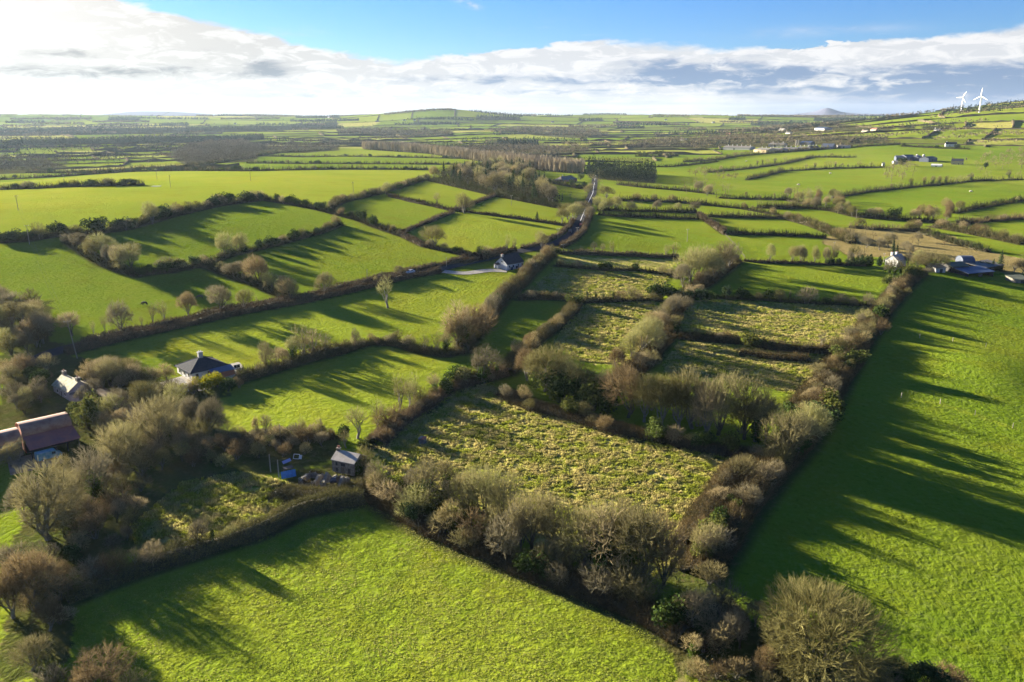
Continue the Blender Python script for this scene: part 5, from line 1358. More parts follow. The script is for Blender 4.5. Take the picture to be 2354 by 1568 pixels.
hedge('dark', [(991, 416), (1060, 432), (1137, 450), (1210, 464), (1281, 478)], 3.0, 6.0, 'dark leafy edge of the wood west of the road', 'field hedges')
hedge('dark', [(1225, 414), (1260, 420), (1300, 428), (1345, 436)], 2.0, 3.0, 'garden hedge below the brick bungalow', 'field hedges')
row([('holly', 2), ('grey', 2)], 'on the garden hedge of the brick bungalow', 'trees beside the road', [(1225, 414), (1290, 426), (1345, 436)], 12, 4, 7)
# ------------------------------------------------------------------ roads and yards
ASPH = surfmat('asphalt', (.045, .045, .050), (.062, .061, .062), .6, 1.0, 0, spec=0)
GRAV = surfmat('gravel', (.28, .25, .20), (.36, .33, .28), 1.2, .9)
DIRT = surfmat('dirt_track', (.19, .14, .09), (.26, .20, .14), .5, .95)
LINEW = surfmat('road_paint', (.75, .75, .72))
ROADP = [(60, 838), (128, 806), (190, 795), (292, 773), (420, 744), (533, 718), (686, 691), (800, 665), (930, 634), (1010, 618), (1060, 607), (1130, 592), (1195, 577), (1240, 571), (1285, 557), (1312, 541), (1328, 522), (1336, 502), (1347, 475), (1362, 445), (1367, 412), (1372, 392)]
RP = wline(ROADP, 12.0)
_, rc = ribbon('road', RP, 6.2, ASPH, .10)
paint_line(RP, 6.5, 1, .6)
seg = rc[int(len(rc) * .35):int(len(rc) * .9)]
ribbon('road_marking', np.c_[seg, np.zeros(len(seg))], .35, LINEW, .115)
TR_ = wline([(187, 876), (215, 893), (250, 915), (290, 938), (325, 958)], 8.0)
ribbon('dirt_track', TR_, 4.5, DIRT, .08)
DRV = wline([(1019, 624), (1040, 627), (1062, 630), (1090, 627), (1115, 621), (1150, 622), (1172, 624)], 4.0)
ribbon('driveway', DRV, 4.6, GRAV, .09)
YD = wline([(395, 872), (425, 888), (450, 893), (480, 885)], 4.0)
ribbon('gravel_yard', YD, 7.0, GRAV, .08)
YD2 = wline([(515, 868), (535, 858), (548, 848), (540, 838), (525, 836)], 4.0)
ribbon('gravel_yard', YD2, 4.5, GRAV, .08)
WAT = surfmat('water', (.05, .06, .07), None, 1, .08, spec=.6)
ribbon('puddle', wline([(349, 428.6), (376, 428.2)], 4.0), 6.0, WAT, .12)
ribbon('farm_yard', wline([(20, 1075), (80, 1062), (150, 1045)], 6.0), 9.0, DIRT, .08)

# ------------------------------------------------------------------ buildings
SLATE = surfmat('slate_roof', (.030, .033, .042), (.045, .047, .055), 1.2, .9, .02, 6, spec=.05)
GREYR = surfmat('weathered_roof', (.36, .31, .24), (.44, .39, .32), .8, .85, .03, 3)
PALER = surfmat('lichen_roof', (.46, .41, .26), (.27, .25, .15), .9, .9, .05, 2.5)
RUST = surfmat('rusty_iron', (.34, .11, .06), (.22, .07, .05), .7, .7, .02, 5, stretch=(1, 1, 1))
RUSTT = surfmat('faded_rusty_iron', (.36, .19, .11), (.24, .10, .06), .6, .65, .02, 5)
BLUER = surfmat('blue_sheet_roof', (.045, .07, .13), (.035, .055, .10), .8, .5)
NAVY = surfmat('dark_sheet_roof', (.05, .065, .10), (.07, .085, .12), .6, .5)
GREENR = surfmat('mossy_sheet_roof', (.12, .13, .085), (.085, .09, .055), .7, .8)
PALEG = surfmat('pale_sheet_roof', (.175, .16, .135), (.13, .12, .10), .5, .7)
WHITE = surfmat('white_render', (.60, .60, .58), (.50, .50, .48), .6, .85)
CREAM = surfmat('cream_render', (.48, .38, .22), (.42, .33, .20), .6, .85)
GREYW = surfmat('grey_render', (.40, .39, .36), (.32, .31, .29), .6, .9)
STONE = surfmat('rubble_stone', (.13, .115, .09), (.22, .20, .165), 1.8, .95, .08, 3.0)
BRICK = surfmat('red_brick', (.24, .10, .075), (.30, .14, .10), 3.0, .85)
DARKW = surfmat('dark_cladding', (.035, .035, .035), (.055, .05, .045), .8, .8)
GLASS = surfmat('window_glass', (.02, .025, .03), None, 1, .12, spec=.5)
WOODP = surfmat('weathered_wood', (.15, .125, .09), (.10, .085, .06), 2.0, .9)
STEEL = surfmat('white_steel', (.85, .85, .85), None, 1, .45)
CONC = surfmat('concrete', (.42, .41, .38), (.34, .33, .30), 1.0, .9)


def frame_of(pa, pb, back=True):
    """front wall base line from survey point pa to pb: origin, turn, length"""
    A, B = G1(*pa), G1(*pb)
    d = B - A; L = math.hypot(d[0], d[1])
    return A, math.atan2(d[1], d[0]), L, min(A[2], B[2])


def house_root(name, label, cat, pa, pb, group=None):
    A, rz, L, z = frame_of(pa, pb)
    o = link(name, None, None, (A[0], A[1], z), rz)
    tag(o, label, cat, group)
    return o, L


def gable_house(name, label, cat, pa, pb, depth, wall, rise, wm, rm, over=.3, gables='x', openings=(), chim=(), group=None, cm=None, thick=.18, sink=.6):
    """local x along the front wall, y backwards; openings: (x0, x1, z0, z1, kind) on the front wall y=0, or with a face letter"""
    o, L = house_root(name, label, cat, pa, pb, group)
    w = MB()
    prof = [(0, -sink), (depth, -sink), (depth, wall), (depth / 2, wall + rise), (0, wall)]
    w.prism(prof, 'x', 0, L)
    w.build('wall', wm, o)
    r = MB(); e = over; sl_ = rise / (depth / 2)
    for sgn in (0, 1):
        y0, y1 = (-e, depth / 2) if sgn == 0 else (depth + e, depth / 2)
        z0, z1 = wall - e * sl_, wall + rise
        p = [(y0, z0 + .03), (y1, z1 + .03), (y1, z1 + thick), (y0, z0 + thick)]
        r.prism(p, 'x', -e, L + e)
    ro = r.build('roof', rm, o)
    for c in chim:
        cx, cyy, ww, hh = c
        m = MB().box(cx - ww / 2, cx + ww / 2, cyy - ww * .4, cyy + ww * .4, wall + rise * .4, wall + rise + hh)
        m.box(cx - ww * .6, cx + ww * .6, cyy - ww * .5, cyy + ww * .5, wall + rise + hh, wall + rise + hh + .15)
        co_ = m.build('chimney', cm or wm, o)
        for k in (-.2, .2):
            MB().tube([[cx + k * ww, cyy, wall + rise + hh + .12], [cx + k * ww, cyy, wall + rise + hh + .6]], .12, 8).build('chimney_pot', BRICK, co_)
    add_openings(o, openings, L, depth)
    return o, L


def add_openings(o, openings, L, depth):
    for op in openings:
        x0, x1, z0, z1, kind = op[:5]; face = op[5] if len(op) > 5 else 'f'
        fm = MB(); gm = MB()

        def bx(m, a0, a1, d0, d1, c0, c1):
            if face == 'f': m.box(a0, a1, -d1, -d0, c0, c1)
            elif face == 'b': m.box(a0, a1, depth + d0, depth + d1, c0, c1)
            elif face == 'l': m.box(-d1, -d0, a0, a1, c0, c1)
            else: m.box(L + d0, L + d1, a0, a1, c0, c1)
        bx(gm, x0 + .06, x1 - .06, .004, .03, z0 + .06, z1 - .06)
        for q in ((x0, x0 + .1, z0, z1), (x1 - .1, x1, z0, z1), (x0 + .1, x1 - .1, z1 - .1, z1), (x0 + .1, x1 - .1, z0, z0 + .1)):
            bx(fm, q[0], q[1], .006, .06, q[2], q[3])
        if kind == 'window':
            if x1 - x0 > 1.2: bx(fm, (x0 + x1) / 2 - .04, (x0 + x1) / 2 + .04, .006, .05, z0 + .1, z1 - .1)
            f = fm.build('window', WHITE, o); gm.build('pane', GLASS, f)
            sm = MB(); bx(sm, x0 - .1, x1 + .1, .008, .14, z0 - .1, z0 - .004); sm.build('sill', WHITE, f)
        elif kind == 'hole':
            gm.build('window', DARKW, o)
        else:
            f = gm.build('door', DARKW if kind == 'door' else WOODP, o); fm.build('door_frame', WHITE if kind == 'door' else WOODP, f)


# the hipped bungalow on the left
def hip_house(name, label, cat, pa, pb, depth, wall, rise, wm, rm, over=.5, openings=(), chim=(), sink=.8):
    o, L = house_root(name, label, cat, pa, pb)
    MB().box(0, L, 0, depth, -sink, wall).build('wall', wm, o)
    e = over; hr = depth / 2 + e
    V = [(-e, -e, wall - .05), (L + e, -e, wall - .05), (L + e, depth + e, wall - .05), (-e, depth + e, wall - .05), (hr - e, depth / 2, wall + rise), (L + e - hr, depth / 2, wall + rise),
         (-e, -e, wall - .25), (L + e, -e, wall - .25), (L + e, depth + e, wall - .25), (-e, depth + e, wall - .25)]
    MB().add(V, [(0, 1, 5, 4), (2, 3, 4, 5), (6, 7, 1, 0), (7, 8, 2, 1), (8, 9, 3, 2), (9, 6, 0, 3), (9, 8, 7, 6)], [(1, 2, 5), (3, 0, 4)]).build('roof', rm, o)
    rt = MB()
    rt.tube([(hr - e, depth / 2, wall + rise), (L + e - hr, depth / 2, wall + rise)], .13, 6)
    for a, b in ((0, 4), (3, 4), (1, 5), (2, 5)): rt.tube([V[a], V[b]], .11, 6)
    rt.build('ridge_tiles', BRICK if wm is BRICK else DARKW, o)
    for cx, cyy, ww, hh in chim:
        m = MB().box(cx - ww / 2, cx + ww / 2, cyy - ww * .4, cyy + ww * .4, wall + rise * .45, wall + rise + hh); m.box(cx - ww * .6, cx + ww * .6, cyy - ww * .5, cyy + ww * .5, wall + rise + hh, wall + rise + hh + .15)
        c_ = m.build('chimney', GREYW, o)
        for k in (-.2, .2): MB().tube([[cx + k * ww, cyy, wall + rise + hh + .1], [cx + k * ww, cyy, wall + rise + hh + .55]], .12, 8).build('chimney_pot', WHITE, c_)
    add_openings(o, openings, L, depth)
    return o, L


hip_house('bungalow', 'white bungalow with a dark hipped roof on the edge of the farm wood', 'house', (442, 878), (523, 854), 9.5, 2.7, 2.5, WHITE, SLATE,
          openings=[(1.0, 2.0, .1, 2.1, 'door'), (4.5, 5.8, 1.0, 2.1, 'window'), (7.6, 8.6, 1.0, 2.1, 'window'), (9.2, 10.2, 1.0, 2.1, 'window'), (12.2, 14.2, 1.0, 2.1, 'window'), (1.2, 2.4, .9, 2.1, 'window', 'l'), (4.0, 5.3, .9, 2.1, 'window', 'l'), (6.9, 8.3, .9, 2.1, 'window', 'l')], chim=[(5.0, 4.75, 1.2, 1.3)])
o_, L_ = house_root('lean_to_shed', 'blue sheet roofed shed behind the hipped bungalow', 'shed', (492, 874), (540, 861))
MB().box(0, L_, 0, 3.4, -.6, 1.9).build('wall', BRICK, o_)
MB().prism([(-.3, 1.95), (3.7, 2.55), (3.7, 2.65), (-.3, 2.05)], 'x', -.3, L_ + .3).build('roof', BLUER, o_)
MB().box(1.0, 2.2, -.06, -.004, 0, 1.8).build('door', WOODP, o_)
# the white gabled house by the road
o_, L_ = gable_house('gabled_house', 'white gabled house with a dark roof beside the road bend', 'house', (1165.5, 622), (1203, 613.5), 7.0, 2.6, 2.8, WHITE, SLATE,
                     openings=[(1.0, 1.9, .9, 2.0, 'window'), (3.2, 4.3, .9, 2.0, 'window'), (6.4, 7.3, 0, 2.1, 'door'), (8.8, 9.9, .9, 2.0, 'window'), (2.6, 3.6, 3.0, 3.8, 'window', 'l')], chim=[(.5, 3.5, .9, .9)], cm=GREYW)
pm = MB(); pm.box(-1.6, 0.0, 4.2, 6.4, -.4, 2.1)
po_ = pm.build('porch', WHITE, o_)
MB().prism([(4.0, 2.12), (5.3, 2.9), (6.6, 2.12)], 'x', -1.8, .02).build('porch_roof', SLATE, po_)
MB().box(-1.66, -1.604, 4.9, 5.7, -.1, 1.9).build('porch_door', BLUER, po_)
for k, lx in enumerate((1.9, 5.3)):
    o2 = link('wheelie_bin', None, None, Vector(o_.matrix_basis @ Vector((0, 0, 0))) if False else None)
    c, s_ = math.cos(o_.rotation_euler.z), math.sin(o_.rotation_euler.z)
    o2.location = (o_.location.x + lx * c + .9 * s_, o_.location.y + lx * s_ - .9 * c, o_.location.z); o2.rotation_euler.z = o_.rotation_euler.z
    b = MB(); b.prism([(0, .08), (.7, .08), (.8, 1.15), (-.05, 1.15)], 'x', 0, .65); b.build('bin_body', BLUER, o2)
    MB().prism([(-.1, 1.16), (.85, 1.16), (.8, 1.25), (-.02, 1.22)], 'x', -.03, .68).build('lid', NAVY, o2)
    tag(o2, ('blue bin near the gable end of the white gabled house', 'blue bin by the door of the white gabled house')[k], 'bin', 'bins of the white gabled house')
# the derelict stone cottage
o_, L_ = gable_house('derelict_cottage', 'derelict stone cottage with a grey sheet roof above the ruins', 'cottage', (764, 1083), (815, 1095), 4.4, 2.75, 1.3, STONE, GREYR, .15,
                     openings=[(.9, 1.5, 1.6, 2.5, 'hole'), (.9, 1.5, .2, 1.2, 'hole'), (2.2, 3.4, 1.7, 2.5, 'hole'), (2.3, 3.1, .0, 1.5, 'wood'), (3.9, 4.7, .3, 1.5, 'hole')], chim=[(.35, 2.15, .75, .5)], cm=STONE)
r = np.random.default_rng(3); Pv = np.stack([np.full(500, L_ + .12) + r.normal(size=500) * .08, r.uniform(0, 4.3, 500), r.uniform(0, 3.0, 500)], -1)
V, q = leafquads(Pv, .3, r); MB().add(V, q).build('ivy', IVY, o_)


def ruin(label, pa, pb, depth, h, seed, gable=True):
    o, L = house_root('ruined_cottage', label, 'ruin', pa, pb, 'ruined stone cottages')
    r = np.random.default_rng(seed)

    def wallrun(a, b, hf):
        n = 9; t = np.linspace(0, 1, n); m = MB(); a, b = np.array(a, float), np.array(b, float); d = (b - a) / np.linalg.norm(b - a); nn = np.array([-d[1], d[0]]) * .28
        hs = np.array([hf(x) for x in t]) + r.uniform(-.35, .25, n)
        V = []
        for x, hh in zip(t, hs):
            p = a + (b - a) * x
            for s, z in ((-1, -.6), (1, -.6), (1, hh), (-1, hh + r.uniform(-.1, .1))): V.append((p[0] + nn[0] * s, p[1] + nn[1] * s, z))
        q = []
        for i in range(n - 1):
            for k in range(4): q.append((i * 4 + k, i * 4 + (k + 1) % 4, i * 4 + 4 + (k + 1) % 4, i * 4 + 4 + k))
        q += [(3, 2, 1, 0), ((n - 1) * 4, (n - 1) * 4 + 1, (n - 1) * 4 + 2, (n - 1) * 4 + 3)]
        m.add(V, q); m.build('wall', STONE, o)
    wallrun((0, 0), (L, 0), lambda x: h * (.95 if x < .35 else .45 if x < .8 else .8))
    wallrun((L, .3), (L, depth - .3), lambda x: h * (1 - abs(x - .5) * .7) + (.8 if gable else 0) * (1 - 2 * abs(x - .5)))
    wallrun((L, depth), (0, depth), lambda x: h * .75)
    wallrun((0, depth - .3), (0, .3), lambda x: h * (.6 + .4 * (1 - 2 * abs(x - .5))) + (.9 if gable else 0) * (1 - 2 * abs(x - .5)))
    n = 260; P = np.stack([r.uniform(0, L, n), r.choice([0, depth], n) + r.normal(size=n) * .2, r.uniform(.2, h, n)], -1)
    V, q = leafquads(P, .32, r); MB().add(V, q).build('ivy', BRAM, o)
    return o, L


RO, RL = ruin('roofless stone ruin holding a blue tank below the derelict cottage', (738, 1130), (775, 1138), 4.6, 2.3, 4)
ruin('low crumbling stone ruin beside the blue sheet', (688, 1116), (720, 1122), 4.0, 1.7, 9, False)
P = G1(757, 1120)
o_ = link('tank', None, None, (P[0], P[1] + 1.0, P[2] + .9), R(25)); MB().tube([[-1.2, 0, 0], [-1.15, 0, 0], [1.15, 0, .1], [1.2, 0, .1]], [.3, .5, .5, .3], 10).build('barrel', BLUER, o_); MB().box(-.9, .9, -.4, .4, -.9, -.4).build('stand', WOODP, o_)
tag(o_, 'blue tank lying inside the roofless stone ruin', 'tank')
P = G1(664, 1102)
m = MB(); xs = np.linspace(0, 3.0, 31); V = [(x, .06 * math.sin(x * 14), z) for x in xs for z in (0, 1.5)]
V += [(x, y + .02, z) for x, y, z in V]
nq = len(xs) * 2
m.add(V, [(2 * i, 2 * i + 2, 2 * i + 3, 2 * i + 1) for i in range(30)] + [(nq + 2 * i, nq + 2 * i + 1, nq + 2 * i + 3, nq + 2 * i + 2) for i in range(30)])
o_ = m.build('corrugated_sheet', surfmat('blue_paint', (.05, .22, .52), (.04, .17, .40), 1.5, .5), None, False, (P[0] - 1.5, P[1], P[2] + .05), R(28)); o_.rotation_euler = (R(-18), 0, R(28))
tag(o_, 'bright blue corrugated sheet leaning beside the low ruin', 'sheet')
o_ = MB().box(0, 1.8, 0, .9, 0, .04).build('lilac_board', surfmat('mauve_paint', (.28, .27, .42)), None, False, G1(652, 1080) + np.array([0, 0, 1.3])); o_.rotation_euler = (R(20), R(-12), R(30))
tag(o_, 'tilted lilac panel on top of the scrap heap', 'board')
P = G1(655, 1092); o_ = link('scrap_shelter', None, None, P, R(30))
for x, y in ((0, 0), (1.7, 0), (0, 1.2), (1.7, 1.2)): MB().box(x, x + .12, y, y + .12, -.3, 1.25).build('post', WOODP, o_)
MB().box(-.1, 1.9, -.1, 1.4, 1.26, 1.31).build('roof', DARKW, o_); tag(o_, 'small collapsed lean to of posts in the scrap', 'shelter')
P = G1(674, 1058); o_ = link('wooden_frame', None, None, P + np.array([0, 0, .4]), R(-10))
m = MB()
for a, b in (((0, 0, 0), (1.3, 0, 0)), ((0, 0, 1.0), (1.3, 0, 1.0)), ((0, 0, 0), (0, 0, 1.0)), ((1.3, 0, 0), (1.3, 0, 1.0))): m.tube([a, b], .06, 4)
m.build('frame', WHITE, o_); MB().box(1.36, 1.9, -.04, .04, 0, .9).build('side_panel', WHITE, o_); o_.rotation_euler = (R(-35), 0, R(-10))
tag(o_, 'white wooden frame lying open on the brambles', 'frame')
# little rusty hut in the tussocky field
o_, L_ = house_root('field_hut', 'small rusty roofed box hut in the tussocky field', 'hut', (962, 1020), (973, 1022))
MB().box(0, 1.35, 0, 1.3, -.3, 1.25).build('wall', GREYW if False else surfmat('hut_sheet', (.10, .10, .10), (.16, .14, .13), 1.0, .7), o_)
MB().prism([(-.12, 1.26), (1.42, 1.42), (1.42, 1.48), (-.12, 1.32)], 'x', -.12, .62).build('roof', PALEG, o_)
MB().prism([(-.12, 1.27), (1.42, 1.43), (1.42, 1.49), (-.12, 1.33)], 'x', .63, 1.47).build('roof_patch', RUST, o_)
# cottage with the pale roof in the wood
o_, L_ = gable_house('old_cottage', 'old cottage with a pale lichen covered roof in the farm wood', 'cottage', (124, 900), (160, 922), 6.0, 2.5, 2.2, GREYW, PALER, .3, openings=[(2, 3, .9, 1.9, 'window'), (4.4, 5.3, 0, 2, 'door'), (6.6, 7.5, .9, 1.9, 'window'), (2.2, 3.2, 1.0, 2.0, 'hole', 'r')], chim=[(.6, 3.0, 1.0, .9), (L_ if False else 8.6, 3.0, 1.1, .7)], cm=STONE)
o2, L2 = house_root('lean_to_shed', 'pale roofed lean to against the old cottage', 'shed', (163, 924), (180, 908))
MB().box(0, L2, -2.2, 0, -.6, 1.7).build('wall', GREYW, o2); MB().prism([(-2.4, 1.72), (.1, 2.1), (.1, 2.18), (-2.4, 1.8)], 'x', -.2, L2 + .2).build('roof', PALEG, o2)


def arch(w, h, n=12):
    return [(w * .5 * (1 - math.cos(math.pi * k / n)), h * math.sin(math.pi * k / n)) for k in range(n + 1)]


# red barn with a rounded roof and a lean-to
A_, rz_, Lb, zb = frame_of((75, 1060), (185, 1030))
bo = link('hay_barn', None, None, (A_[0], A_[1], zb), rz_); tag(bo, 'rusty red barn with rounded roof and open lean to in the farm wood', 'barn')
lt = 5.2
for k in range(5): MB().box(k * (Lb - .2) / 4, k * (Lb - .2) / 4 + .2, 0, .2, -.6, 2.75).build('post', STEEL if False else DARKW, bo)
MB().box(.1, Lb - .1, lt - .3, lt, -.6, 4.2).build('back_wall', DARKW, bo)
xs = np.linspace(-.3, Lb + .3, int(Lb * 3)); m = MB()
V = []
for x in xs:
    b = .03 * math.cos(x * 9)
    V += [(x, -.4, 2.75 + b), (x, lt, 4.3 + b)]
n = len(xs); V += [(x, y, z - .06) for x, y, z in V]
m.add(V, [(2 * i, 2 * i + 2, 2 * i + 3, 2 * i + 1) for i in range(n - 1)] + [(2 * n + 2 * i, 2 * n + 2 * i + 1, 2 * n + 2 * i + 3, 2 * n + 2 * i + 2) for i in range(n - 1)] + [(2 * i, 2 * n + 2 * i, 2 * n + 2 * i + 2, 2 * i + 2) for i in range(n - 1)])
m.build('lean_to_roof', surfmat('rusty_purple_iron', (.40, .11, .07), (.27, .085, .075), .35, .6, .01, 6), bo)
bw = 6.4; pts = arch(bw, 2.3)
m = MB(); outer = [(lt - .15 + u, 4.3 + z) for u, z in pts]; inner = [(lt - .15 + u * .98 + .06, 4.22 + z * .97) for u, z in pts]
for i in range(len(pts) - 1):
    m.prism([outer[i], outer[i + 1], inner[i + 1], inner[i]], 'x', -.2, Lb + .2)
m.build('rounded_roof', RUSTT, bo)
MB().box(.1, Lb - .1, lt + bw - .4, lt + bw - .2, -.6, 4.3).build('side_wall', RUST, bo)
for x in (0.0, Lb - .12): MB().prism([(lt, -.6), (lt + bw - .4, -.6)] + [(lt - .1 + u * .96, 4.2 + z * .95) for u, z in pts[::-1]], 'x', x, x + .1).build('gable', RUST, bo)
c, s_ = math.cos(rz_), math.sin(rz_)


def bl(x, y, z=0.0): return (A_[0] + x * c - y * s_, A_[1] + x * s_ + y * c, zb + z)


b2 = link('hay_barn', None, None, bl(-15.5, lt - .8), rz_); tag(b2, 'pale topped rounded barn continuing left of the rusty red barn', 'barn')
m = MB(); pts2 = arch(6.4, 2.2)
for i in range(len(pts2) - 1):
    o1, o2_ = pts2[i], pts2[i + 1]
    m.prism([(o1[0], 3.6 + o1[1]), (o2_[0], 3.6 + o2_[1]), (o2_[0] * .98 + .06, 3.54 + o2_[1] * .97), (o1[0] * .98 + .06, 3.54 + o1[1] * .97)], 'x', 0, 15.0)
m.build('rounded_roof', RUSTT, b2); MB().box(.1, 14.9, .1, .25, -.6, 3.6).build('side_wall', PALEG, b2); MB().prism([(.2, -.6), (6.2, -.6)] + [(.1 + u * .97, 3.5 + z * .95) for u, z in pts2[::-1]], 'x', 14.8, 14.9).build('gable', RUST, b2)
# old van parked under the lean-to
TEAL = surfmat('teal_paint', (.10, .30, .33), (.30, .42, .42), 1.2, .35); TYRE = surfmat('tyre', (.02, .02, .02), None, 1, .9); LAMP = surfmat('lamp_glass', (.6, .58, .5), None, 1, .15)


def car(name, label, P, rz, paint, van=False, k=1.0, group=None):
    o = link(name, None, None, P, rz, (k, k, k)); tag(o, label, 'van' if van else 'car', group)
    if van:
        prof = [(-2.5, .45), (2.45, .45), (2.5, 1.0), (1.9, 1.25), (1.35, 1.95), (1.1, 2.05), (-2.4, 2.1), (-2.5, 1.9)]; gl = [(1.35, 1.9), (1.85, 1.3)]
    else:
        prof = [(-2.1, .35), (2.1, .35), (2.15, .7), (1.95, .85), (1.0, .95), (.35, 1.42), (-1.1, 1.45), (-1.75, 1.0), (-2.1, .95), (-2.15, .7)]; gl = [(.4, 1.36), (.95, .97)]
    hw = .95 if van else .86
    MB().prism(prof, 'y', -hw, hw).build('body', paint, o)
    g = MB(); (x0, z0), (x1, z1) = gl
    g.add([(x0 + .03, -hw * .85, z0 + .03), (x0 + .03, hw * .85, z0 + .03), (x1 + .05, hw * .85, z1 + .03), (x1 + .05, -hw * .85, z1 + .03)], [(0, 3, 2, 1)]); g.build('windscreen', GLASS, o)
    for sgn in (-1, 1):
        y = sgn * (hw + .004)
        if van: MB().box(.5, 1.2, min(y, y + sgn * .01), max(y, y + sgn * .01), 1.25, 1.8).build('side_window', GLASS, o)
        else: MB().prism([(-1.1, 1.02), (.55, 1.02), (.25, 1.34), (-.95, 1.36)], 'y', min(y, y + sgn * .01), max(y, y + sgn * .01)).build('side_window', GLASS, o)
        for x in (-1.35, 1.35):
            w = MB().tube([(x, sgn * (hw - .12), .33), (x, sgn * (hw + .06), .33)], .33, 14).build('wheel', TYRE, o)
            MB().tube([(x, sgn * (hw + .05), .33), (x, sgn * (hw + .075), .33)], .19, 10).build('rim', STEEL, w)
        fx = 2.42 if van else 2.12
        MB().box(fx, fx + .05, sgn * hw * .8 - .14, sgn * hw * .8 + .14, .72, .86).build('headlight', LAMP, o)
        MB().box(-fx - .08, -fx - .03, sgn * hw * .8 - .12, sgn * hw * .8 + .12, .72, .86).build('tail_light', surfmat('red_lamp', (.5, .02, .02), None, 1, .2), o)
    return o


car('old_van', 'weathered teal van parked under the rusty red barn', bl(3.0, -1.2), rz_ + R(2), TEAL, True, 1.0)


def road_point(px, py, off=0.0):
    P = G1(px, py); i = int(np.argmin((rc[:, 0] - P[0]) ** 2 + (rc[:, 1] - P[1]) ** 2)); i = min(max(i, 2), len(rc) - 3)
    t = rc[i + 2] - rc[i - 2]; t /= np.linalg.norm(t); n = np.array([-t[1], t[0]]); q = rc[i] + n * off
    return np.array([q[0], q[1], float(terrain(*q)) + .11]), math.atan2(t[1], t[0])


for px, py, off, fl, pt, lb in [(944, 632, 1.4, 1, surfmat('silver_paint', (.62, .63, .64), None, 1, .3, spec=.5), 'silver car passing between the roadside hedges'),
                                (1316, 536, 1.5, 0, surfmat('black_paint', (.03, .03, .035), None, 1, .3, spec=.5), 'dark car driving through the road bend'),
                                (1330, 519, -1.5, 0, surfmat('red_paint', (.35, .07, .05), None, 1, .3, spec=.5), 'reddish car on the straight just past the bend')]:
    P, a = road_point(px, py, off); car('passing_car', lb, P, a + (math.pi if fl else 0), pt, group='cars on the road')
P = G1(2071, 612)
o_, L_ = gable_house('farmhouse', 'white farmhouse with two white chimneys among trees', 'house', (2062, 614), (2081, 611), 6.5, 3.0, 2.4, WHITE, GREYR, .25, openings=[(1, 1.9, 1, 2.1, 'window'), (3, 3.9, 1, 2.1, 'window')], chim=[(.5, 3.75, 1.1, 1.2), (4.4, 3.75, 1.1, 1.0)], cm=WHITE)


def shed(name, label, cat, pa, pb, depth, h0, h1, wm, rm, group=None, kind='mono', open_front=False):
    o, L = house_root(name, label, cat, pa, pb, group)
    m = MB()
    if kind == 'mono':
        if open_front:
            m.box(0, L, depth - .2, depth, -.8, h1); m.box(0, .2, 0, depth - .2, -.8, h0); m.box(L - .2, L, 0, depth - .2, -.8, h0)
        else: m.prism([(0, -.8), (depth, -.8), (depth, h1), (0, h0)], 'x', 0, L)
        m.build('wall', wm, o); MB().prism([(-.5, h0 + .02), (depth + .3, h1 + .06), (depth + .3, h1 + .2), (-.5, h0 + .16)], 'x', -.4, L + .4).build('roof', rm, o)
    elif kind == 'arch':
        pt = arch(depth, h1 - h0); m.prism([(0, -.8), (depth, -.8)] + [(u, h0 + z) for u, z in pt[::-1]], 'x', 0, L); m.build('wall', wm, o); r_ = MB()
        for i in range(len(pt) - 1): r_.prism([(pt[i][0], h0 + .05 + pt[i][1]), (pt[i + 1][0], h0 + .05 + pt[i + 1][1]), (pt[i + 1][0], h0 + .15 + pt[i + 1][1]), (pt[i][0], h0 + .15 + pt[i][1])], 'x', -.2, L + .2)
        r_.build('roof', rm, o)
    else:
        m.prism([(0, -.8), (depth, -.8), (depth, h0), (depth / 2, h1), (0, h0)], 'x', 0, L); m.build('wall', wm, o); r_ = MB()
        for y0, y1 in ((-.3, depth / 2), (depth + .3, depth / 2)): r_.prism([(y0, h0 - .05), (y1, h1 + .03), (y1, h1 + .2), (y0, h0 + .12)], 'x', -.3, L + .3)
        r_.build('roof', rm, o)
    MB().box(L * .4, L * .4 + min(2.6, L * .3), -.06, -.004, -.3, h0 * .8).build('door', DARKW, o)
    return o, L


GFS = 'sheds of the white farmhouse'
shed('farm_shed', 'green roofed open shed at the top of the shadowed field', 'shed', (2186, 627), (2224, 627), 9, 3.2, 4.6, DARKW, GREENR, GFS, 'gable')
shed('farm_shed', 'dark round roofed shed behind the green roofed shed', 'shed', (2212, 618), (2238, 620), 8, 3.2, 6.0, NAVY, NAVY, GFS, 'arch')
shed('farm_shed', 'low pale roofed shed next to the white farmhouse garden', 'shed', (2150, 627), (2172, 627), 6, 2.4, 3.4, GREYW, PALEG, GFS, 'mono')
shed('farm_shed', 'blue roofed open lean to at the top of the shadowed field', 'shed', (2224, 637), (2282, 636), 8, 2.4, 3.6, DARKW, BLUER, GFS, 'mono', True)
shed('farm_shed', 'pale roofed open shed behind the blue lean to', 'shed', (2256, 628), (2304, 623), 8, 3.0, 4.2, DARKW, PALEG, GFS, 'mono', True)
shed('farm_shed', 'grey roofed low shed at the right edge of the field', 'shed', (2332, 651), (2365, 652), 6, 2.0, 2.8, STONE, GREENR, GFS, 'mono')
hip_house('bungalow', 'red brick bungalow with a pale roof beside the far road', 'house', (1290, 418), (1326, 417), 9, 2.7, 3.4, BRICK, PALEG, openings=[(3, 5, .8, 2.0, 'window'), (9, 10.2, 0, 2.1, 'door'), (13, 15, .8, 2.0, 'window')], chim=[(8, 4.5, 1.0, .9)])
GEF = 'buildings of the eastern farm'
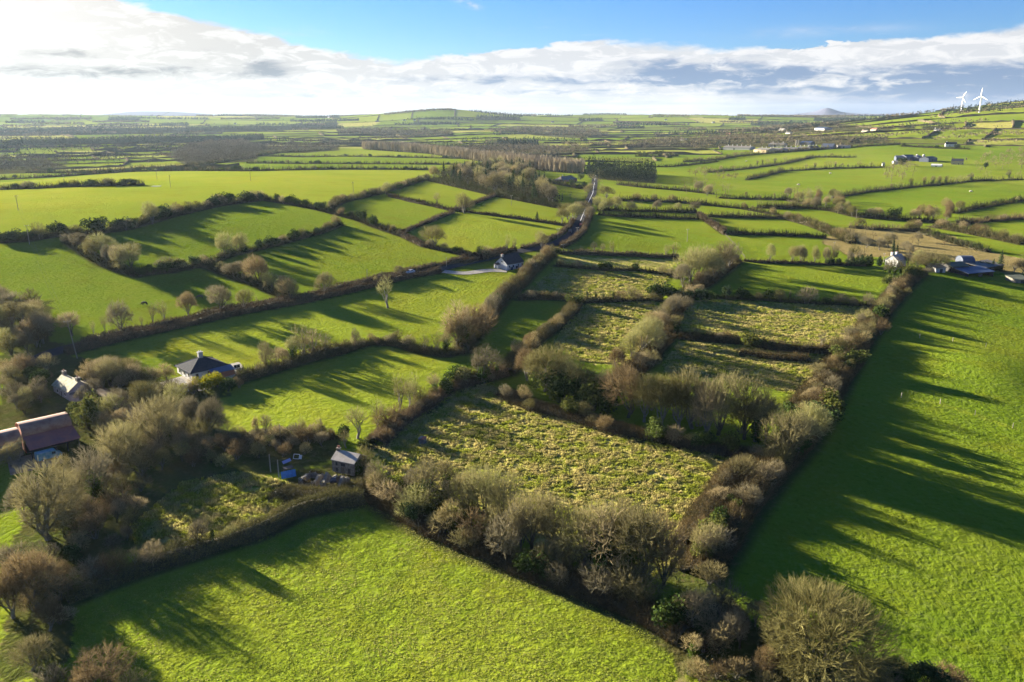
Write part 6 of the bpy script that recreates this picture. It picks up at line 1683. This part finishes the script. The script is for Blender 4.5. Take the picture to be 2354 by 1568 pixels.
for pa, pb, dp, h0, h1, wm, rm, kd, lb in [((2059, 370), (2078, 370), 14, 5, 7.5, NAVY, NAVY, 'gable', 'dark blue shed at the left end of the eastern farm'), ((2082, 370), (2104, 369), 16, 5.5, 8.5, NAVY, NAVY, 'gable', 'large dark blue shed in the middle of the eastern farm'), ((2109, 370), (2120, 369), 12, 5, 7.5, NAVY, NAVY, 'gable', 'small dark blue shed between the two silos'), ((2133, 373), (2153, 371), 14, 5, 7.5, NAVY, PALEG, 'gable', 'dark shed right of the silos in the eastern farm'),
                                           ((2053, 378), (2080, 378), 14, 3.5, 5, GREYW, PALEG, 'gable', 'pale roofed low shed in front of the eastern farm'), ((2027, 382), (2033, 382), 5, 3.5, 5, WHITE, GREENR, 'mono', 'tiny white outhouse at the end of the eastern farm hedge'), ((2139, 383), (2163, 384), 8, 1.2, 3.6, WHITE, WHITE, 'arch', 'long white polytunnel in front of the eastern farm')]:
    shed('farm_shed' if kd != 'arch' else 'polytunnel', lb, 'shed', pa, pb, dp, h0, h1, wm, rm, GEF, kd)
for i, (px, py) in enumerate([(2106, 369), (2121, 369)]):
    P = G1(px, py); o_ = link('silo', None, None, P)
    MB().tube([(0, 0, -.5), (0, 0, 8)], 1.9, 16).build('drum', GREYW, o_); MB().tube([(0, 0, 8.0), (0, 0, 9.4)], [1.95, .2], 16).build('cap', WHITE, o_)
    tag(o_, ('white grain silo left of the small dark blue shed', 'white grain silo right of the small dark blue shed')[i], 'silo', 'silos of the eastern farm')
gable_house('farmhouse', 'yellow farmhouse with a dark roof right of the polytunnel', 'house', (2185, 378), (2212, 379), 9, 5, 3, CREAM, SLATE, .3, openings=[(3, 4.4, 1, 2.4, 'window'), (9, 10.2, 0, 2.2, 'door'), (14, 15.4, 1, 2.4, 'window')], chim=[(.7, 4.5, 1.3, 1.4), (18, 4.5, 1.3, 1.4)], cm=CREAM)
gable_house('farmhouse', 'white farmhouse with sheds above the eastern farm', 'house', (2172, 338), (2198, 338), 10, 5, 3.5, WHITE, SLATE, .3, openings=[(6, 8, 1, 2.6, 'window'), (14, 16, 1, 2.6, 'window')], chim=[(2, 5, 1.5, 1.6)])
# the long low sheds
GLS = 'long low sheds of the stock farm'
LS = [((1661, 345), (1722, 345), 26, 5, 8, GREYW, PALEG, 'longest grey roofed shed at the left of the stock farm'), ((1731, 350), (1760, 352), 30, 5, 8, CREAM, PALEG, 'second long shed with a cream end wall in the stock farm'), ((1768, 349), (1795, 349), 30, 4.5, 7, GREYW, PALEG, 'third pale long shed of the stock farm'), ((1798, 348), (1830, 348), 30, 4.5, 7, GREYW, PALEG, 'fourth pale long shed of the stock farm'),
      ((1833, 346), (1860, 346), 26, 4.5, 7, CREAM, PALEG, 'fifth long shed at the hedge end of the stock farm'), ((1765, 338), (1800, 338), 24, 5, 8, GREYW, PALEG, 'back row shed behind the third long shed'), ((1838, 335), (1862, 335), 20, 6, 8.5, NAVY, BLUER, 'tall blue green shed behind the stock farm'), ((1885, 343), (1912, 343), 22, 4, 10, NAVY, NAVY, 'dark steep roofed shed at the end of the stock farm'), ((1862, 345), (1884, 344), 18, 4, 7, GREYW, SLATE, 'grey lean shed beside the steep roofed shed'), ((1925, 341), (1955, 340), 18, 4, 6, GREYW, PALEG, 'last low shed hidden by the bare tree')]
for pa, pb, dp, h0, h1, wm, rm, lb in LS:
    o_, L_ = shed('stock_shed', lb, 'shed', pa, pb, dp, h0, h1, wm, rm, GLS, 'gable')
    if h1 == 8 or h1 == 7:
        nv = max(3, int(L_ / 9))
        for k in range(nv):
            x = L_ * (k + .5) / nv; v = MB().tube([(x, dp / 2, h1), (x, dp / 2, h1 + 2.0)], .5, 8); v.tube([(x, dp / 2, h1 + 2.0), (x, dp / 2, h1 + 2.5)], [.7, .3], 8); v.build('roof_vent', WHITE, o_)
for i, (px, py) in enumerate([(1830, 335), (1835, 335)]):
    P = G1(px, py); o_ = link('silo', None, None, P); MB().tube([(0, 0, -.5), (0, 0, 10)], 2.0, 14).build('drum', PALEG, o_); MB().tube([(0, 0, 10), (0, 0, 11.5)], [2.05, .3], 14).build('cap', PALEG, o_)
    tag(o_, ('left hand feed silo beside the tall blue green shed', 'right hand feed silo beside the tall blue green shed')[i], 'silo', 'silos of the stock farm')
# scattered far houses
FH_ = [(1810, 308, GREYW, SLATE, 'white house left of the brown woods beyond the stock farm'), (1795, 301, GREYW, PALEG, 'pair of pale gables beyond the stock farm'), (2152, 302, WHITE, SLATE, 'white house under the dark copse below the turbines'), (1893, 282, GREYW, SLATE, 'cream house on the far plain under the mountain'), (2006, 301, CREAM, BRICK, 'red roofed house among the trees of the plain'), (1672, 311, BRICK, RUST, 'red barn among trees left of the stock farm'), (928, 278, WHITE, SLATE, 'white house left under the big hill'), (952, 278, WHITE, SLATE, 'white house under the summit of the big hill'), (865, 281, PALEG, BLUER, 'blue roofed farm at the left foot of the big hill'), (755, 271, WHITE, BLUER, 'pale farm on the skyline left of the big hill'), (1568, 323, WHITE, SLATE, 'white cottage at the edge of the brown wood'), (1985, 305, CREAM, PALEG, 'pink tinged bungalow on the plain'), (540, 286, WHITE, SLATE, 'far white house on the western plain'), (1270, 282, PALEG, SLATE, 'grey farm right of the big hill'), (1350, 277, WHITE, SLATE, 'white dot of a house on the low ridge'), (1530, 277, WHITE, SLATE, 'white house below the skyline knoll'), (1640, 283, WHITE, SLATE, 'white farm left of the tree capped knoll')]
for px, py, wm, rm, lb in FH_:
    P = G1(px, py); k = 1.2 if math.hypot(P[0], P[1]) > 2500 else 1.0
    A2 = proj(P + np.array([-5.5 * k, 2, 0])); B2 = proj(P + np.array([5.5 * k, -2, 0]))
    gable_house('far_house', lb, 'house', tuple(A2), tuple(B2), 7 * k, 3.2 * k, 2.6 * k, wm, rm, .3, openings=[(2, 3.4, 1, 2.4, 'window'), (7, 8.4, 1, 2.4, 'window')], chim=[(1, 3.5 * k, 1.4, 1.4)], group='far houses')
P = G1(1882, 298)
shed('far_shed', 'blue roofed industrial shed among the far woods', 'shed', (1871, 300), (1894, 300), 24, 6, 9, GREYW, BLUER, None, 'gable')
# ------------------------------------------------------------------ wind turbines
for i, (bx_, by_, hx_, hy_, tips) in enumerate([(2209, 253.8, 2214.5, 224, [(2222, 208), (2206, 224), (2219, 239)]), (2250, 258.8, 2257, 221, [(2257.8, 202), (2267, 228.5), (2249, 234.5)])]):
    P = G1(bx_, by_); Ht = height_to(P, hy_); sc_ = 1 / pxm(P)
    o_ = link('wind_turbine', None, None, P); o_.rotation_euler.z = R(-50)
    tag(o_, ('white wind turbine left of its neighbour on the skyline hill', 'white wind turbine nearer the right edge on the skyline hill')[i], 'wind turbine', 'wind turbines on the hill')
    MB().tube([(0, 0, -2), (0, 0, Ht * .5), (0, 0, Ht - .8)], [2.1, 1.7, 1.2], 14).build('tower', STEEL, o_, True)
    MB().box(-1.2, 1.2, -2.6, 3.0, Ht - 1.0, Ht + 1.2).build('nacelle', GREYW, o_)
    MB().tube([(0, -2.6, Ht), (0, -3.6, Ht), (0, -4.2, Ht)], [1.2, 1.0, .2], 12).build('hub', GREYW, o_)
    Rb = Ht * .50
    base = [math.radians(a) for a in ((62, 182, 302) if i == 0 else (88, -32, 208))]
    for a in base:
        d_ = np.array([math.cos(a), 0, math.sin(a)]); n_ = np.array([-math.sin(a), 0, math.cos(a)])
        st = [(0.02, 1.0, .7), (.12, 1.5, .6), (.28, 3.0, .45), (.6, 2.3, .32), (.9, 1.4, .2), (1.0, .5, .1)]
        V = []
        for t, w_, th_ in st:
            cpt = np.array([0, -3.4, Ht]) + d_ * Rb * t
            V += [cpt - n_ * w_ * .4, cpt + np.array([0, -th_, 0]), cpt + n_ * w_ * .6, cpt + np.array([0, th_, 0])]
        q = []
        for s in range(len(st) - 1):
            for k in range(4): q.append((s * 4 + k, s * 4 + (k + 1) % 4, s * 4 + 4 + (k + 1) % 4, s * 4 + 4 + k))
        e = (len(st) - 1) * 4; q += [(3, 2, 1, 0), (e, e + 1, e + 2, e + 3)]
        MB().add(V, q).build('blade', STEEL, o_)

# ------------------------------------------------------------------ poles, wires, posts
GP = 'wooden electricity poles'


def pole(px, py, top, label, cross=True, lean=(0, 0), thick=.15):
    P = G1(px, py); h = float(np.clip(height_to(P, top), 4, 13))
    o = link('electricity_pole', None, None, P, R(35)); tag(o, label, 'pole', GP)
    MB().tube([(0, 0, -.5), (lean[0] * h, lean[1] * h, h)], [thick, thick * .7], 8).build('post', PALEW, o)
    if cross:
        MB().box(-.9 + lean[0] * h, .9 + lean[0] * h, -.06 + lean[1] * h, .06 + lean[1] * h, h - .5, h - .36).build('cross_arm', PALEW, o)
        for x in (-.8, .8): MB().tube([(x + lean[0] * h, lean[1] * h, h - .36), (x + lean[0] * h, lean[1] * h, h - .1)], .07, 6).build('insulator', WHITE, o)
    return P + np.array([0, 0, h - .2])


PALEW = surfmat('silvered_wood', (.27, .24, .18), (.20, .18, .14), 2.0, .9)
p1 = pole(178, 824, 735, 'tall leaning pole beside the road in the farm wood', True, (-.10, -.02), .17)
p1 = p1 + np.array([-1.0, -.5, 0])
p2 = pole(68, 562, 517, 'pole rising from a bush on the hedge below the bright hill')
p3 = pole(42, 484, 449, 'pole on the bright hill near the left edge')
pole(147, 417, 403, 'far pole just in front of the far hedge of the hill field'); pole(361, 413, 389, 'pole right of the puddle near the far hill hedge'); pole(392, 431, 403, 'pole standing beside the hill puddle'); pole(576, 416, 389, 'pole in the middle of the bright hill field'); pole(812, 444, 418, 'pole at the right end of the bright hill field')
pole(1175, 473, 449, 'pole in the small field below the dark wood'); pole(1282, 548, 525, 'pole in the yellow field inside the road bend'); pole(1294, 581, 561, 'pole below the road bend'); pole(1326, 543, 522, 'pole on the outside of the road bend'); pole(1340, 522, 496, 'pole at the end of the straight road'); pole(1309, 521, 496, 'pole under the trees left of the straight road')
pole(1026, 613, 594, 'short pole behind the driveway entrance', False); pole(844, 642, 627, 'short pole above the sunken road', False); pole(1579, 556, 526, 'pole in the bright field by the belt'); pole(1914, 592, 556, 'pole among the trees of the square field'); pole(2030, 603, 582, 'pole by the white farmhouse'); pole(1967, 503, 482, 'pole above the brown heath')
pole(645, 1012, 984, 'bare pole left in the thicket above the ruins', False); pole(740, 1008, 963, 'bare pole right in the thicket above the ruins', False); pole(622, 1085, 1053, 'short post behind the scrap heap', False); pole(641, 1098, 1062, 'thick post beside the scrap heap', False)


def wire(a, b, sag, label):
    t = np.linspace(0, 1, 24)[:, None]; L = a + (b - a) * t; L[:, 2] -= 4 * sag * (t * (1 - t))[:, 0]
    tag(MB().tube(L, .016, 4).build('power_cable', surfmat('cable', (.10, .10, .10), None, 1, 1.0, spec=0)), label, 'cable', 'power cables')


for k, s in enumerate((-.7, .7)):
    w_ = ('left', 'right')[k]
    wire(p1 + np.array([s, 0, 0]), p2 + np.array([s, 0, 0]), 4.0, f'{w_} power cable from the leaning pole up the slope')
    wire(p2 + np.array([s, 0, 0]), p3 + np.array([s, 0, 0]), 2.0, f'{w_} power cable crossing the bright hill field')
for rowl, pp_ in (('lower', [(2071, 914), (2160, 928), (2240, 954), (2327, 984)]), ('upper', [(2113, 777), (2189, 785), (2265, 798)])):
    for i, (px, py) in enumerate(pp_):
        P = G1(px, py); o_ = MB().box(-.07, .07, -.07, .07, -.4, 1.35).add([(0, 0, 1.45), (-.07, -.07, 1.35), (.07, -.07, 1.35), (.07, .07, 1.35), (-.07, .07, 1.35)], None, [(0, 1, 2), (0, 2, 3), (0, 3, 4), (0, 4, 1)]).build('fence_post', PALEW, None, False, P, .4 * i)
        tag(o_, f'{ORD[i]} pale fence post from left in the {rowl} row of the shadowed field', 'fence post', 'fence posts in the shadowed field')
    L = wline(pp_, 10.0); paint_line(L, 1.5, 2, .75)
# gate and rail at the corner of two bright fields
A_, rz_, L_, z_ = frame_of((1666, 541), (1712, 594)); n_ = int(L_ / 3.0)
fo = link('post_and_rail_fence', None, None, (A_[0], A_[1], A_[2]), 0); tag(fo, 'thin post and wire fence slanting between two bright fields', 'fence')
for k in range(n_ + 1):
    q = A_[:2] + np.array([math.cos(rz_), math.sin(rz_)]) * k * L_ / n_
    MB().box(-.08, .08, -.08, .08, -.3, 1.2).build('post', WOODP, fo, False, (q[0] - A_[0], q[1] - A_[1], float(terrain(*q)) - A_[2]))
for hh in (.5, .85, 1.15):
    Q = np.array([A_[:2] + np.array([math.cos(rz_), math.sin(rz_)]) * k * L_ / 20 for k in range(21)]); MB().tube(np.c_[Q - A_[:2], terrain(Q[:, 0], Q[:, 1]) - A_[2] + hh], .016, 4).build('rail', WOODP, fo)
# ------------------------------------------------------------------ animals and stones in the fields
HIDE = surfmat('black_hide', (.022, .02, .018), (.04, .035, .03), 2.0, .8)


def cow(px, py, rz, label):
    P = G1(px, py)
    me = bpy.data.meshes.new('cow')
    vs = [(0, 0, 1.05), (.55, 0, 1.08), (.85, 0, 1.12), (1.15, 0, .95), (1.32, 0, .55), (1.48, 0, .25), (-.55, 0, 1.05), (-.85, 0, 1.02), (-.98, 0, .95), (-1.02, 0, .45)]
    rad = [.40, .38, .30, .20, .16, .10, .38, .28, .06, .03]
    ed = [(0, 1), (1, 2), (2, 3), (3, 4), (4, 5), (0, 6), (6, 7), (7, 8), (8, 9)]
    for root, x in ((2, .72), (7, -.78)):
        for y in (-.22, .22):
            b = len(vs); hind = x < 0
            vs += [(x, y, .72), (x + (-.10 if hind else .03), y, .40), (x + (.0 if hind else 0), y, .03)]; rad += [.17 if hind else .13, .085, .06]; ed += [(root, b), (b, b + 1), (b + 1, b + 2)]
    for y in (-.16, .16):
        b = len(vs); vs.append((1.22, y * 1.3, .72)); rad.append(.05); ed.append((4, b))
    me.from_pydata(vs, ed, [])
    o = link('grazing_cow', me, None, P, rz); me.materials.append(HIDE)
    sk_ = o.modifiers.new('skin', 'SKIN'); me.skin_vertices[0].data[0].use_root = True
    for v, r_ in zip(me.skin_vertices[0].data, rad): v.radius = (r_, r_)
    o.modifiers.new('smooth', 'SUBSURF').levels = 1; o.modifiers['smooth'].render_levels = 2
    tag(o, label, 'cow', 'black cattle')


cow(333, 702, R(170), 'black cow grazing in the open left field above the road'); cow(460, 687, R(200), 'black cow in the shade beside the brown roadside tree')
SHEEP = surfmat('pale_stone', (.62, .56, .46), (.50, .44, .36), 1.0, .9)
for px, py, lb in [(1835, 425.5, 'pale boulder in the lower wide green field'), (1908, 399, 'pale boulder in the upper wide green field'), (1715, 371.5, 'pale boulder in front of the longest grey shed'), (2231, 441, 'pale boulder in the big field at the right')]:
    P = G1(px, py); bm = MB(); r = np.random.default_rng(int(px))
    import bmesh
    b = bmesh.new(); bmesh.ops.create_icosphere(b, subdivisions=2, radius=1.0)
    for v in b.verts: v.co *= r.uniform(.85, 1.15); v.co.z *= .7
    me = bpy.data.meshes.new('boulder'); b.to_mesh(me); b.free(); me.materials.append(SHEEP)
    o_ = link('boulder', me, None, P + np.array([0, 0, .5]), 0, (1.7, 1.2, 1.2)); tag(o_, lb, 'boulder', 'pale boulders in the fields')

# ------------------------------------------------------------------ tussocks: real tufts of grass where the fields show them
TUFT = leafmat('tussock_grass', (.45, .385, .145), (.28, .31, .04), None, scale=.30, trans=.5, objvar=0)
TUFTG = leafmat('pasture_grass', (.25, .29, .040), (.34, .34, .095), None, scale=.10, trans=.6, objvar=0)


def tufts(name, label, poly, n, h, w, mat, blades=6, lean=.6, r=np.random.default_rng(99)):
    wp = wpoly(poly); lo = wp.min(0); hi = wp.max(0)
    x = r.uniform(lo[0], hi[0], n * 4); y = r.uniform(lo[1], hi[1], n * 4)
    k = inpoly(x, y, wp) & (fbm(x / 1.5, y / 1.5, 55, 3) > r.uniform(.25, .62, len(x)))
    x, y = x[k][:n], y[k][:n]; n = len(x)
    P = np.stack([x, y, terrain(x, y) - .02], -1)
    idx = np.repeat(np.arange(n), blades); m = len(idx)
    an = r.uniform(0, 6.28, m); hh = h * r.uniform(.5, 1.3, n)[idx]; d = np.stack([np.cos(an), np.sin(an), np.zeros(m)], -1)
    A = P[idx] + d * w * .25; B = P[idx] + d * (w * lean + .3 * hh[:, None]) + np.array([.25, -.2, 0]) * hh[:, None]; B[:, 2] = P[idx][:, 2] + hh
    sd_ = np.cross(d, [0, 0, 1.]) * w * .5
    V = np.stack([A - sd_, A + sd_, B], 1).reshape(-1, 3)
    tag(MB().add(V, None, np.arange(3 * m).reshape(-1, 3)).build(name, mat), label, 'grass', None, 'stuff')


tufts('tussock_grass', 'straw coloured tussocks covering the large rough field', ROUGH[0], 26000, .38, .34, TUFT)
for k_, nn_ in ((1, 9000), (2, 9000), (3, 7000), (4, 7000)):
    tufts('tussock_grass', ('', 'tussocks in the left tan field', 'tussocks in the wide tan field', 'tussocks in the small tan field below the dark hedge', 'tussocks in the upper tan field')[k_], ROUGH[k_], nn_, .40, .50, TUFT, 4)
tufts('tussock_grass', 'rank tussocks in the shaded scrub field', ROUGH[6], 7000, .5, .35, TUFT)
tufts('pasture_grass', 'lumpy green pasture grass of the bottom field', [(170, 1420), (610, 1235), (830, 1155), (1200, 1320), (1500, 1450), (1570, 1600), (150, 1600)], 24000, .10, .16, TUFTG, 4)
grow_plants()
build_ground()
